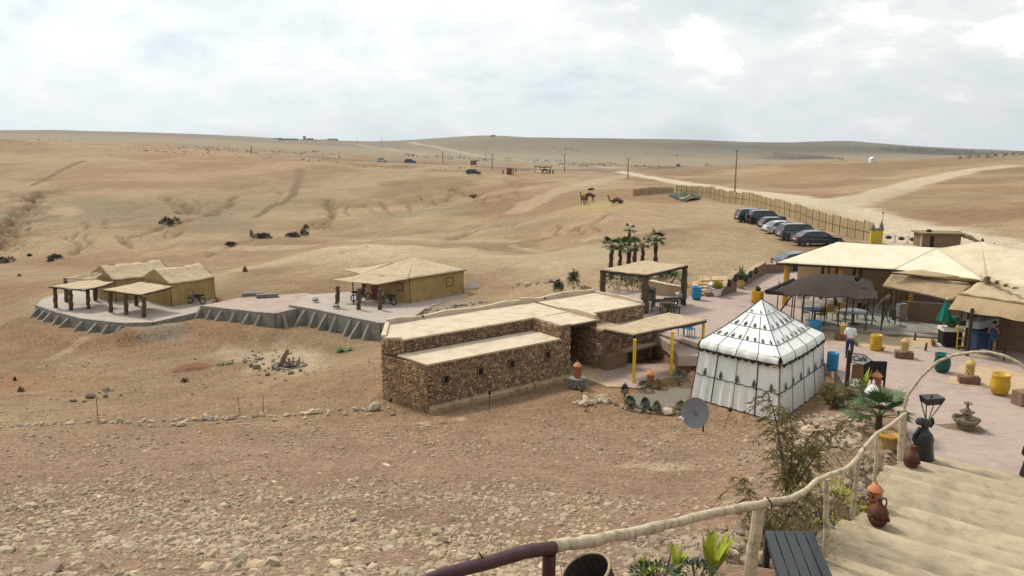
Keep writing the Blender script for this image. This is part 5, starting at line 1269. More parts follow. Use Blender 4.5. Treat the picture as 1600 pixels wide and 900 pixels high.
# fountain
def fountain(p):
    t = thing('fountain', 'three tiered carved stone fountain standing in the middle of the patio', 'fountain', p)
    n = 24
    M().lathe((0, 0, 0), [(.52, 0), (.56, .05), (.60, .16), (.50, .20), (.78, .34), (.86, .46), (.84, .50), (.74, .50), (.70, .38), (.1, .36)], 12).build('basin', MT['stone_fountain'], t, world=False)
    M().lathe((0, 0, .37), [(.69, 0), (.69, .03), (.02, .035)], 16).build('water', MT['fountain_wet'], t, world=False)
    m = M(); rr = random.Random(4)
    for k in range(18): a = 2*PI*k/18; m.obox((.81*math.cos(a), .81*math.sin(a), .46), .24, .13, .07*rr.uniform(.7, 1.5), a+PI/2, .8)
    m.build('rim_carving', MT['stone_fountain'], t, world=False)
    M().lathe((0, 0, .36), [(.30, 0), (.24, .1), (.17, .2), (.16, .3), (.30, .38), (.46, .45), (.48, .50), (.40, .50), (.2, .44)], 12).build('middle_bowl', MT['stone_fountain'], t, world=False)
    M().lathe((0, 0, .78), [(.20, 0), (.21, .16), (.16, .22), (.10, .26), (.08, .36), (.15, .41), (.27, .46), (.29, .50), (.22, .50), (.05, .46)], 12).build('upper_bowl', MT['stone_fountain'], t, world=False)
    M().lathe((0, 0, 1.24), [(.04, 0), (.07, .04), (.05, .09), (.015, .13)], 8).build('finial', MT['stone_fountain'], t, world=False)
    t.scale = (.52, .52, .74)
    return t
fountain(at(1508, 669, 0))
# shallow dark drain recess round it
m = M(); q = at(1505, 671, 0); m.prism([at(x, y, .006) for x, y in ((1462, 663), (1480, 662), (1500, 661), (1530, 664), (1541, 675), (1534, 678), (1508, 674), (1478, 669))], .001, .009); tag(m.build('fountain_apron', MT['mud_dark']), 'dark worn slab patch in the paving round the stone fountain', 'paving slab')

# fluted black lamp figure
def lamp_figure(label, p, s=1.0, rz=0):
    t = thing('lamp_figure', label, 'sculpture', p, rz)
    M().lathe((0, 0, 0), [(.30, 0), (.31, .05), (.27, .35), (.24, .62), (.255, .8), (.20, 1.0), (.10, 1.16), (.085, 1.26), (.13, 1.38), (.15, 1.48), (.10, 1.56)], 14, .75).build('body', MT['iron_black'], t, world=False)
    M().lathe((-.12, -.02, 1.5), [(.03, -.14), (.12, -.1), (.15, 0), (.12, .1), (.03, .14)], 12).build('head', MT['iron_black'], t, world=False)
    M().tube([(-.13, 0, 1.28), (-.24, 0, 1.05), (-.27, 0, .8), (-.2, -.05, .68)], [.05, .055, .05, .04], 7).build('arm', MT['iron_black'], t, world=False)
    M().tube([(.12, 0, 1.25), (.2, 0, 1.42), (.16, 0, 1.6)], [.05, .045, .04], 7).build('arm', MT['iron_black'], t, world=False)
    top = [(-.13, -.13, 2.35), (.42, -.05, 2.32), (.40, .25, 2.36), (-.12, .18, 2.4)]; bot = [(-.02, -.03, 1.6), (.1, 0, 1.55), (.12, .06, 1.55), (.02, .06, 1.6)]
    for a, b in zip(top, bot): M().tube([b, a], .014, 5).build('strut', MT['iron_black'], t, world=False)
    m = M(); th = .22; a = [Vector(q) for q in top]; lo = [q-Vector((0, 0, th)) for q in a]; lo = [l.lerp(Vector((.12, .05, 2.1)), .25) for l in lo]
    pk = [q+Vector((0, 0, .03)) for q in a]; m.add(lo+pk, [(3,2,1,0),(0,1,5,4),(1,2,6,5),(2,3,7,6),(3,0,4,7),(4,5,6,7)]); m.build('tray', MT['iron_black'], t, world=False)
    M().lathe((.12, .05, 2.36), [(.05, 0), (.02, .06), (.03, .09), (.004, .12)], 6).build('finial', MT['iron_black'], t, world=False)
    t.scale = (s*1.5, s*1.3, s); return t
lamp_figure('black metal lamp figure holding an open tray at the foot of the stairs', at(1440, 719, .2), .86, .15)
lamp_figure('second black lamp figure cut off by the right edge of the view', at(1616, 745, .2), .86, -.3)

# wooden arch over the foot of the stairs
def arch():
    P = []
    base_ = at(1411, 697, .15); Yb = base_[1]
    pts = [(1411, 697), (1412, 640), (1418, 618), (1440, 588), (1465, 565), (1490, 555), (1520, 550), (1545, 550), (1570, 556), (1590, 566), (1604, 577), (1630, 600), (1655, 640), (1660, 720)]
    P = []
    a = base_; d = Vector(ST_D+(0,)).normalized()
    for px, py in pts:   # the vertical plane along the lowest step
        r = ray(px, py); # intersect with the plane through base along d
        nx, ny = -d.y, d.x; t = (nx*a[0]+ny*a[1])/(nx*r[0]+ny*r[1]); P.append(Vector((r[0]*t, r[1]*t, CZ+r[2]*t)))
    t_ = thing('arch', 'bent pale wooden pole arch over the foot of the stairs', 'arch', base_)
    M().tube(P[:2], .1, 9).build('post', MT['log_pale'], t_); M().tube(P[1:-1], [.05]+[.045]*(len(P)-3), 8).build('hoop', MT['log_pale'], t_); M().tube(P[-2:], .09, 9).build('post', MT['log_pale'], t_)
arch()

# cafe sign
def letters(t, text, P, X, Z, size, mat, bold=.0):
    cu = bpy.data.curves.new('lettering', 'FONT'); cu.body = text; cu.size = size; cu.extrude = .003; cu.offset = bold
    tmp = bpy.data.objects.new('lettering', cu); COL.objects.link(tmp); dg = bpy.context.evaluated_depsgraph_get(); dg.update()
    me = bpy.data.meshes.new_from_object(tmp.evaluated_get(dg)); bpy.data.objects.remove(tmp)
    Nn = X.cross(Z); mat4 = Matrix(((X.x, Z.x, -Nn.x, P.x), (X.y, Z.y, -Nn.y, P.y), (X.z, Z.z, -Nn.z, P.z), (0, 0, 0, 1)))
    me.transform(mat4); me.materials.clear(); me.materials.append(MT[mat]); o = bpy.data.objects.new('lettering', me); COL.objects.link(o); o.parent = t; return o
def cafe():
    p = at(1322, 612, 0); t = thing('cafe_sign', 'white arrow shaped Café sign on a dark post beside the white tent', 'sign', p)
    M().box(-.07, -.07, -.3, .07, .07, 1.75).build('post', MT['pole_dark'], t, world=False)
    q = lambda x, z, y=-.10: (x, y, z)
    out = [(.06, 1.28), (.52, 1.18), (.86, 1.38), (.52, 1.62), (.06, 1.66)]
    m = M(); m.add([q(x, z, -.13) for x, z in out]+[q(x, z, -.085) for x, z in out], [(0, 1, 2, 3, 4), (9, 8, 7, 6, 5)]+[(i, 5+i, 5+(i+1) % 5, (i+1) % 5) for i in range(5)]); m.build('arrow_board', MT['white_paint'], t, world=False)
    b = M()
    for i in range(5):
        a_, c_ = out[i], out[(i+1) % 5]; b.tube([q(a_[0], a_[1], -.135), q(c_[0], c_[1], -.135)], .016, 5)
    b.build('border', MT['trim_black'], t, world=False)
    letters(t, 'Café', Vector((.10, -.137, 1.36)), Vector((1, 0, -.06)).normalized(), Vector((.06, 0, 1)).normalized(), .30, 'trim_black', .006)
    M().box(.18, .05, .55, .62, .10, 1.15).build('small_panel', MT['wood'], t, world=False)
    t.rotation_euler = (0, 0, -.12)
    b = thing('black_board', 'plain black board on legs behind the cafe sign', 'board', at(1345, 606, 0), -.1)
    M().box(-.05, 0, .35, .95, .06, 1.15).build('panel', MT['trim_black'], b, world=False)
    for x in (0, .9): M().box(x, .07, -.2, x+.08, .13, 1.1).build('leg', MT['pole_dark'], b, world=False)
cafe()

# tables and chairs under the black tent
def chair(mat):
    t = thing('chair', '', 'chair'); s = M().box(-.22, -.22, .42, .22, .22, .47); s.build('seat', MT[mat], t, world=False)
    M().box(-.22, .18, .48, .22, .23, .92).build('backrest', MT[mat], t, world=False)
    for x in (-.2, .2):
        for y in (-.2, .2): M().tube([(x, y, 0), (x, y, .42)], .02, 5).build('leg', MT[mat], t, world=False)
    return t
def table(mat, r=.6):
    t = thing('table', '', 'table'); M().lathe((0, 0, .70), [(r, 0), (r, .04), (r*.98, .05)], 20).build('tabletop', MT[mat], t, world=False)
    M().tube([(0, 0, 0), (0, 0, .7)], .05, 8).build('leg', MT['pole_dark'], t, world=False); M().lathe((0, 0, 0), [(.3, 0), (.28, .03), (.05, .05)], 12).build('foot', MT['pole_dark'], t, world=False); return t
c0 = chair('wicker_yellow'); c0['group'] = 'chairs on the dining floor'
spots = [(1258, 499, 1.2, 'yellow chair left of the blue topped table'), (1282, 503, 3.4, 'yellow chair right of the blue topped table'), (1300, 500, .4, 'yellow chair between the two tables on the dining floor'), (1313, 498, -.5, 'yellow chair close behind the pale round table')]
for i, (px, py, rz, lb) in enumerate(spots):
    if i == 0: put(c0, at(px, py, 0), rz); c0['label'] = lb
    else: dup(c0, at(px, py, 0), rz, lb)
c1 = chair('pole_dark'); c1['group'] = 'chairs on the dining floor'; put(c1, at(1345, 499, 0), -.3); c1['label'] = 'dark chair right of the pale round table on the dining floor'
dup(c1, at(1310, 490, 0), .2, 'dark chair behind the pale round table beside the globe lamps'); dup(c1, at(1398, 508, 0), 1.8, 'dark chair alone at the right side of the dining floor')
t1 = table('blue_cloth'); put(t1, at(1272, 503, 0)); t1['label'] = 'round table with dark blue top on the left of the dining floor'
t2 = table('table_grey', .75); put(t2, at(1333, 506, 0)); t2['label'] = 'round table with pale grey top behind the man'
# globe lamps
def globe_lamp(label, p, h, hs, n=2, mat='pole_dark'):
    t = thing('globe_lamp', label, 'lamp', p); M().tube([(0, 0, 0), (0, 0, h)], .03, 6).build('post', MT[mat], t, world=False)
    for x, z in hs: M().tube([(0, 0, h-.15), (x, 0, z-.12)], .012, 5).build('arm', MT[mat], t, world=False); M().lathe((x, 0, z), [(.03, -.15), (.11, -.11), (.155, 0), (.11, .11), (.01, .155)], 12).build('globe', MT['globe'], t, smooth=True, world=False)
globe_lamp('twin white globe lamp with a small cactus between the globes under the black tent', at(1252, 512, 0), 1.85, ((-.2, 1.7), (.2, 1.72)))
globe_lamp('white globe lamp with stacked globes beside the pale round table', at(1309, 510, 0), 1.35, ((0, 1.48), (-.12, 1.68)))
# benches and low tables in the palm shelter
def bench_table(label, p, sx, sy, h, rz=0, mat='pole_dark'):
    t = thing('low_table', label, 'table', p, rz); M().box(-sx/2, -sy/2, h-.06, sx/2, sy/2, h).build('tabletop', MT[mat], t, world=False)
    for x in (-1, 1):
        for y in (-1, 1): M().box(x*(sx/2-.08)-.03, y*(sy/2-.06)-.03, 0, x*(sx/2-.08)+.03, y*(sy/2-.06)+.03, h-.06).build('leg', MT[mat], t, world=False)
bench_table('dark wooden table under the palm shelter', at(1036, 484, 0), 1.7, .7, .6, .1); bench_table('dark wooden bench behind the table in the palm shelter', at(1054, 478, 0), 1.3, .5, .5, .1)
bench_table('small green topped table at the corner of the wing roof', at(1048, 489, 0), .9, .9, .45, .2, 'leaf_dark'); bench_table('small brown bench beside the green topped table', at(1040, 490, 0), .7, .5, .7, .2, 'wood')
for i, (x, lb) in enumerate(((1068, 'left one of two sky blue chairs behind the yard canopy'), (1077, 'right one of two sky blue chairs behind the yard canopy'))):
    c2 = chair('blue') if i == 0 else c2
    if i == 0: put(c2, at(x, 524, 0), .5); c2['label'] = lb; c2['group'] = 'sky blue chairs behind the yard canopy'
    else: dup(c2, at(x, 526, 0), .2, lb)
# parasol, clothed table, yellow folding chair, green bags
def parasol():
    p = at(1471, 540, 0); t = thing('parasol', 'closed green parasol in a white base beside the tan tent', 'parasol', p)
    M().lathe((0, 0, 0), [(.30, 0), (.30, .07), (.1, .1), (.05, .2)], 14).build('base', MT['white_paint'], t, world=False); M().tube([(0, 0, .1), (.02, 0, 2.4)], .025, 7).build('pole', MT['white_paint'], t, world=False)
    m = M(); k = 14; prof = [(.02, 2.33), (.10, 2.1), (.20, 1.7), (.30, 1.3), (.27, 1.24)]
    vs = [(r*math.cos(2*PI*i/k)*(1+.28*(i % 2))+.02-(2.3-z)*.05, r*.8*math.sin(2*PI*i/k)*(1+.28*(i % 2)), z) for r, z in prof for i in range(k)]
    m.add(vs, [(j*k+i, j*k+(i+1) % k, (j+1)*k+(i+1) % k, (j+1)*k+i) for j in range(len(prof)-1) for i in range(k)]+[tuple(range(k))]); m.build('canopy', MT['cloth_green'], t, world=False)
    M().lathe((.02, 0, 2.33), [(.03, 0), (.05, .05), (.02, .1)], 8).build('tip', MT['white_paint'], t, world=False)
    q = at(1482, 541, 0); t = thing('stall_table', 'dark table with a white cloth hanging over its top beside the parasol', 'table', q, -.1)
    M().box(-.38, -.2, 0, .5, .4, .92).build('body', MT['dark'], t, world=False); M().patch((-.42, -.24, .96), (.54, -.24, .94), (.54, .44, .96), (-.42, .44, .97), 8, 6, .0, .012, .16, 3).build('tablecloth', MT['white_paint'], t, world=False)
    for i, (x, z, r, s) in enumerate(((1484, 1.0, .24, 1), (1490, 1.24, .22, 2))):
        b = M().lathe((0, 0, 0), [(r*.7, 0), (r, .06), (r*1.05, .16), (r*.8, .24), (r*.2, .27)], 10, .7); solo(b, 'bag', MT['cloth_green' if i else 'leaf_green'], ('lower' if i == 0 else 'upper')+' green bag piled on the white cloth of the stall table', 'bag', q+Vector((.1+.12*i, .1, .98+.26*i)), 0, 'green bags on the stall table')
    q = at(1502, 544, 0); t = thing('folding_ladder', 'yellow folding steps standing at the post of the tan tent', 'ladder', q, -.15)
    for s in (-1, 1): M().tube([(.30*s, -.2, 0), (.24*s, .0, 1.15)], .035, 6).build('rail', MT['pole_yellow'], t, world=False)
    for k, z in enumerate((.12, .5, .85, 1.12)): M().box(-.27, -.2+.17*z, z, .27, -.08+.17*z, z+.035).build('tread', MT['pole_yellow'], t, world=False)
    M().lathe((.0, .05, 1.15), [(.17, 0), (.2, .1), (.18, .22), (.06, .26)], 10).build('bundle', MT['hair'], t, world=False)
parasol()

# ------------------------------------------------------------------ people
def skin_body(name, mat, verts, edges, radii, parent, sub=1, root=0):
    me = bpy.data.meshes.new(name); me.from_pydata([tuple(v) for v in verts], edges, []); o = bpy.data.objects.new(name, me); COL.objects.link(o); o.parent = parent
    s = o.modifiers.new('skin', 'SKIN'); s.use_smooth_shade = True
    if not me.skin_vertices: me.attributes.new
    for i, r in enumerate(radii):
        sv = me.skin_vertices[0].data[i]; sv.radius = (r if isinstance(r, tuple) else (r, r)); sv.use_root = (i == root)
    u = o.modifiers.new('sub', 'SUBSURF'); u.levels = sub; u.render_levels = sub; me.materials.append(MT[mat]); return o
def chain(pts, start=0): return [(start+i, start+i+1) for i in range(len(pts)-1)]
def person(label, p, rz, H=1.74, shirt='shirt', pants='jeans', shoes='hair', simple=False, arms='hold', hat=None, group=None, robe=False):
    """standing figure, facing -Y in its own frame"""
    t = thing('person', label, 'person', p, rz, group); k = H/1.74
    V = lambda *a: Vector(a)*k
    # body core: pelvis, spine, neck, head, legs, arms in one skin
    v = [V(0, 0, .93), V(0, .01, 1.12), V(0, .015, 1.32), V(0, .01, 1.43), V(0, -.005, 1.50), V(0, -.015, 1.60), V(0, -.02, 1.70)]
    r = [(.15*k, .11*k), (.13*k, .10*k), (.15*k, .10*k), (.07*k, .07*k), (.05*k, .052*k), (.085*k, .095*k), (.062*k, .075*k)]
    e = chain(v)
    def limb(pts, rad, at_):
        n = len(v); v.extend(pts); r.extend(rad); e.append((at_, n)); e.extend(chain(pts, n))
    st = .09 if not robe else .05
    for s in (-1, 1):
        sx = s*.095; fy = -.10*s if not robe else 0
        limb([V(sx, 0, .86), V(sx*1.15, fy*.5-.02, .48), V(sx*1.2, fy+.02, .09), V(sx*1.25, fy-.13, .035)], [.085*k, .062*k, .042*k, (.035*k)], 0)
    if arms == 'hold':
        A = [([V(-.17, .01, 1.40), V(-.22, .02, 1.13), V(-.10, -.22, 1.12)], 1), ([V(.17, .01, 1.40), V(.22, .03, 1.13), V(.09, -.22, 1.10)], 1)]
    else: A = [([V(-.17, .01, 1.40), V(-.22, .03, 1.13), V(-.23, -.04, .88)], 1), ([V(.17, .01, 1.40), V(.22, .03, 1.13), V(.23, -.04, .88)], 1)]
    for pts, _ in A: limb(pts, [.052*k, .042*k, .028*k], 2)
    b = skin_body('body', 'skin', v, e, r, t)
    if simple:
        for nm, mt, vv, rr_ in (('clothing', shirt, [V(0, 0, .25 if robe else .86), V(0, .01, .9), V(0, .015, 1.3), V(0, .01, 1.45)], [(.2*k if robe else .17*k), .17*k, .18*k, .09*k]),):
            skin_body(nm, mt, vv, chain(vv), rr_, t)
        M().lathe(V(0, -.01, 1.63), [(.08*k, -.02), (.1*k, .04*k), (.09*k, .1*k), (.03*k, .13*k)], 10).build('hair', MT[hat or 'hair'], t, world=False); 
        if not robe:
            for s in (-1, 1):
                vv = [V(s*.08, 0, .93), V(s*.1, 0, .5), V(s*.11, 0, .12)]; skin_body('trousers', pants, vv, chain(vv), [.1*k, .075*k, .06*k], t)
        return t
    # shirt
    v2 = [V(0, 0, .90), V(0, .01, 1.12), V(0, .015, 1.32), V(0, .01, 1.455)]; r2 = [(.185*k, .135*k), (.165*k, .125*k), (.185*k, .125*k), (.075*k, .075*k)]; e2 = chain(v2)
    for pts, _ in A:
        n = len(v2); v2.extend([pts[0], pts[1], pts[1].lerp(pts[2], .78)]); r2.extend([.072*k, .058*k, .045*k]); e2 += [(2, n), (n, n+1), (n+1, n+2)]
    skin_body('shirt', shirt, v2, e2, r2, t)
    v3 = [V(0, 0, .96), V(0, 0, .90)]; r3 = [(.17*k, .125*k), (.165*k, .125*k)]; e3 = [(0, 1)]
    for s in (-1, 1):
        sx = s*.095; fy = -.10*s; n = len(v3); v3 += [V(sx, 0, .80), V(sx*1.15, fy*.5-.02, .48), V(sx*1.2, fy+.02, .10)]; r3 += [.105*k, .08*k, .065*k]; e3 += [(1, n), (n, n+1), (n+1, n+2)]
        M().obox(V(sx*1.25, fy-.06, 0), .10*k, .27*k, .075*k, 0, .8).build('shoe', MT[shoes], t, world=False)
    skin_body('trousers', pants, v3, e3, r3, t)
    h = M(); h.lathe(V(0, .005, 1.60), [(.088*k, -.02*k), (.105*k, .04*k), (.10*k, .09*k), (.07*k, .135*k), (.02*k, .15*k)], 12); h.build('hair', MT['hair'], t, world=False, smooth=True)
    # hands with separate fingers
    for s, (pts, _) in zip((-1, 1), A):
        w = pts[2]; d = (pts[2]-pts[1]).normalized(); side = d.cross(Vector((0, 0, 1))).normalized()
        hv = [w, w+d*.05*k]; hr = [.026*k, .034*k]; he = [(0, 1)]
        for q in range(4):
            b0 = w+d*.075*k+side*(q-1.5)*.019*k; L_ = (.062, .075, .07, .055)[q]*k; n = len(hv); hv += [b0, b0+d*L_*.5-Vector((0, 0, .01)), b0+d*L_*.8-Vector((0, 0, .035*k))]; hr += [.010*k, .009*k, .008*k]; he += [(1, n), (n, n+1), (n+1, n+2)]
        b0 = w+d*.03*k-side*s*.035*k; n = len(hv); hv += [b0, b0+d*.04*k-side*s*.02*k]; hr += [.012*k, .010*k]; he += [(0, n), (n, n+1)]
        skin_body('hand', 'skin', hv, he, hr, t)
    # face
    for s in (-1, 1):
        M().lathe(V(s*.032, -.105, 1.625), [(.004, -.008), (.011, 0), (.004, .008)], 6).build('eye', MT['hair'], t, world=False); M().lathe(V(s*.092, 0, 1.61), [(.006, -.03), (.018, 0), (.006, .03)], 6).build('ear', MT['skin'], t, world=False)
    M().tube([V(0, -.10, 1.63), V(0, -.128, 1.59), V(0, -.10, 1.575)], [.008, .015, .006], 6).build('nose', MT['skin'], t, world=False)
    M().obox(V(0, -.098, 1.545), .05, .012, .012).build('mouth', MT['red'], t, world=False)
    return t
man = person('man in a white shirt and blue jeans standing on the patio by the cafe sign', at(1326, 560, 0), 2.6, 1.76)
pl = solo(M().lathe((0, 0, 0), [(.05, 0), (.08, .02), (.06, .05), (.10, .12), (.02, .16)], 10), 'bowl', MT['lantern_yellow'], 'small yellowish bowl held in front of the man in the white shirt', 'bowl', man.location+Vector((-.13, .24, 1.10)))
person('person in dark blue clothes standing in the shade under the tan tent', at(1548, 556, 0), 2.3, 1.7, 'blue_cloth', 'blue_cloth', simple=True)
t_ = thing('covered_trolley', 'pale blue cloth covered goods trolley under the tan tent', 'trolley', at(1531, 549, 0), .2)
M().box(-.5, -.3, .2, .5, .3, 1.1).build('body', MT['blue_cloth'], t_, world=False); M().patch((-.6, -.4, 1.55), (.5, -.4, 1.75), (.5, .4, 1.75), (-.6, .4, 1.5), 8, 6, .0, .03, .35, 2).build('cover', MT['table_grey'], t_, world=False)
for x in (-.4, .4): M().tube([(x, -.3, 0), (x, -.3, .2)], .04, 6).build('leg', MT['pole_dark'], t_, world=False)

# small dry plants and stakes in the sandy bed
for i, (px, py, lb) in enumerate(((1446, 548, 'short wooden stump in the sandy bed right of the yellow lantern'), (1429, 532, 'short stake at the corner of the sandy bed'))):
    solo(M().tube([(0, 0, 0), (.02, 0, .4)], [.06, .05], 7), 'stake', MT['twig'], lb, 'stake', at(px, py, 0))
def tuft(label, p, mat, n, L_, seed, name='plant', cat='plant', group=None, wide=.1, el=(.5, 1.4)):
    m = M(); rr = random.Random(seed)
    for _ in range(n):
        a = rr.uniform(0, 2*PI); e = rr.uniform(*el); d = Vector((math.cos(a)*math.cos(e), math.sin(a)*math.cos(e), math.sin(e))); l = L_*rr.uniform(.5, 1.2); s = d.cross(Vector((0, 0, 1))).normalized()*l*wide/2
        c = Vector((rr.uniform(-.05, .05), rr.uniform(-.05, .05), 0)); md = c+d*l*.55; tp = c+d*l-Vector((0, 0, l*.25*rr.random())); m.add([c-s*.5, c+s*.5, md+s, md-s], [(0, 1, 2, 3)]); m.add([md-s, md+s, tp], [(0, 1, 2)])
    return solo(m, name, MT[mat], lb if label is None else label, cat, p, 0, group)
tuft('small green weed in the sandy bed right of the man', at(1338, 540, 0), 'weed', 26, .35, 3); tuft('sparse green sprout on the kerb near the yellow barrel', at(1395, 526, 0), 'weed', 30, .45, 4, el=(.1, .6))
tuft('dry shrublet growing beside the yellow barrel', at(1378, 548, 0), 'leaf_dry', 30, .3, 5); tuft('dry twigs in the sandy bed beside the stump', at(1458, 540, 0), 'leaf_dry', 40, .45, 6)
# dry palm frond stalks in front of the pavilion
for i, (x0, y0, x1, y1, lb) in enumerate(((1368, 503, 1345, 464, 'left'), (1388, 503, 1372, 458, 'middle'), (1376, 510, 1392, 462, 'right'))):
    b0 = at(x0, y0, 0); top = atY(x1, y1, b0[1]-.1); t_ = thing('dry_frond_stand', 'dry drooping palm frond on a stake, '+lb+' one of the three before the pavilion', 'plant', b0)
    M().tube([(0, 0, 0), tuple((top-b0)*.6+Vector((.05, 0, 0))), tuple(top-b0)], [.03, .025, .015], 6).build('stalk', MT['pole_dark'], t_, world=False)
    m = M()
    for k in range(14):
        s = (top-b0)+Vector((-.045*k, 0, -.012*k*k*.3+.1)); m.add([s, s+Vector((-.1, 0, -.02)), s+Vector((-.12-.02*k, -.05, -.35))], [(0, 1, 2)])
    m.build('leaflets', MT['cloth_brown'], t_, world=False)

# ------------------------------------------------------------------ stairs
def stairs():
    t = thing('stairs', 'wide pale stone stairs with irregular steps leading up from the patio', 'stairs', ST[0][0])
    d = Vector((ST_D[0], ST_D[1], 0)).normalized(); L_ = 6.0; n = 36; rr = random.Random(3)
    lines = []
    for i, (p, z) in enumerate(ST):
        ph = rr.uniform(0, 6); pts = []
        back = Vector((-.63, -.776, 0))
        for k in range(n+1):
            s = -.25+(L_+.25)*k/n; w = .025*math.sin(s*1.3+ph)+.012*math.sin(s*4.1+ph*2)+rr.uniform(-.014, .014); q = Vector((p[0], p[1], 0))+d*s+back*w; pts.append((q, z+.02*math.sin(s*1.9+ph)+rr.uniform(-.006, .006)))
        lines.append(pts)
    for i in range(len(ST)-1):
        m = M(); a, b = lines[i], lines[i+1]; vs = []; rows = 9
        for k in range(n+1):
            (q0, z0), (q1, _) = a[k], b[k]; far = q1+(q1-q0).normalized()*.25 if (q1-q0).length > 0 else q1
            fwd = (q0-q1).normalized()
            vs.append((q0[0]+fwd[0]*.015, q0[1]+fwd[1]*.015, z0-.5)); vs.append((q0[0]+fwd[0]*.02, q0[1]+fwd[1]*.02, z0-.05)); vs.append((q0[0]-fwd[0]*.01, q0[1]-fwd[1]*.01, z0-.008))
            for j in range(1, rows): 
                q = q0.lerp(far, j/(rows-1)); vs.append((q[0], q[1], z0+rr.uniform(-.008, .008)+.012*j/rows))
        w = 3+rows-1
        for k in range(n):
            for j in range(w-1): m.f.append([k*w+j, (k+1)*w+j, (k+1)*w+j+1, k*w+j+1]); m.c.append(m.col); m.mi.append(0)
        m.f.append([j for j in range(w)][::-1]); m.c.append(m.col); m.mi.append(0); m.f.append([n*w+j for j in range(w)]); m.c.append(m.col); m.mi.append(0)
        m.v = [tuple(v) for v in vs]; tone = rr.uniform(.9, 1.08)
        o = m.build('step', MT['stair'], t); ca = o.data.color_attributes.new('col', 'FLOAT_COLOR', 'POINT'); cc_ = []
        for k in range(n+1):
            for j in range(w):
                g_ = (.60, .68, 1.20, 1.14, 1.06, 1.03, 1.0, .97, .92, .80, .50)[j]*tone*rr.uniform(.94, 1.05); cc_ += [g_, g_*(1 if j < 9 else .96), g_*(1 if j < 9 else .90), 1]  # step shading painted into the colour: riser and tread rear darkened, nosing lightened
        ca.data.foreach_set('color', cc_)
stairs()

# ------------------------------------------------------------------ rough stone edge of the stairs
def edge_stones():
    t = thing('stone_border', 'rough border of grey brown stones along the left side of the stairs', 'stones', at(1350, 760, 1.5)); rng = np.random.default_rng(8); rr = random.Random(8)
    proto = []
    for k in range(6):
        o = rocks('stone', np.array([(0, 0, 0)]), np.array([1.0]), rock_cols(1, rng, (.40,.31,.23), .15), flat=.6, seed=300+k); COL.objects.unlink(o); proto.append(o.data); bpy.data.objects.remove(o)
    L = [(p[0], p[1], z) for p, z in ST]; cnt = 0
    for i in range(12):
        a, b = L[i], L[i+1]
        for k in range(11):
            f = rr.random(); x, y, z = [a[j]+(b[j]-a[j])*f for j in range(3)]; off = rr.uniform(.0, 1.15)**1.0; x -= off*.80; y += off*.35+rr.uniform(-.2, .2)
            s = rr.uniform(.16, .42)*(1 if off < .7 else .7); zz = max(gz(x, y), z-.35-off*.25)+rr.uniform(-.02, .08)
            o = bpy.data.objects.new('stone', proto[rr.randrange(6)]); COL.objects.link(o); o.parent = t; o.location = Vector((x, y, zz+s*.1))-t.location; o.rotation_euler = (rr.uniform(-.2, .2), rr.uniform(-.2, .2), rr.uniform(0, 6)); o.scale = (s, s*rr.uniform(.7, 1), s*rr.uniform(.6, .9)); cnt += 1
edge_stones()
def garden_rocks():
    rng = np.random.default_rng(15)
    X, Y, Z = scatter_px(700, 1225, 1345, 650, 700, .1, rng); S = .18*np.exp(rng.normal(0, .4, len(X)))
    k = (psd(X, Y, PATIO) > .1) & (psd(X, Y, STP) > .1) & (psd(X, Y, TENTP) > .3); k &= rng.random(len(X)) < .75
    tag(rocks('garden_rubble', np.stack([X, Y, Z+S*.15], 1)[k], S[k], rock_cols(int(k.sum()), rng, (.44,.33,.23), .22), seed=16), 'rubble heaped on the bank between the white tent and the patio', 'stones', kind='stuff')
garden_rocks()

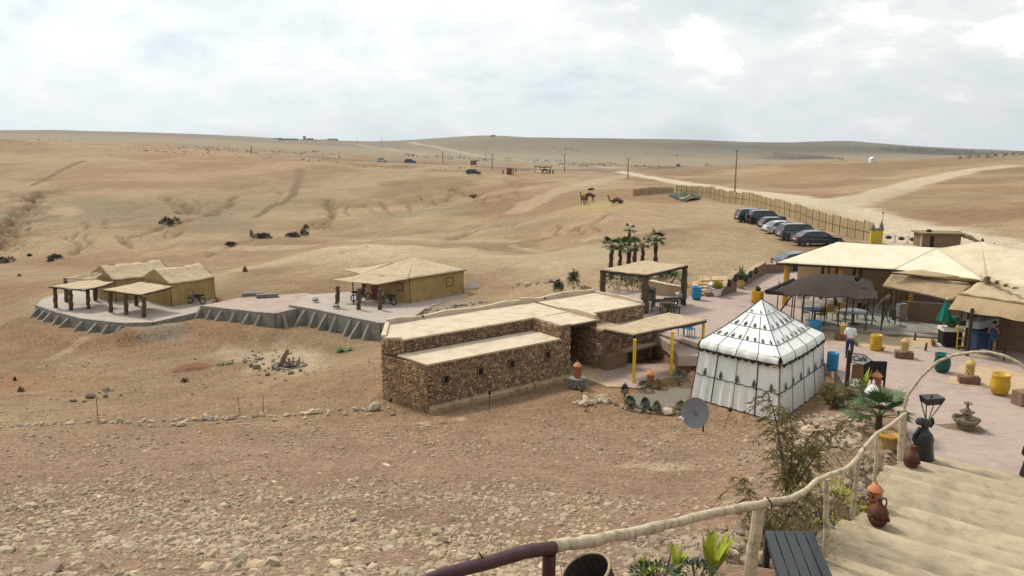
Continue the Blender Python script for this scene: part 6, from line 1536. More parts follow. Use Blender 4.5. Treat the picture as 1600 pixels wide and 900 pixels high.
# ------------------------------------------------------------------ log handrail
def rail_pt(px, py, Y): return atY(px, py, Y)
RP = [(862, 853, 3.9), (900, 848, 4.35), (960, 838, 4.95), (1040, 820, 5.8), (1120, 800, 6.9), (1195, 787, 7.9)]
RP2 = [(1197, 784, 7.95), (1225, 781, 8.7), (1252, 771, 9.8), (1275, 752, 11.2), (1296, 742, 12.6), (1320, 734, 13.2), (1338, 718, 14.0), (1348, 703, 14.9)]
RP3 = [(1346, 704, 14.9), (1360, 688, 16.2), (1371, 677, 17.2), (1390, 665, 19.0), (1415, 646, 21.5)]
def handrail():
    t = thing('handrail', 'pale debarked log handrail on posts along the left side of the stairs', 'handrail', atY(1180, 900, 8))
    def tb(name, pts, r, seed):
        rr = random.Random(seed); P = [atY(*p) for p in pts]; Q = []; R = []
        for i in range(len(P)-1):
            for k in range(4):
                f = k/4; a0 = P[max(i-1, 0)]; a1 = P[i]; a2 = P[i+1]; a3 = P[min(i+2, len(P)-1)]
                q = .5*((2*a1)+(a2-a0)*f+(2*a0-5*a1+4*a2-a3)*f*f+(3*a1-a0-3*a2+a3)*f**3); Q.append(q); R.append((r[0]+(r[1]-r[0])*(i+f)/(len(P)-1))*rr.uniform(.88, 1.14)); Q[-1] = Q[-1]+Vector((0, 0, rr.uniform(-.008, .008)))
        Q.append(P[-1]); R.append(r[1]); M().tube(Q, R, 12).build(name, MT['log_pale'], t, smooth=True)
    tb('rail', RP, (.036, .047), 1); tb('rail', RP2, (.037, .047), 2); tb('rail', RP3, (.038, .044), 3)
    for (px, py, Y, pb, r) in ((1186, 792, 7.9, (1168, 930), .066), (1291, 748, 12.8, (1291, 838), .050), (1341, 712, 14.6, (1335, 782), .044), (1370, 682, 17.2, (1369, 728), .044), (1410, 650, 21.4, (1408, 697), .085)):
        a = atY(px, py, Y); b = atY(pb[0], pb[1], Y-.05); rr = random.Random(px); n = 6
        pts = [a.lerp(b, k/n)+Vector((rr.uniform(-.012, .012), 0, 0)) for k in range(n+1)]; pts.append(pts[-1]+Vector((0, 0, -.4))); M().tube(pts, [r*(.95+.15*k/n)*rr.uniform(.95, 1.05) for k in range(n+2)], 10).build('post', MT['log_pale'], t)
    # wire binding at the joint
    q = atY(1196, 786, 7.9); M().tube([q+Vector((.0, -.02, .08)), q+Vector((.05, -.07, .03)), q+Vector((.05, -.06, -.05))], .008, 5).build('binding', MT['trim_black'], t)
    t = thing('handrail', 'dark purple painted log handrail in the bottom foreground', 'handrail', atY(860, 900, 3.7))
    P = [atY(640, 915, 3.1), atY(690, 898, 3.25), atY(760, 880, 3.45), atY(820, 862, 3.7), atY(864, 856, 3.88)]
    M().tube(P, [.027, .030, .034, .037, .038], 14).build('rail', MT['log_purple'], t, smooth=True)
    a = atY(858, 866, 3.85); M().tube([a, a+Vector((-.005, 0, -.6))], .037, 12).build('post', MT['log_purple'], t)
    M().tube([P[1].lerp(P[2], .92)+Vector((0, 0, .03)), P[1].lerp(P[2], .90)+Vector((-.015, 0, .062))], [.006, .003], 5).build('twig_stub', MT['pole_dark'], t)
handrail()
# basket
def basket():
    c = atY(917, 897, 4.15); t = thing('basket', 'dark woven basket with a pale rim hanging below the joint of the handrail', 'basket', c)
    m = M(); n = 40; prof = [(.10, -.30), (.125, -.2), (.14, -.1), (.148, 0), (.150, .02)]; k = len(prof)
    tilt = Matrix.Rotation(math.radians(-24), 3, 'Y') @ Matrix.Rotation(math.radians(8), 3, 'X')
    def P(r, z, i): return tilt @ Vector((r*math.cos(2*PI*i/n), r*math.sin(2*PI*i/n), z))
    vs = [P(r*(1+.03*((i+j) % 2)), z, i) for j, (r, z) in enumerate([(r, z+.0) for r, z in prof]) for i in range(n)]
    m.add(vs, [(j*n+i, j*n+(i+1) % n, (j+1)*n+(i+1) % n, (j+1)*n+i) for j in range(k-1) for i in range(n)]+[tuple(range(n))]); m.build('body', MT['basket'], t, world=False)
    m = M(); vs = [P(r*.94, z, i) for r, z in prof for i in range(n)]; m.add(vs, [(j*n+i, (j+1)*n+i, (j+1)*n+(i+1) % n, j*n+(i+1) % n) for j in range(k-1) for i in range(n)]); m.build('lining', MT['basket'], t, world=False)
    wv = M()
    for i in range(0, n, 2): wv.tube([P(r*.93, z, i) for r, z in prof], .004, 4)
    for z in np.linspace(-.28, 0, 10): 
        r = np.interp(z, [p[1] for p in prof], [p[0] for p in prof]); wv.tube([P(r*(.935 if i % 2 else .96), z, i) for i in range(n+1)], .0035, 4)
    wv.build('weave', MT['basket'], t, world=False)
    M().tube([P(.150, .02, i) for i in range(n+1)], .0085, 6).build('rim', MT['basket_rim'], t, world=False)
    M().tube([P(.150, .02, 19), P(.13, .1, 18), (-.115, 0, .21)], .003, 4).build('cord', MT['rope'], t, world=False)
basket()
# bench: black slats running away from the viewer
def bench():
    zs = 5.12; BLk, BR = at(1194, 829, zs), at(1271, 830, zs); FR = at(1304, 905, zs); d = (FR-BR).normalized(); w = (BR-BLk); L_ = 1.9
    # square the far end to the slats
    s = Vector((d.y, -d.x, 0)); s = s if s.dot(w) > 0 else -s; W_ = abs(w.dot(s)); 
    t = thing('bench', 'black slatted bench on the landing beside the near handrail post', 'bench', BLk)
    n = 5
    for i in range(n):
        a = BR-s*W_*(i+1)/n+s*.008; b = BR-s*W_*i/n-s*.008; e0 = w-s*w.dot(s)
        oa = e0*((W_*(i+1)/n)/W_)*-1; ob = e0*((W_*i/n)/W_)*-1
        P = [a+oa, b+ob, b+ob+d*L_, a+oa+d*L_]; m = M().slab(P, .035); m.build('slat', MT['bench_black'], t)
    for q in (BLk+s*.04+d*.04, BR-s*.05+d*.06, BLk+s*.04+d*(L_-.1), BR-s*.05+d*(L_-.1)):
        M().box(q[0]-.035, q[1]-.035, zs-.55, q[0]+.035, q[1]+.035, zs-.04).build('leg', MT['bench_black'], t)
    for q0, q1 in ((BLk+s*.05+d*.06, BLk+s*.05+d*(L_-.05)), (BR-s*.06+d*.06, BR-s*.06+d*(L_-.05)), (BLk+s*.05+d*.07, BR-s*.06+d*.07)):
        dd = (q1-q0).normalized(); nn = Vector((dd.y, -dd.x, 0))*.02; M().prism([q0-nn, q1-nn, q1+nn, q0+nn], zs-.15, zs-.037).build('apron', MT['bench_black'], t)
bench()

# jugs, lantern and basket along the stair edge
def jug(label, p, s, bowl=True, mat='clay_brown'):
    t = thing('clay_jug', label, 'jug', p)
    M().lathe((0, 0, .05 if bowl else 0), [(.13, 0), (.20, .08), (.25, .2), (.25, .30), (.20, .40), (.10, .48), (.07, .53), (.07, .60), (.095, .66), (.085, .67), (.05, .60)], 18).build('body', MT[mat], t, smooth=True, world=False)
    M().tube([(.07, 0, .69), (.17, 0, .68), (.20, 0, .56), (.17, 0, .46)], .022, 7).build('handle', MT[mat], t, world=False)
    if bowl:
        m = M().lathe((0, 0, 0), [(.17, 0), (.21, .05), (.27, .17), (.29, .20), (.27, .20), (.22, .12), (.02, .05)], 18); m.build('bowl', MT[mat], t, smooth=True, world=False)
        m = M()
        for k in range(4): a = 2*PI*(k+.4)/4; M().obox((.29*math.cos(a), .29*math.sin(a), .17), .05, .06, .06, a).build('lug', MT[mat], t, world=False)
    t.scale = (s*1.08, s*1.08, s*1.18)
jug('large brown clay jug with a handle standing in a wide bowl on the stair edge', at(1371, 819, 1.62), .76)
jug('smaller brown clay jug on the lower step beside the black lamp figure', at(1423, 729, .45), .78)
lantern('orange terracotta lantern right behind the large clay jug on the stairs', at(1365, 796, 1.35), .74, .155)
t_ = pot('bucket', 'wicker_yellow', 'yellow wicker basket planter between the last handrail posts', at(1387, 708, .2), .62, .27)
M().lathe((0, 0, .5), [(.25, 0), (.22, .06), (.1, .1), (.02, .12)], 12).build('soil_mound', MT['terracotta'], t_, world=False)
m = M()
for k in range(16): a = 2*PI*k/16; m.obox((.275*math.cos(a), .275*math.sin(a), .56), .07, .05, .09, a+PI/2)
m.build('rim', MT['pole_yellow'], t_, world=False)
# small fan palm
t_ = thing('fan_palm', 'young fan palm with stiff spiky leaves beside the foot of the stairs', 'palm', Vector((*at(1372, 672, .1)[:2], .0)))
M().tube([(0, 0, -.2), (0, 0, .55)], [.13, .11], 8).build('trunk', MT['trunk'], t_, world=False)
fan_plant(t_, 'leaf_fan', 17, 1.4, .5, 4, 'frond', 17, .028, (.05, 1.25))
t_.location.z = gz(t_.location.x, t_.location.y)
# tamarisk
def tamarisk(label, p, H, seed, n=9, spread=.8, lean=0):
    t = thing('tamarisk', label, 'shrub', p); rr = random.Random(seed); br = M(); fo = M(); fo2 = M()
    for k in range(n):
        a = rr.uniform(0, 2*PI); L_ = H*rr.uniform(.6, 1.05); out = spread*rr.uniform(.25, 1); pts = []; q = Vector((0, 0, -.1)); dr_ = Vector((math.cos(a)*out*.5+lean, math.sin(a)*out*.5, 1)).normalized(); N_ = 9
        for i in range(N_):
            pts.append(q.copy()); q = q+dr_*L_/N_; dr_ = (dr_+Vector((math.cos(a)*.09*out+rr.uniform(-.1, .1), math.sin(a)*.09*out+rr.uniform(-.1, .1), -.05))).normalized()
        br.tube(pts, [.025*(1-i/N_)+.004 for i in range(N_)], 5)
        for i in range(3, N_):
            for _ in range(6):
                b = pts[i].lerp(pts[i-1], rr.random()); aa = rr.uniform(0, 2*PI); d = Vector((math.cos(aa), math.sin(aa), rr.uniform(.1, .7))).normalized(); l = L_*rr.uniform(.10, .22); tw = [b+d*l*s_-Vector((0, 0, 1))*l*.9*s_*s_ for s_ in (0, .35, .7, 1)]; br.tube(tw, .003, 3, False)
                for s_ in range(20):
                    f = rr.uniform(.2, 1); c = b+d*l*f-Vector((0, 0, 1))*l*.9*f*f; dd = (d*.5+Vector((rr.uniform(-.8, .8), rr.uniform(-.8, .8), rr.uniform(-1.0, .1)))).normalized(); ll = rr.uniform(.06, .13); sd_ = dd.cross(Vector((rr.uniform(-1, 1), rr.uniform(-1, 1), .3))).normalized()*.010
                    (fo if rr.random() < .65 else fo2).add([c-sd_, c+sd_, c+dd*ll+sd_*.5, c+dd*ll-sd_*.5], [(0, 1, 2, 3)])
    br.build('branches', MT['twig'], t, world=False); fo.build('foliage', MT['leaf_tamarisk'], t, world=False); fo2.build('foliage', MT['leaf_dry'], t, world=False)
def onG(px, py, y0=6, y1=60): return G(px, py, y0, y1)
def grd(px, Y):
    r = ray(px, 700); x = Y*r[0]/r[1]; return Vector((x, Y, gz(x, Y)))
tamarisk('tall feathery tamarisk shrub in front of the white tent', grd(1238, 14.6), 3.0, 5, 6, .45)
tamarisk('bushy tamarisk leaning left over the slope', grd(1225, 12.6), 1.75, 8, 6, 1.3, -.35)
tamarisk('small sparse tamarisk at the corner of the white tent', Vector((*at(1305, 640, -.3)[:2], gz(*at(1305, 640, -.3)[:2]))), 1.3, 11, 7, .9)
# undergrowth behind the handrail
def shrub(label, p, r, h, mat, n, leaf, seed, cat='shrub', name='shrub', wide=.4):
    t = thing(name, label, cat, p); leafy('foliage', mat, t, n, r, h, 0, leaf, seed, .2, wide, True)
    m = M(); rr = random.Random(seed)
    for _ in range(7): a = rr.uniform(0, 2*PI); m.tube([(0, 0, -.05), (math.cos(a)*r*.4, math.sin(a)*r*.4, h*.5), (math.cos(a)*r*.7, math.sin(a)*r*.7, h*.8)], [.012, .008, .004], 4)
    m.build('stems', MT['twig'], t, world=False); return t
shrub('yellowish green leafy shrub behind the middle of the handrail', grd(1298, 15.2), .8, 1.15, 'leaf_lime', 800, .12, 3, wide=.16); shrub('olive shrub tangled behind the third handrail post', grd(1338, 18), .75, .9, 'leaf_tamarisk', 700, .12, 4, wide=.14)
shrub('dry brown shrub at the foot of the tamarisk', grd(1262, 13.2), .8, .9, 'leaf_dry', 900, .11, 5, wide=.12); shrub('low creeping green plant between the bench and the second post', grd(1268, 11.2), .5, .25, 'leaf_green', 500, .06, 6, wide=.5)
shrub('dark shrub filling the corner between the white tent and the patio wall', Vector((*at(1300, 640, -.6)[:2], gz(*at(1300, 640, -.6)[:2]))), .8, .8, 'leaf_tamarisk', 700, .12, 7, wide=.15); shrub('dense dark green shrub behind the fan palm', Vector((*at(1335, 650, -.2)[:2], gz(*at(1335, 650, -.2)[:2]))), .7, .7, 'leaf_dark', 600, .12, 8, wide=.3)
shrub('dry reddish shrub beside the second handrail post', grd(1245, 11.6), .45, .5, 'leaf_dry', 450, .09, 9, wide=.12); shrub('straw coloured scrub under the tamarisk', grd(1205, 12.4), .6, .55, 'leaf_dry', 500, .12, 10, wide=.08)
shrub('green shrub growing against the patio edge below the cafe sign', Vector((*at(1332, 625, 0)[:2], gz(*at(1332, 625, 0)[:2]))), .55, 1.0, 'leaf_green', 500, .14, 12, wide=.2)
tuft('lime green upright leaves by the black board', Vector((*at(1348, 612, 0)[:2], -.1)), 'leaf_lime', 16, 1.2, 14, 'plant', el=(1.2, 1.5), wide=.12)
tuft('lime green strappy plant left of the second handrail post', grd(1228, 10.2), 'leaf_lime', 12, .5, 15, wide=.16, el=(.8, 1.3))
# young plants in the bottom bed
def broad(label, p, n, L_, seed, mat='leaf_lime', el=(.7, 1.45)):
    t = thing('leafy_plant', label, 'plant', p); rr = random.Random(seed)
    for k in range(n):
        a = 2*PI*k/n*2.4+rr.uniform(-.3, .3); e = rr.uniform(*el); l = L_*rr.uniform(.6, 1.1); d = Vector((math.cos(a)*math.cos(e), math.sin(a)*math.cos(e), math.sin(e))); s = d.cross(Vector((0, 0, 1))).normalized(); u = s.cross(d); m = M(); vs = []; N_ = 6
        for i in range(N_+1):
            f = i/N_; w = L_*.075*math.sin(PI*min(f*.92+.08, 1))**.7; c = d*l*f-Vector((0, 0, l*.28*f*f*(1-math.sin(e)*.7))); z0 = Vector((rr.uniform(-.01, .01), rr.uniform(-.01, .01), 0)); vs += [c-s*w+u*w*.35, c, c+s*w+u*w*.35]
        m.add(vs, [(i*3+j, i*3+j+1, (i+1)*3+j+1, (i+1)*3+j) for i in range(N_) for j in (0, 1)]); m.build('leaf', MT[mat], t, world=False, smooth=True)
broad('bright lime leafed plant, tallest in the bed below the handrail', grd(1122, 7.9), 15, .62, 3); broad('small lime plant with narrow leaves at the left end of the bed', grd(1014, 7.6), 8, .42, 4); broad('middle plant of the bed with dark and lime leaves', grd(1068, 7.8), 9, .42, 5); 
broad('plant with one long drooping leaf between its two neighbours in the bed', grd(1040, 7.5), 5, .42, 6, 'leaf_tamarisk', (.3, .9))
shrub('low dark green herb left in the bed below the handrail', grd(1030, 7.3), .26, .22, 'leaf_dark', 260, .05, 13, wide=.5); shrub('low dark herb under the bright lime plant', grd(1098, 7.5), .28, .2, 'leaf_dark', 280, .05, 14, wide=.5)
shrub('brown withered shrub in the bed above the small lime plant', grd(1050, 8.4), .25, .35, 'leaf_dry', 260, .06, 15, wide=.12)
for i, (px, Y, lb) in enumerate(((840, 5.6, 'thin grass sprouts below the purple handrail'), (868, 5.4, 'grass sprouts beside the purple post'), (985, 7.2, 'sparse grass at the left end of the bed'))): tuft(lb, grd(px, Y), 'weed', 16, .14, 60+i, 'grass_tuft', 'grass', wide=.05)
rng = np.random.default_rng(31); X, Y, Z = scatter_px(1100, 975, 1290, 840, 935, .1, rng); S = .09*np.exp(rng.normal(0, .5, len(X))); k = psd(X, Y, STP) > .1
tag(rocks('bed_rubble', np.stack([X, Y, Z+S*.1], 1)[k], S[k], rock_cols(int(k.sum()), rng, (.40,.30,.21), .25), seed=32), kind='stuff')

# ------------------------------------------------------------------ satellite dish and small things in the garden
def dish():
    p = Vector((*at(1099, 671, -.85)[:2], 0)); p.z = gz(p.x, p.y); c = atY(1086, 645, p.y-.1)-p; t = thing('satellite_dish', 'grey satellite dish with a red emblem standing before the white tent', 'satellite dish', p)
    M().tube([(0, 0, -.1), (-.02, 0, .5)], .035, 8).build('mast', MT['window_red'], t, world=False); M().tube([(-.02, 0, .5), tuple(c)], .03, 6).build('bracket', MT['galv'], t, world=False)
    nrm = Vector((-.22, -.9, .36)).normalized(); X = nrm.cross(Vector((0, 0, 1))).normalized(); Y = X.cross(nrm)*-1
    m = M(); vs = [c+nrm*-.10]; n = 32
    for j in range(1, 6):
        r = j/5
        for i in range(n): a = 2*PI*i/n; vs.append(c+X*(.52*r*math.cos(a))+Y*(.58*r*math.sin(a))+nrm*(-.10*(1-r*r)))
    fs = [(0, 1+i, 1+(i+1) % n) for i in range(n)]+[(1+(j-1)*n+i, 1+j*n+i, 1+j*n+(i+1) % n, 1+(j-1)*n+(i+1) % n) for j in range(1, 5) for i in range(n)]
    m.add(vs, fs); k = len(vs); m.add([v-nrm*.012 for v in vs], [tuple(reversed(f)) for f in fs]); m.build('reflector', MT['dish_grey'], t, world=False, smooth=True)
    M().tube([c+X*(.52*math.cos(2*PI*i/n))+Y*(.58*math.sin(2*PI*i/n)) for i in range(n+1)], .01, 5).build('rim', MT['dish_grey'], t, world=False)
    rr = random.Random(1); e = M()
    for a0, b0, a1, b1 in ((-.09, .05, -.02, .06), (-.08, .0, .05, -.01), (-.02, .06, .03, .01), (.0, -.05, .09, -.05), (.02, -.01, .09, -.05), (-.06, .03, -.02, -.02)): e.tube([c-nrm*.088+X*a0+Y*b0, c-nrm*.088+X*a1+Y*b1], .012, 4)
    e.build('emblem', MT['red'], t, world=False)
    f = c+X*-.40+Y*-.38+nrm*.45
    f = c+Vector((-.50, -.12, -.22)); M().tube([c+Vector((-.44, 0, -.25)), f], .012, 5).build('feed_arm', MT['galv'], t, world=False); M().lathe(f, [(.03, -.07), (.06, -.05), (.06, .04), (.03, .07)], 8).build('receiver', MT['white_paint'], t, world=False); M().lathe(f+Vector((-.07, 0, .07)), [(.03, -.06), (.05, -.03), (.05, .03), (.02, .06)], 8).build('receiver', MT['white_paint'], t, world=False)
dish()
p = onG(1131, 668, 15, 60); t_ = thing('garden_spotlight', 'small garden spotlight on a slanting pipe before the white tent', 'spotlight', p); top = atY(1141, 641, p[1])-p
M().tube([(0, 0, -.05), tuple(top)], .02, 6).build('pipe', MT['galv'], t_, world=False); M().lathe(top, [(.04, -.06), (.07, 0), (.09, .08), (.03, .12)], 8).build('lamp_head', MT['trim_black'], t_, world=False)
p = at(1096, 640, -.95)
for i, (px, py, r, h, mt, lb) in enumerate(((1062, 601, .42, .55, 'leaf_dark', 'rounded dark green bush right of the second yellow post'), (1007, 611, .33, .42, 'leaf_dark', 'rounded dark bush left of the terracotta lantern in the garden'), (1029, 607, .26, .4, 'leaf_dry', 'thin brownish bush between the two rounded bushes'),
        (976, 619, .15, .5, 'leaf_dark', 'small dark bush at the upper left of the garden bed'), (984, 633, .2, .42, 'leaf_dark', 'small dark bush on the stone edging, left one'), (1008, 637, .17, .5, 'leaf_dark', 'small dark bush on the stone edging, middle one'), (1026, 641, .15, .42, 'leaf_tamarisk', 'small pale bush on the stone edging, right one'), (1064, 640, .24, .4, 'leaf_green', 'spiky green bush just left of the satellite dish'))):
    q = at(px, py, -1.0); q.z = gz(q.x, q.y); shrub(lb, q, r, h*1.3, mt, 420, .09, 80+i, 'bush', 'bush', .4)
tag(M().prism([at(*p, -.97) for p in ((975, 622), (1000, 612), (1050, 606), (1082, 600), (1074, 640), (1030, 642), (990, 634))], -1.2, -.985).build('garden_bed', MT['garden_gravel']), kind='structure')
for i, (px, py, lb) in enumerate(((765, 645, 'thin dark garden lamp on a stake in front of the long building'), (611, 640, 'short dark garden lamp at the left foot of the long building'), (1015, 655, 'tiny dark garden lamp below the stone edging'), (909, 625, 'short garden lamp below the stone pedestal'))):
    q = onG(px, py, 12, 80); h = .8 if i == 0 else .35; t_ = thing('garden_lamp', lb, 'lamp', q, group='garden lamps'); M().tube([(0, 0, -.05), (0, 0, h)], .012, 5).build('stake', MT['pole_dark'], t_, world=False); M().lathe((0, 0, h), [(.05, 0), (.06, .08), (.09, .12), (.02, .18)], 8).build('head', MT['trim_black'], t_, world=False)
for i, (px, py, h, lb) in enumerate(((154, 664, 1.25, 'thin bare stake on the path edge, farthest left'), (376, 652, .95, 'thin bare stake on the path edge, middle one, leaning'), (412, 650, .95, 'thin bare stake on the path edge, third from the left'))):
    q = onG(px, py, 12, 80); solo(M().tube([(0, 0, -.1), (-.08 if i == 1 else .02, 0, h)], .014, 5), 'stake', MT['twig'], lb, 'stake', q, group='stakes along the path edge')

# ------------------------------------------------------------------ low walls, steps and rails by the car park
def lowwall(label, pts, h0, h1, mat='mud_dark', cap='mud', th=.35, name='low_wall'):
    P = [at(px, py, 0) for px, py in pts]; t = thing(name, label, 'wall', P[0])
    for i in range(len(P)-1):
        a, b = P[i], P[i+1]; d = (b-a).normalized(); o = Vector((-d.y, d.x, 0))*th; o = o if o.y > 0 else -o
        ha = h0+(h1-h0)*i/(len(P)-1); hb = h0+(h1-h0)*(i+1)/(len(P)-1)
        M().prism([a, b, b+o, a+o], -.1, [ha, hb, hb, ha]).build('wall', MT[mat], t); o2 = o*.12
        m = M(); q = [a-o2, b-o2, b+o+o2, a+o+o2]; m.prism(q, [ha+.002, hb+.002, hb+.002, ha+.002], [ha+.06, hb+.06, hb+.06, ha+.06]); m.build('coping', MT[cap], t)
    return t
lowwall('brown sloping wall at the foot of the ramp left of the corridor', [(1127, 463), (1151, 455)], .35, 1.35, 'brick_brown', 'mud')
lowwall('brown wall rising along the corridor up to the car park', [(1163, 448), (1180, 437), (1196, 428)], .8, .9, 'brick_brown', 'mud'); lowwall('low brown wall across the head of the corridor before the dark car', [(1197, 428), (1238, 424)], .7, .55, 'brick_brown', 'paving_far')
lowwall('low stone wall behind the palm shelter', [(1013, 459), (1040, 462), (1066, 463)], .85, .6, 'mud', 'mud_roof')
lowwall('slanting grey wall end at the left corner of the palm shelter', [(1014, 480), (1024, 478)], 1.1, 1.1, 'concrete_dark', 'mud')
for i, (px, py, lb) in enumerate(((1139, 448, 'first'), (1149, 440, 'second'), (1165, 440, 'third'), (1172, 434, 'fourth'), (1181, 428, 'fifth'))):
    q = at(px, py, .85 if i > 1 else 1.1); solo(M().lathe((0, 0, 0), [(.08, 0), (.15, .1), (.12, .25), (.08, .3), (.13, .38), (.02, .5)], 8), 'wall_lamp', MT['trim_black'], 'small dark urn lamp on the corridor wall, '+lb+' from the left', 'lamp', q, 0, 'urn lamps on the corridor wall')
st = thing('side_steps', 'sandy steps with thin yellow posts beside the palm shelter', 'steps', at(1095, 452, 0))
for k in range(5):
    a = at(1082+k*3, 462-k*3, .0); b = at(1128+k*3, 461-k*3, 0); M().prism([a, b, b+Vector((.3, 1.6, 0)), a+Vector((.3, 1.6, 0))], -.1, .10+.11*k).build('step', MT['sand_floor'], st)
for px, py in ((1080, 459), (1091, 462), (1097, 455), (1105, 461), (1110, 452), (1121, 458)):
    q = at(px, py, 0); M().tube([q, q+Vector((0, 0, 1.0))], .035, 5).build('post', MT['pole_yellow'], st)
for a_, b_ in (((1080, 459), (1097, 455)), ((1097, 455), (1110, 452)), ((1091, 462), (1105, 461))):
    a, b = at(*a_, 0)+Vector((0, 0, .95)), at(*b_, 0)+Vector((0, 0, .95)); M().tube([a, (a+b)/2-Vector((0, 0, .08)), b], .02, 4).build('rail', MT['rope'], st)
M().prism([at(1080, 438, .3), at(1126, 438, .3), at(1127, 445, .3), at(1082, 447, .3)], -.2, .25).build('landing', MT['sand_floor'], st)
# planting behind the shelter
for i, (px, py, r, h, mt, lb) in enumerate(((962, 458, 1.0, 1.5, 'leaf_dark', 'dark shrub under the left side of the palm shelter'), (985, 455, 1.1, 1.9, 'leaf_green', 'tall green shrub behind the shelter pole'), (1022, 450, 1.3, 1.8, 'leaf_dark', 'dark green shrub behind the low stone wall'), (1046, 448, 1.0, 1.0, 'leaf_green', 'low green shrub on the bank right of the dark shrub'), (1003, 456, .9, 1.6, 'leaf_dry', 'brown shrub in the middle behind the shelter'))):
    q = at(px, py, -.2); q.z = gz(q.x, q.y); shrub(lb, q, r, h, mt, 420, .26, 120+i, wide=.35)
def small_tree(label, px, py, h, r, seed):
    q = G(px, py, 30, 90); t = thing('small_tree', label, 'tree', q); M().tube([(0, 0, -.1), (.04, 0, h*.3), (0, .03, h*.6)], [.06, .045, .03], 6).build('trunk', MT['twig'], t, world=False)
    rr = random.Random(seed)
    for k in range(4): leafy('foliage', 'leaf_dark' if k % 2 else 'leaf_green', t, 130, r*.6, h*.55, h*.25+h*.12*k, .2, seed+k, .2, .45, True)
small_tree('small leafy tree behind the long building roof, left of the pair', 872, 468, 1.3, .6, 5); small_tree('taller leafy tree behind the long building roof', 896, 464, 1.8, .7, 9)
shrub('brown bush right of the two small trees', G(915, 464, 30, 90), .7, .8, 'leaf_dry', 320, .16, 130)

# ------------------------------------------------------------------ fan palms
def palm_proto():
    pr = []
    for k in range(3):
        rr = random.Random(40+k); m = M(); L_ = 1.0; st = [Vector((0, 0, 0)), Vector((.35, 0, .05)), Vector((.62, 0, .04))]; m.tube(st, [.025, .018, .012], 4); hub = st[-1]
        nb = 17
        for i in range(nb):
            t = (i/(nb-1)-.5)*2*1.75; d = Vector((math.cos(t), math.sin(t), .0)); l = .62*(1-.18*abs(t)/1.7)*rr.uniform(.85, 1.1); s = Vector((-d.y, d.x, 0))*.042; mid = hub+d*l*.55+Vector((0, 0, .03-.05*abs(t)/1.7)); tip = hub+d*l+Vector((0, 0, -l*.28*rr.uniform(.5, 1.5)))
            m.add([hub, mid+s, tip, mid-s], [(0, 1, 2, 3)])
        me = bpy.data.meshes.new('frond'); me.from_pydata([tuple(v) for v in m.v], [], m.f); me.materials.append(MT['leaf_palm']); pr.append(me)
    return pr
FROND = palm_proto()
def palm(label, q, h, seed, s=1.15, n=16):
    t = thing('palm_tree', label, 'palm tree', q, 0, 'fan palms behind the shelter'); rr = random.Random(seed); k = 12
    M().tube([(rr.uniform(-.05, .05), rr.uniform(-.05, .05), -.3+(h+.3)*i/k) for i in range(k+1)], [(.19-.06*i/k)*rr.uniform(.78, 1.2) for i in range(k+1)], 9).build('trunk', MT['trunk'], t, world=False)
    m = M()
    for i in range(46): a = rr.uniform(0, 6.28); z = h*rr.uniform(.25, .98); r = .17-.05*z/h; m.add([(r*math.cos(a-.2), r*math.sin(a-.2), z), (r*math.cos(a+.2), r*math.sin(a+.2), z), ((r+.14)*math.cos(a), (r+.14)*math.sin(a), z+.2)], [(0, 1, 2)])
    tag(m.build('leaf_base', MT['trunk'], t, world=False), kind='stuff')
    for i in range(n):
        f = bpy.data.objects.new('frond', FROND[i % 3]); COL.objects.link(f); f.parent = t; f.location = (0, 0, h); el = math.radians(rr.uniform(-20, 78) if i > 4 else rr.uniform(-35, -5)); f.rotation_euler = (rr.uniform(-.5, .5), -el, 2*PI*i/n*2.6+rr.uniform(-.3, .3)); f.scale = (s, s, s)
for i, (px, pyc, Y, s, lb) in enumerate(((956, 382, 59, 1.0, 'leftmost palm of the clump with a broad dense crown'), (970, 381, 61, .85, 'second palm from the left in the clump'), (984, 357, 63, .72, 'tallest palm of the clump with a small upright crown'), (983, 383, 60, 1.0, 'palm below the tallest one in the middle of the clump'), (993, 380, 58, .72, 'slim palm right of the middle of the clump'), (1005, 380, 61, .72, 'palm with a narrow upright crown and a dangling fruit'), (1025, 371, 60, .95, 'rightmost palm standing a little apart with wide spread fronds'))):
    c = atY(px, pyc, Y); q = Vector((c.x, c.y, gz(c.x, c.y))); palm(lb, q, c.z-q.z-.1, 70+i, s*.84, 10 if s < .8 else 16)

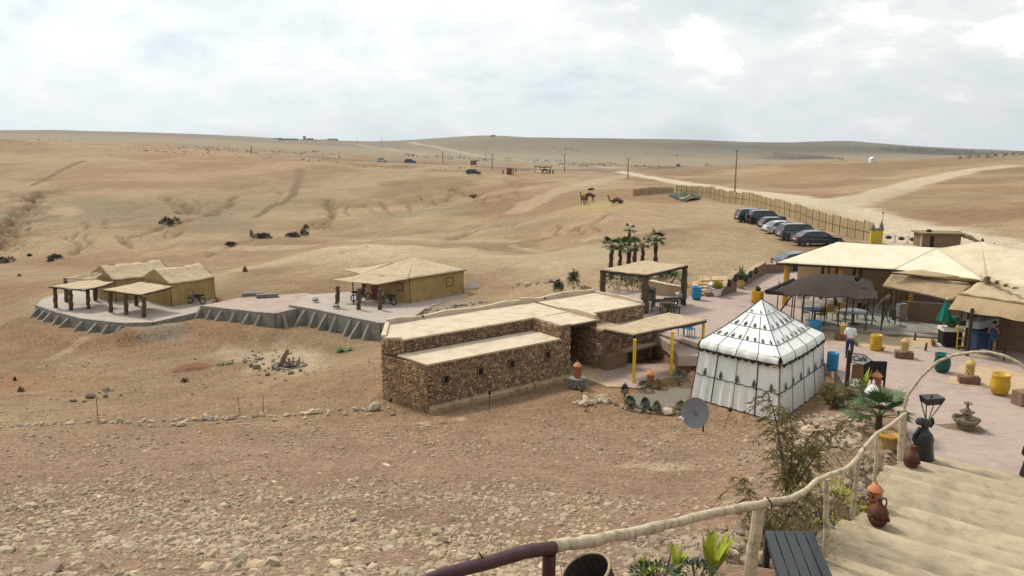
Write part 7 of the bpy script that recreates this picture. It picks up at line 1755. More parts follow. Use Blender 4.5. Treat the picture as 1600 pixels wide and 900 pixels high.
# ------------------------------------------------------------------ reed fence
def fence(label, pts, z0, h, step, seed):
    P = [at(px, py, z) for px, py, z in pts]; t = thing('reed_fence', label, 'fence', P[0]); rr = random.Random(seed)
    proto = []
    for k in range(4):
        m = M(); n = 18
        vs = []
        for i in range(n+1):
            x = i/n; o = .03*(i % 2)+rr.uniform(-.01, .01); top = 1+rr.uniform(-.03, .02)
            vs += [(x, o, 0), (x, o, .5), (x, o, top), (x, o+.05, 0), (x, o+.05, .5), (x, o+.05, top)]
        for i in range(n):
            a = i*6; b = a+6
            m.f += [[a, b, b+1, a+1], [a+1, b+1, b+2, a+2], [b+3, a+3, a+4, b+4], [b+4, a+4, a+5, b+5], [a+2, b+2, b+5, a+5]]
        me = bpy.data.meshes.new('reed_panel'); me.from_pydata(vs, [], m.f); me.materials.append(MT['reed']); proto.append(me)
    pm_ = bpy.data.meshes.new('post'); mm = M().tube([(0, 0, -.3), (0, 0, 1.03)], [.04, .035], 6); pm_.from_pydata([tuple(v) for v in mm.v], [], mm.f); pm_.materials.append(MT['wood'])
    pr_ = bpy.data.meshes.new('rail'); mm = M().tube([(0, -.03, 0), (1, -.03, 0)], .025, 5); pr_.from_pydata([tuple(v) for v in mm.v], [], mm.f); pr_.materials.append(MT['wood'])
    for a, b in zip(P[:-1], P[1:]):
        L_ = (b-a).length; n = max(int(round(L_/step)), 1); d = (b-a)/n; ang = math.atan2(d.y, d.x)
        for i in range(n):
            q = a+d*i; q.z = gz(q.x, q.y); hh = h*rr.uniform(.93, 1.08); sl = math.hypot(d.x, d.y)
            for me, nm, sc, zz in ((proto[rr.randrange(4)], 'reed_panel', (sl*.985, 1, hh), 0), (pm_, 'post', (1, 1, hh), 0), (pr_, 'rail', (sl, 1, 1), h*.52)):
                o = bpy.data.objects.new(nm, me); COL.objects.link(o); o.parent = t; o.location = q+Vector((0, 0, zz))-P[0]; o.rotation_euler = (0, rr.uniform(-.02, .02) if nm == 'reed_panel' else 0, ang); o.scale = sc
    return t
fence('long straw coloured reed fence between the parked cars and the white road', [(1056, 304, 0), (1090, 308, 0), (1130, 316, 0), (1170, 323, 0), (1210, 334, 0), (1250, 346, 0), (1300, 361, 0), (1362, 380, 0)], 0, 1.95, 2.1, 1)
fence('low weathered reed fence running left towards the camels', [(990, 305, 0), (1025, 301.5, 0), (1053, 301, 0)], 0, 1.3, 3.2, 2)
g = thing('gate_pillar', 'yellow gate pillar with a stepped clay top at the end of the reed fence', 'gate', at(1368, 382, 0)); g.scale = (.78, .78, .85)
M().box(-.75, -.2, 0, .75, .2, 1.65).build('pillar', MT['yellow_gate'], g, world=False)
for k in range(5): M().box(-.72+k*.30, -.24, .1, -.66+k*.30, -.2, 1.6).build('rib', MT['yellow'], g, world=False)
M().box(-.8, -.24, 1.65, .8, .24, 1.9).build('cap', MT['concrete_dark'], g, world=False); M().lathe((-.5, 0, 1.9), [(.3, 0), (.2, .3), (.05, .5)], 8).build('horn', MT['concrete_dark'], g, world=False); M().lathe((.55, 0, 1.9), [(.3, 0), (.18, .5), (.04, .9)], 8).build('horn', MT['concrete_dark'], g, world=False)
M().tube([(.6, 0, 2.7), (.62, 0, 3.6)], .03, 5).build('stem', MT['pole_dark'], g, world=False); M().lathe((.62, 0, 3.55), [(.02, 0), (.14, .12), (.02, .26)], 7).build('lamp', MT['trim_black'], g, world=False)
# chain of barriers
bt = thing('rope_barrier', 'pale rope barrier with dark weights between the gate pillar and the guard hut', 'barrier', at(1378, 378, 0))
Pp = [at(1378, 377, 0), at(1398, 379, 0), at(1418, 381, 0), at(1433, 382, 0)]
for q in Pp: M().tube([q, q+Vector((0, 0, .8))], .05, 5).build('post', MT['rope'], bt)
for a, b in zip(Pp[:-1], Pp[1:]): M().tube([a+Vector((0, 0, .7)), (a+b)/2+Vector((0, 0, .55)), b+Vector((0, 0, .7))], .035, 4).build('rope', MT['rope'], bt); M().lathe((a+b)/2+Vector((0, 0, .3)), [(.15, 0), (.35, .15), (.15, .35)], 7).build('weight', MT['trim_black'], bt)
# guard hut
p = at(1465, 387, 0); t = thing('guard_hut', 'low dark hut with a flat brushwood roof behind the marquee', 'hut', p, -.12); t.scale = (.78, .78, .85)
M().box(-2.0, 0, 0, 2.6, 2.4, 1.55).build('wall', MT['mud_dark'], t, world=False); M().box(-.95, -.03, 0, -.5, 0, 1.3).build('door', MT['dark'], t, world=False); M().box(-2.3, -.4, 1.56, 2.9, 2.7, 1.68).build('roof', MT['leaf_dry'], t, world=False)
M().patch((2.7, -.1, 1.5), (5.2, .1, .6), (5.0, 1.8, .8), (2.7, 1.8, 1.75), 14, 6, -.2, .06, .3, 3).build('brush_heap', MT['leaf_dry'], t, world=False); M().box(-2.05, -.1, 0, -1.9, .05, 1.5).build('post', MT['log_pale'], t, world=False); M().lathe((-.8, 1, 1.68), [(.3, 0), (.35, .2), (.1, .3)], 8).build('roof_bundle', MT['pole_dark'], t, world=False)
for i, (px, py, lb) in enumerate(((1535, 377, 'first'), (1553, 384, 'second'), (1572, 394, 'third'), (1594, 404, 'fourth'))):
    a = at(px, py, 3.7); q = Vector((a.x+2.5, a.y+6, 0)); top = Vector((*atY(px, py, q.y)[:3],)); t = thing('road_lamp', 'thin post with a small dark lamp behind the marquee, '+lb+' from the left', 'lamp', Vector((top.x, top.y, 0)), 0, 'small lamps behind the marquee')
    M().tube([(0, 0, 0), (0, 0, top.z+.1)], .02, 5).build('post', MT['pole_dark'], t, world=False); M().lathe((0, 0, top.z-.15), [(.02, 0), (.12, .1), (.10, .22), (.02, .38)], 7).build('lamp_head', MT['trim_black'], t, world=False)

# ------------------------------------------------------------------ cars
def car(paint, kind='sedan'):
    t = thing('parked_car', '', 'car'); P = MT['paint_'+paint]
    if kind == 'suv': L_, W_, H_, belt, prof = 4.6, 1.84, 1.68, 1.0, [(-2.3, .38), (-2.32, .75), (-2.25, 1.05), (1.05, 1.02), (2.1, .92), (2.3, .70), (2.28, .36)]; roof = [(-2.22, 1.03), (-1.95, 1.60), (-1.6, 1.68), (.2, 1.68), (.55, 1.60), (1.15, 1.02)]
    elif kind == 'hatch': L_, W_, H_, belt, prof = 4.1, 1.76, 1.48, .92, [(-2.05, .34), (-2.08, .70), (-2.0, .96), (1.0, .93), (1.95, .80), (2.08, .62), (2.05, .33)]; roof = [(-1.98, .94), (-1.62, 1.40), (-1.2, 1.48), (.1, 1.48), (.45, 1.40), (1.15, .92)]
    else: L_, W_, H_, belt, prof = 4.6, 1.80, 1.45, .92, [(-2.3, .36), (-2.33, .72), (-2.22, .98), (-1.5, .99), (.95, .92), (2.1, .80), (2.32, .62), (2.3, .34)]; roof = [(-1.95, .97), (-1.35, 1.36), (-.8, 1.45), (.1, 1.44), (.45, 1.36), (1.2, .91)]
    # body: side outline with wheel arches, swelled in plan
    wx = (-L_*.295, L_*.31); out = []
    low = [(prof[-1][0], .3)]
    for x0 in (wx[1], wx[0]):
        for k in range(9): a = PI*k/8; low.append((x0+.37*math.cos(a), .30+.37*math.sin(a)))
    low.append((prof[0][0], .3)); side = prof+low
    rows = [(-1, .84), (-.985, .97), (-.80, 1), (.80, 1), (.985, .97), (1, .84)]
    hw = W_/2; m = M(); n = len(side); cxm = sum(p[0] for p in side)/n
    vs = []
    for s, k in rows:
        for x, z in side:
            tp = 1-.10*max(0, (abs(x)-L_*.38)/(L_*.12)); vs.append((x*(.985 if abs(s) == 1 else 1), s*hw*tp*(.985 if z > .9 else 1), .3+(z-.3)*(k if z > .8 and abs(s) == 1 else 1) if False else z-(.02 if abs(s) == 1 and z > .8 else 0)))
    for j in range(len(rows)-1):
        for i in range(n): m.f.append([j*n+i, j*n+(i+1) % n, (j+1)*n+(i+1) % n, (j+1)*n+i])
    m.f.append(list(range(n))[::-1]); m.f.append([5*n+i for i in range(n)]); m.c = [(1, 1, 1)]*len(m.f); m.mi = [0]*len(m.f); m.v = vs
    b = m.build('body', P, t, world=False); bv = b.modifiers.new('bevel', 'BEVEL'); bv.width = .03; bv.segments = 2
    # greenhouse with tumblehome, then roof skin and pillars
    def gh(scale, zoff, y0, y1): pass
    k = len(roof); m = M(); y0, y1 = hw*.93, hw*.74
    yy = [y0 if z < belt+.12 else y1 for x, z in roof]
    vs = [(x, -y, z) for (x, z), y in zip(roof, yy)]+[(x, y, z) for (x, z), y in zip(roof, yy)]
    m.add(vs, [tuple(range(k)), tuple(range(2*k-1, k-1, -1))]+[(i, k+i, k+i+1, i+1) for i in range(k-1)]); m.build('glass', MT['glass'], t, world=False)
    m = M(); rp = [(x, z+.012) for x, z in roof[1:-1]]; q = len(rp); vs = [(x, -y1*1.015, z) for x, z in rp]+[(x, y1*1.015, z) for x, z in rp]; m.add(vs+[(x, y, z-.06) for x, y, z in vs], [(i, i+1, q+i+1, q+i) for i in range(q-1)]+[(2*q+i, i, i+1, 2*q+i+1)[::-1] for i in range(q-1)]+[(q+i, 3*q+i, 3*q+i+1, q+i+1)[::-1] for i in range(q-1)]); m.build('roof', P, t, world=False)
    for s in (-1, 1):
        for (xa, za), (xb, zb) in ((roof[0], roof[1]), (roof[-1], roof[-2]), ((roof[2][0]*.45, belt), (roof[2][0]*.42, roof[2][1]))): M().tube([(xa, s*(y0+.005), za), (xb, s*(y1+.01), zb)], .035, 5).build('pillar', P, t, world=False)
    for x in wx:
        for s in (-1, 1):
            w = M(); n_ = 18; vs = []
            for r_, y in ((.20, .0), (.31, .0), (.33, .03), (.33, .19), (.31, .22), (.2, .22)): vs += [(x+r_*math.cos(2*PI*i/n_), s*(hw-.20+y), .33+r_*math.sin(2*PI*i/n_)) for i in range(n_)]
            w.add(vs, [(j*n_+i, j*n_+(i+1) % n_, (j+1)*n_+(i+1) % n_, (j+1)*n_+i) for j in range(5) for i in range(n_)]+[tuple(range(n_))]); wo = w.build('wheel', MT['tyre'], t, world=False)
            r = M(); vs = [(x+.21*math.cos(2*PI*i/10), s*(hw+.0+(0 if i % 2 else .015)), .33+.21*math.sin(2*PI*i/10)) for i in range(10)]; r.add(vs+[(x, s*(hw-.05), .33)], [(i, (i+1) % 10, 10) for i in range(10)]); r.build('rim', MT['rim'], wo, world=False)
    for s in (-1, 1):
        M().obox((-L_/2+.03, s*hw*.76, .78 if kind != 'suv' else .85), .10, .34, .14).build('tail_light', MT['lamp_red'], t, world=False); M().obox((L_/2-.09, s*hw*.72, .60), .14, .36, .13).build('headlight', MT['globe'], t, world=False)
        M().obox((.75, s*(hw+.06), belt+.0), .12, .14, .11).build('mirror', P, t, world=False)
    M().obox((-L_/2-.015, 0, .62), .03, .5, .11).build('number_plate', MT['plate'], t, world=False); M().obox((-L_/2+.0, 0, .34), .12, W_*.86, .14).build('bumper', MT['trim_black'], t, world=False)
    return t
def park(c, x, y, rz, label): c.location = (x, y, gz(x, y)+.0); c.rotation_euler = (0, 0, rz); c['label'] = label; c['group'] = 'cars parked along the reed fence'; return c
fd = at(1362, 380, 0)-at(1210, 334, 0); nose = math.atan2(-fd.x, fd.y)  # facing across the fence line
na = math.atan2(fd.y, fd.x)+PI/2
cars = [(1178, 346, 'navy', 'suv', 'dark blue off-road car, farthest left of the parked row'), (1197, 349, 'black', 'suv', 'black off-road car with a green ringed spare wheel, second in the row'), (1214, 357, 'green', 'hatch', 'dark green car between the black off-road car and the silver one'),
        (1226, 366, 'silver', 'sedan', 'silver saloon car, the only pale one in the parked row'), (1250, 376, 'slate', 'suv', 'grey blue car second from the right in the parked row'), (1276, 384, 'navy', 'sedan', 'dark blue saloon car at the right end of the parked row'), (1254, 421, 'navy', 'sedan', 'dark car half hidden behind the left end of the marquee')]
for i, (px, py, pc_, kd, lb) in enumerate(cars):
    q = at(px, py, 0); rz = na+.10 if i < 6 else .05; rz = math.atan2(math.sin(rz), math.cos(rz)); d = Vector((math.cos(rz), math.sin(rz), 0)); c = car(pc_, kd); park(c, q.x, q.y, rz-PI*0, lb)
    if i == 1:
        m = M(); n = 20; vs = [(-2.36+dx, r*math.cos(2*PI*j/n), .98+r*math.sin(2*PI*j/n)) for dx, r in ((0, .36), (-.2, .36), (-.22, .30), (-.2, .05)) for j in range(n)]; m.add(vs, [(a*n+j, a*n+(j+1) % n, (a+1)*n+(j+1) % n, (a+1)*n+j) for a in range(3) for j in range(n)]); w = m.build('spare_wheel', MT['tyre'], c, world=False)
        M().tube([(-2.585, .27*math.cos(2*PI*j/n), .98+.27*math.sin(2*PI*j/n)) for j in range(n+1)], .025, 5).build('ring', MT['turquoise'], w, world=False)
# shaded ground cloth where the left end of the fence meets: green netting heap
q = at(1075, 310, 0); t = thing('netting_heap', 'dark green netting with a pale branch lying on it by the fence corner', 'netting', q); P_ = [at(1044, 306, .15), at(1068, 315, .15), at(1098, 311, .15), at(1066, 303, .15)]
M().patch(*P_, 14, 8, -.5, .22, .1, 4).build('netting', MT['leaf_dark'], t); M().tube([at(1062, 311, .5), at(1070, 309, .9), at(1078, 305.5, 1.2), at(1082, 309, .7)], [.12, .2, .14, .08], 6).build('branch', MT['log_pale'], t)

# ------------------------------------------------------------------ camels
def camel(label, q, rz, pose='stand', s=1.0, graze=False):
    t = thing('camel', label, 'camel', q, rz, 'camels on the plain')
    z = 1.25 if pose == 'stand' else .45
    v = [(-.75, 0, z), (-.35, 0, z+.08), (0, 0, z+.30), (.35, 0, z+.08), (.68, 0, z+.0)]; r = [(.26, .25), (.33, .34), (.28, .42), (.33, .37), (.24, .27)]; e = chain(v)
    def limb(p, rd, a): n = len(v); v.extend(p); r.extend(rd); e.append((a, n)); e.extend(chain(p, n))
    if graze: limb([(.98, 0, z-.25), (1.25, 0, z-.55), (1.42, 0, z-.80), (1.55, 0, z-.98)], [.16, .12, .11, .07], 4)
    else: limb([(1.0, 0, z-.12), (1.25, 0, z+.18), (1.36, 0, z+.58), (1.42, 0, z+.78), (1.68, 0, z+.70)], [.17, .13, .11, .12, .07], 4)
    limb([(-.98, 0, z-.1), (-1.04, 0, z-.5)], [.04, .03], 0)
    if pose == 'stand':
        for sy in (-1, 1):
            limb([(.55+.06*sy, .20*sy, z-.35), (.56+.06*sy, .21*sy, .62), (.54+.10*sy, .21*sy, .30), (.56+.10*sy, .21*sy, .05)], [.15, .085, .06, .08], 3)
            limb([(-.62, .20*sy, z-.25), (-.48-.05*sy, .21*sy, .78), (-.74-.05*sy, .21*sy, .50), (-.66-.05*sy, .21*sy, .05)], [.18, .10, .06, .08], 1)
    else:
        for sy in (-1, 1): limb([(.75, .28*sy, .22), (.35, .32*sy, .10)], [.11, .08], 4); limb([(-.35, .34*sy, .24), (-.75, .34*sy, .10)], [.14, .08], 1)
    skin_body('body', 'camel', v, e, r, t, 1); 
    hz_ = z+.72 if not graze else z-.72
    for sy in (-1, 1): M().lathe((1.40 if not graze else 1.38, .1*sy, hz_+.12), [(.03, 0), (.035, .06), (.005, .12)], 5).build('ear', MT['camel'], t, world=False)
    t.scale = (s, s, s); return t
for px, py, rz, ps, gr, lb in ((912, 320, 1.9, 'stand', False, 'brown camel standing in front of the other on the yellowish grass'), (921, 316, 2.7, 'stand', True, 'brown camel half behind the other with its neck lowered'), (964, 318, 2.9, 'sit', False, 'brown camel lying on the ground to the right of the standing pair'), (851, 272, 3.0, 'stand', False, 'far camel standing by the rough shelter near the road')):
    q = G(px, py, 60, 600); camel(lb, q, rz, ps, 1.0, gr)
solo(rocks('mound', np.array([(0, 0, 0)]), np.array([1.2]), np.array([(.16, .11, .08)]), flat=.4, seed=6), '_', None, '', '') if False else None
def person_far(px, py, lb, rz=0, H=1.7):
    q = G(px, py, 60, 900); person(lb, q, rz, H, 'trim_black', 'trim_black', simple=True, arms='down', group='people far out on the plain', robe=True)
person_far(858, 273, 'left one of two dark clothed people beside the far camel'); person_far(864, 273, 'right one of two dark clothed people beside the far camel'); person_far(786, 273, 'dark clothed person left of the small dark booth'); person_far(530, 248, 'dark figure far off beside the asphalt road'); person_far(806, 271, 'dark figure right of the small dark booth')

# ------------------------------------------------------------------ far things on the plain
def far_car(px, py, paint, kd, rz, lb):
    q = G(px, py, 60, 1500); c = car(paint, kd); c.location = q; c.rotation_euler = (0, 0, rz); c['label'] = lb; c['group'] = 'far vehicles'
far_car(740, 273, 'black', 'suv', .1, 'black car alone on the plain below the small billboard'); far_car(641, 255, 'navy', 'suv', .2, 'dark vehicle on the far asphalt road'); far_car(597, 253, 'silver', 'hatch', .2, 'small pale vehicle farther left on the asphalt road'); far_car(1103, 259, 'white', 'suv', 3.1, 'white van on the far asphalt road at the right')
q = G(797, 273, 60, 900); t = thing('booth', 'small dark reddish booth on the plain', 'booth', q); M().box(-1, -.6, 0, .5, .6, 1.8).build('wall', MT['window_red'], t, world=False); M().box(.5, -.6, 0, 1.2, .6, 1.7).build('side_panel', MT['cloth_tan'], t, world=False); M().box(-1.1, -.7, 1.81, 1.3, .7, 1.92).build('roof', MT['pole_dark'], t, world=False)
q = G(740, 266, 60, 900); t = thing('billboard', 'small dark billboard on two posts on the plain', 'sign', q); M().box(-1.1, -.05, 1.8, 1.1, .05, 3.4).build('panel', MT['brick_dark'], t, world=False)
for x in (-.8, .8): M().tube([(x, .1, -.2), (x, .1, 3.2)], .06, 5).build('post', MT['galv'], t, world=False)
q = G(846, 271, 60, 900); t = thing('rough_shelter', 'rough brushwood shelter roof beside the far camel', 'shelter', q)
M().patch((-2.5, 0, 2.5), (3.5, 0, 2.2), (3.5, 2.5, 2.6), (-2.5, 2.5, 2.6), 10, 5, .2, .1, .3, 2).build('roof', MT['leaf_dry'], t, world=False)
for x, y in ((-2.2, .2), (3.1, .2), (3.1, 2.2), (-2.2, 2.2)): M().tube([(x, y, -.2), (x, y, 2.3)], .08, 5).build('post', MT['pole_dark'], t, world=False)
def pole(px, pb, ptop, lb, arms=True, r=.12, y0=60):
    q = G(px, pb, y0, 1800); top = atY(px, ptop, q.y); h = top.z-q.z; t = thing('utility_pole', lb, 'utility pole', q, 0, 'utility poles'); M().tube([(0, 0, -.5), (0, 0, h)], [r*1.3, r*.8], 7).build('pole', MT['log_grey'], t, world=False)
    if arms:
        M().tube([(-.9, 0, h+.35), (0, 0, h-.5)], r*.4, 5).build('arm', MT['galv'], t, world=False); M().tube([(.9, 0, h+.15), (0, 0, h-.5)], r*.4, 5).build('arm', MT['galv'], t, world=False)
pole(1148, 301, 233, 'tallest utility pole standing beside the white road near the car park', True, .13); pole(981, 279, 247, 'utility pole at the bend of the white road', True, .14); pole(882, 269, 240, 'utility pole left of the road bend', True, .14)
pole(769, 264, 240, 'utility pole right of the small billboard', True, .15); pole(759, 253, 232, 'utility pole left behind the billboard', True, .16); pole(692, 256, 238, 'utility pole over the far asphalt road', True, .16); pole(720, 246, 232, 'distant utility pole at the foot of the round hill', True, .2); pole(597, 232, 214, 'distant utility pole on the pale track', True, .25); pole(558, 228, 214, 'distant utility pole left of the pale track', True, .25); pole(1340, 249, 222, 'thin distant utility pole left of the small white house', True, .15); pole(393, 240, 229, 'distant utility pole on the left plain', True, .2)
q = G(1364, 254, 60, 1500); t = thing('white_hut', 'tiny white gabled hut on the far right ridge', 'hut', q); t.scale = (.32, .4, .45); M().box(-2.4, 0, -.5, 2.4, 4, 2.2).build('wall', MT['white_paint'], t, world=False); M().prism([(-2.4, 0), (2.4, 0), (2.4, 4), (-2.4, 4)], 2.2, 2.21); m = M(); m.add([(-2.6, -.2, 2.2), (2.6, -.2, 2.2), (0, -.2, 4.0), (-2.6, 4.2, 2.2), (2.6, 4.2, 2.2), (0, 4.2, 4.0)], [(0, 1, 2), (5, 4, 3), (1, 4, 5, 2), (0, 2, 5, 3), (0, 3, 4, 1)]); m.build('roof', MT['white_paint'], t, world=False)
def bush(px, py, w, h, lb, mat='bush_grey', seed=0, y0=60, y1=2500, group='bushes on the plain', n=420):
    q = G(px, py, y0, y1); t = thing('desert_bush', lb, 'bush', q, 0, group); rr = random.Random(seed); W_ = w*q.y/F/2; H_ = max(h*q.y/F*1.1, .3); leaf = max(W_*.17, .12)
    for k in range(3):
        cx = rr.uniform(-.45, .45)*W_; m = M()
        for _ in range(n//3):
            a = rr.uniform(0, 2*PI); b = math.acos(rr.uniform(0, 1)); d = Vector((math.cos(a)*math.sin(b), math.sin(a)*math.sin(b), math.cos(b))); c = Vector((cx+d.x*W_*.62*rr.uniform(.5, 1), d.y*W_*.45, d.z*H_*rr.uniform(.5, 1))); s = Vector((rr.uniform(-1, 1), rr.uniform(-1, 1), rr.uniform(-1, 1))).normalized(); u = d.cross(s).normalized(); v = (d+s*.5).normalized()
            m.add([c-u*leaf*.3, c+v*leaf*.5, c+u*leaf*.3, c-v*leaf*.4], [(0, 1, 2, 3)])
        m.build('foliage', MT[mat], t, world=False)
    m = M()
    for _ in range(6): a = rr.uniform(0, 6.28); m.tube([(0, 0, -.1), (math.cos(a)*W_*.5, math.sin(a)*W_*.4, H_*.7)], [W_*.02+.02, .01], 4)
    m.build('stems', MT['twig'], t, world=False)
for i, (px, py, w, h, lb) in enumerate(((267, 350, 38, 11, 'broad dark bush in the hollow of the left hillside'), (10, 410, 34, 9, 'dark bush cut by the left edge of the view'), (83, 403, 30, 6, 'long low dark bush on the valley floor at left'), (48, 400, 12, 4, 'small dark bush left of the long low one'), (80, 408, 18, 4, 'thin bush just below the long low one'), (360, 382, 26, 4, 'flat dark bush above the left huts on the valley floor'), (412, 372, 36, 8, 'dark bush on the valley floor, left of the pair of clumps'),
        (458, 370, 30, 8, 'left clump of the dark double bush'), (476, 368, 24, 11, 'right clump of the dark double bush'), (478, 357, 16, 7, 'small round bush above the dark double bush'), (393, 370, 10, 12, 'upright twiggy bush left of the valley floor bush'), (382, 425, 10, 9, 'small brown tussock on the bank above the left terrace'), (740, 308, 22, 4, 'dry brown scrub in the gully right of centre'), (925, 297, 16, 3, 'flat scrub above the camels'), (1060, 260, 10, 4, 'small scrub by the far road near the white van'))):
    bush(px, py, w, h, lb, seed=200+i, mat='leaf_dry' if i in (11, 12) else 'bush_grey')
for i, (px, py, w, h, lb) in enumerate(((30, 432, 10, 5, 'tiny bush on the far left bank'), (33, 612, 16, 8, 'dry tuft at far left below the slope'), (22, 595, 8, 3, 'small dark tuft at far left'), (290, 597, 14, 5, 'dry grass tuft left of the red mound'))): bush(px, py, w, h, lb, 'leaf_dry', 300+i, 25, 400, 'tufts on the left slope', 120)
# distant scrub too small to tell apart: one scatter
def scrub():
    rng = np.random.default_rng(77); P = []; S = []
    rows = [((200, 236), (560, 240), 60), ((30, 219), (400, 236), 34), ((300, 232), (520, 243), 40), ((630, 243), (770, 252), 40), ((860, 256), (1040, 262), 90), ((680, 245), (960, 257), 60), ((820, 232), (1080, 244), 24), ((1320, 232), (1600, 240), 160), ((1200, 240), (1320, 250), 60), ((1490, 249), (1600, 241), 26), ((540, 262), (740, 264), 26), ((560, 300), (760, 320), 10), ((0, 225), (560, 255), 30), ((420, 217), (530, 220), 40), ((1080, 224), (1150, 223), 6)]
    PX, PY = [], []
    for (x0, y0), (x1, y1), n in rows:
        f = rng.random(n); PX += list(x0+(x1-x0)*f); PY += list(np.maximum(y0+(y1-y0)*f+rng.normal(0, 1.4, n), 214))
    for x, y, z in zip(*Gv(PX, PY)):
        s = y*rng.uniform(.0006, .0024)
        for _k in range(3): P.append((x+rng.normal(0, s*1.2), y+rng.normal(0, s), z+s*.1)); S.append(s*rng.uniform(.6, 1.4))
    tag(rocks('distant_scrub', np.array(P), np.array(S), np.tile((.15, .13, .09), (len(P), 1))*rng.uniform(.7, 1.5, (len(P), 1)), flat=.6, mat='stone', seed=3), 'scattered dark scrub dotting the far plain and hill flanks', 'scrub', kind='stuff')
scrub()
q = G(771, 213.5, 60, 2600); M_ = thing('hilltop_hut', 'tiny dark shape on top of the round hill', 'hut', q); M().box(-6, -3, -2, 5, 3, 4).build('wall', MT['mud_dark'], M_, world=False); M().box(-9, -3, -2, -6.1, 3, 1.8).build('annex', MT['mud_dark'], M_, world=False)
for i, (px, w, h) in enumerate(((455, 26, 2.5), (476, 4, 8), (485, 12, 3.5), (520, 22, 3), (440, 12, 2))):
    q = G(px, 219, 60, 2600); o = thing('far_house', ('low dark building', 'narrow tower', 'square dark building', 'long dark building', 'small low building')[i]+' of the village on the far left skyline', 'house', q); M().box(-w/2, -5, -4, w/2, 5, h).build('wall', MT['mud_dark'], o, world=False); M().box(-w/2-.4, -5.4, h, w/2+.4, 5.4, h+.8).build('roof', MT['concrete_dark'], o, world=False)
# palm rows along the right ridge
for i in range(8):
    px = 1500+i*14; bush(px, 248-i*.9, 9, 5, 'round dark shrub number %s of the hedge row on the right ridge' % ('one','two','three','four','five','six','seven','eight')[i], 'leaf_dark', 400+i, 60, 2500, 'hedge shrubs on the right ridge', 90)

# ------------------------------------------------------------------ camp: fire pit, dirt mound, buckets, motorbikes
def firepit():
    q = G(452, 575, 30, 70); t = thing('fire_pit', 'fire pit of ash and stones with charred logs leaning on a stump', 'fire pit', q); rng = np.random.default_rng(4)
    m = M(); n = 28; rr = random.Random(2); vs = [(0, 0, .10)]
    for r in (.5, .9, 1.15): vs += [(r*math.cos(2*PI*i/n)*(1+rr.uniform(-.05, .05)), r*.8*math.sin(2*PI*i/n), {.5: .10, .9: .16, 1.15: -.05}[r]+rr.uniform(-.02, .03)) for i in range(n)]
    m.add(vs, [(0, 1+i, 1+(i+1) % n) for i in range(n)]+[(1+j*n+i, 1+(j+1)*n+i, 1+(j+1)*n+(i+1) % n, 1+j*n+(i+1) % n) for j in range(2) for i in range(n)]); m.build('ash_bed', MT['ash'], t, world=False)
    for i in range(22):
        a = 2*PI*i/22; s = rng.uniform(.16, .3); o = rocks('stone', np.array([(0, 0, 0)]), np.array([s]), rock_cols(1, rng, (.20,.15,.11), .2), seed=500+i); o.parent = t; o.location = (.98*math.cos(a), .8*math.sin(a), .16)
    M().tube([(-.55, .1, .1), (-.35, .05, .55), (-.02, 0, 1.15)], [.14, .16, .11], 8).build('log', MT['log_grey'], t, world=False)
    for k in range(13):
        a = rr.uniform(-.2, .9); x = -.2+.07*k; M().tube([(x, -.15+rr.uniform(-.1, .1), .12), (x-.1*rr.uniform(-1, 1.5), .05, .35+.35*rr.random())], .045, 6).build('log', MT['log_grey'], t, world=False)
    for k in range(6): M().tube([(rr.uniform(-.8, .8), rr.uniform(-.6, 0), .14), (rr.uniform(-.8, .8), rr.uniform(-.6, .4), .2)], .04, 5).build('charred_branch', MT['pole_dark'], t, world=False)
firepit()
q = G(301, 577, 30, 80); m = M(); rr = random.Random(6); n = 30; vs = [(0, 0, .34)]
for j, r in enumerate((.3, .6, .85, 1.05)): vs += [(1.35*r*math.cos(2*PI*i/n)*(1+rr.uniform(-.04, .04)), .85*r*math.sin(2*PI*i/n)*(1+rr.uniform(-.04, .04)), (.33, .24, .10, -.08)[j]+rr.uniform(-.03, .03)) for i in range(n)]
m.add(vs, [(0, 1+i, 1+(i+1) % n) for i in range(n)]+[(1+j*n+i, 1+(j+1)*n+i, 1+(j+1)*n+(i+1) % n, 1+j*n+(i+1) % n) for j in range(3) for i in range(n)]); solo(m, 'dirt_mound', MT['dirt_red'], 'small mound of reddish earth on the slope left of the fire pit', 'mound', q, .35)
tuft('low green weeds spreading on the ground before the middle terrace', G(538, 549, 30, 70), 'weed', 150, .75, 8, 'weeds', 'weeds', el=(.02, .5), wide=.18)
tuft('dark green weeds left of the fire pit', G(352, 570, 30, 80), 'weed', 60, .5, 9, 'weeds', 'weeds', el=(.05, .5), wide=.15)
def motorbike(label, p, rz):
    t = thing('motorbike', label, 'motorbike', p, rz, 'motorbikes at the huts')
    for x in (-.62, .62):
        n = 16; m = M(); m.tube([(x+.27*math.cos(2*PI*i/n), 0, .31+.27*math.sin(2*PI*i/n)) for i in range(n+1)], .05, 6); w = m.build('wheel', MT['tyre'], t, world=False); M().lathe((x, 0, .31), [(.05, -.04), (.05, .04)], 6).build('hub', MT['rim'], w, world=False)
    M().tube([(-.35, 0, .55), (0, 0, .62), (.2, 0, .85)], [.13, .18, .12], 8).build('tank', MT['iron_black'], t, world=False); M().tube([(-.8, 0, .82), (-.4, 0, .78), (-.05, 0, .80)], [.08, .12, .08], 7).build('saddle', MT['tyre'], t, world=False)
    M().obox((.0, 0, .25), .4, .25, .3).build('engine', MT['galv'], t, world=False); M().tube([(.62, 0, .31), (.4, 0, 1.0)], .035, 6).build('fork', MT['rim'], t, world=False); M().tube([(.36, -.33, 1.03), (.42, 0, 1.0), (.36, .33, 1.03)], .02, 5).build('handlebar', MT['iron_black'], t, world=False); M().lathe((.5, 0, .86), [(.06, 0), (.09, .08), (.05, .14)], 8).build('headlight', MT['globe'], t, world=False)
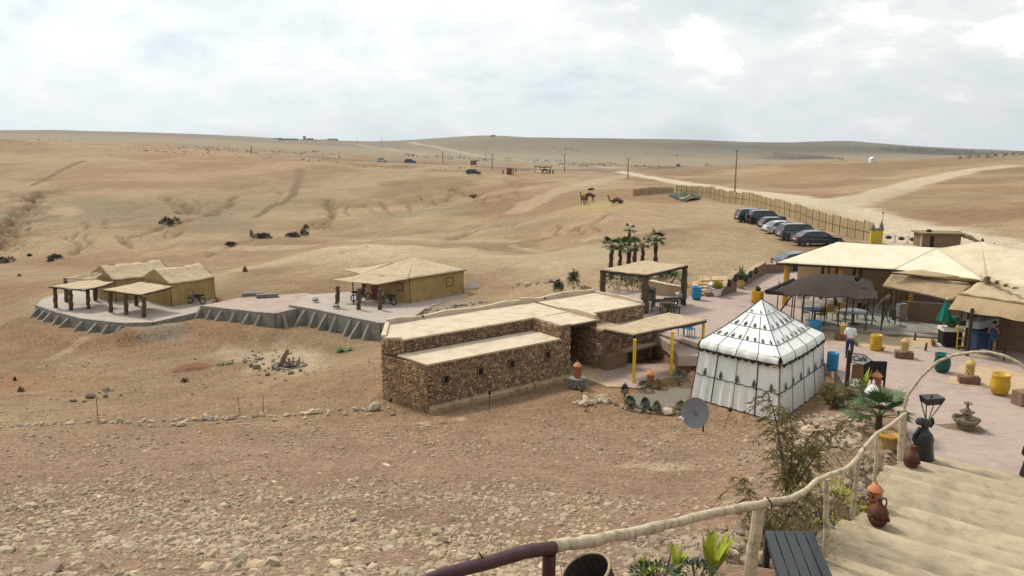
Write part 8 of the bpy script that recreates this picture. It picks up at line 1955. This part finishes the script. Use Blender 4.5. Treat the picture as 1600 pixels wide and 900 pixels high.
motorbike('dark motorbike under the awning of the middle hut beside its wall', at(606, 476, -3.08), 2.6); motorbike('dark motorbike behind the awning posts of the middle hut', at(564, 470, -3.08), .6); motorbike('motorbike beside the lean-to of the left huts', at(307, 475, -3.78), 2.9)
def bucket(label, p, mat='white_paint'):
    t = thing('bucket', label, 'bucket', p, 0, 'white buckets on the middle terrace'); M().lathe((0, 0, 0), [(.2, 0), (.26, .38), (.27, .4), (.25, .4), (.2, .06)], 12).build('body', MT[mat], t, world=False); M().lathe((0, 0, .15), [(.255, 0), (.265, .08)], 12).build('band', MT['blue_cloth'], t, world=False)
bucket('white bucket on the pinkish paving left of the awning posts', at(493, 472, -3.08)); bucket('white bucket at the foot of the left awning post', at(525, 482, -3.08))
q = at(705, 468, -3.0); q.z = gz(q.x, q.y); solo(M().patch((-1, -.4, .15), (1, -.5, .2), (1.1, .5, .3), (-.8, .5, .25), 10, 6, -.25, .1, .15, 3), 'folded_tarp', MT['cloth_tan'], 'crumpled tan tarpaulin lying beside the wall of the middle hut', 'tarpaulin', q)
q = atY(728, 452, 67); q.z = gz(q.x, q.y); m = M(); m.add([(-.9, 0, 0), (.9, 0, 0), (0, 0, .85), (0, 1.2, 0)], [(0, 1, 2), (1, 3, 2), (3, 0, 2)]); solo(m, 'small_tent', MT['white_paint'], 'white pointed bundle at the right rear corner of the middle hut', 'bundle', q+Vector((.6, 0, 0)))
for i, (px, py, lb) in enumerate(((395, 462, 'left'), (418, 464, 'right'))):
    q = at(px, py, -3.2); solo(M().box(-.9, -.3, 0, .9, .3, .28), 'block_pile', MT['concrete_dark'], 'grey concrete block lying on the rear of the pinkish terrace, '+lb+' one', 'block', q, .3)

# ------------------------------------------------------------------ desert air
def haze():
    m = bpy.data.materials.new('haze'); m.use_nodes = True; nt = m.node_tree; nt.nodes.remove(nt.nodes['Principled BSDF']); v = nt.nodes.new('ShaderNodeVolumePrincipled')
    v.inputs['Color'].default_value = (.88, .92, 1.0, 1); v.inputs['Density'].default_value = .00009; v.inputs['Anisotropy'].default_value = .2; nt.links.new(v.outputs[0], nt.nodes['Material Output'].inputs['Volume'])
    o = M().box(-9800, -1000, -400, 9800, 3100, 130).build('haze', m); tag(o, kind='stuff'); return o
haze()
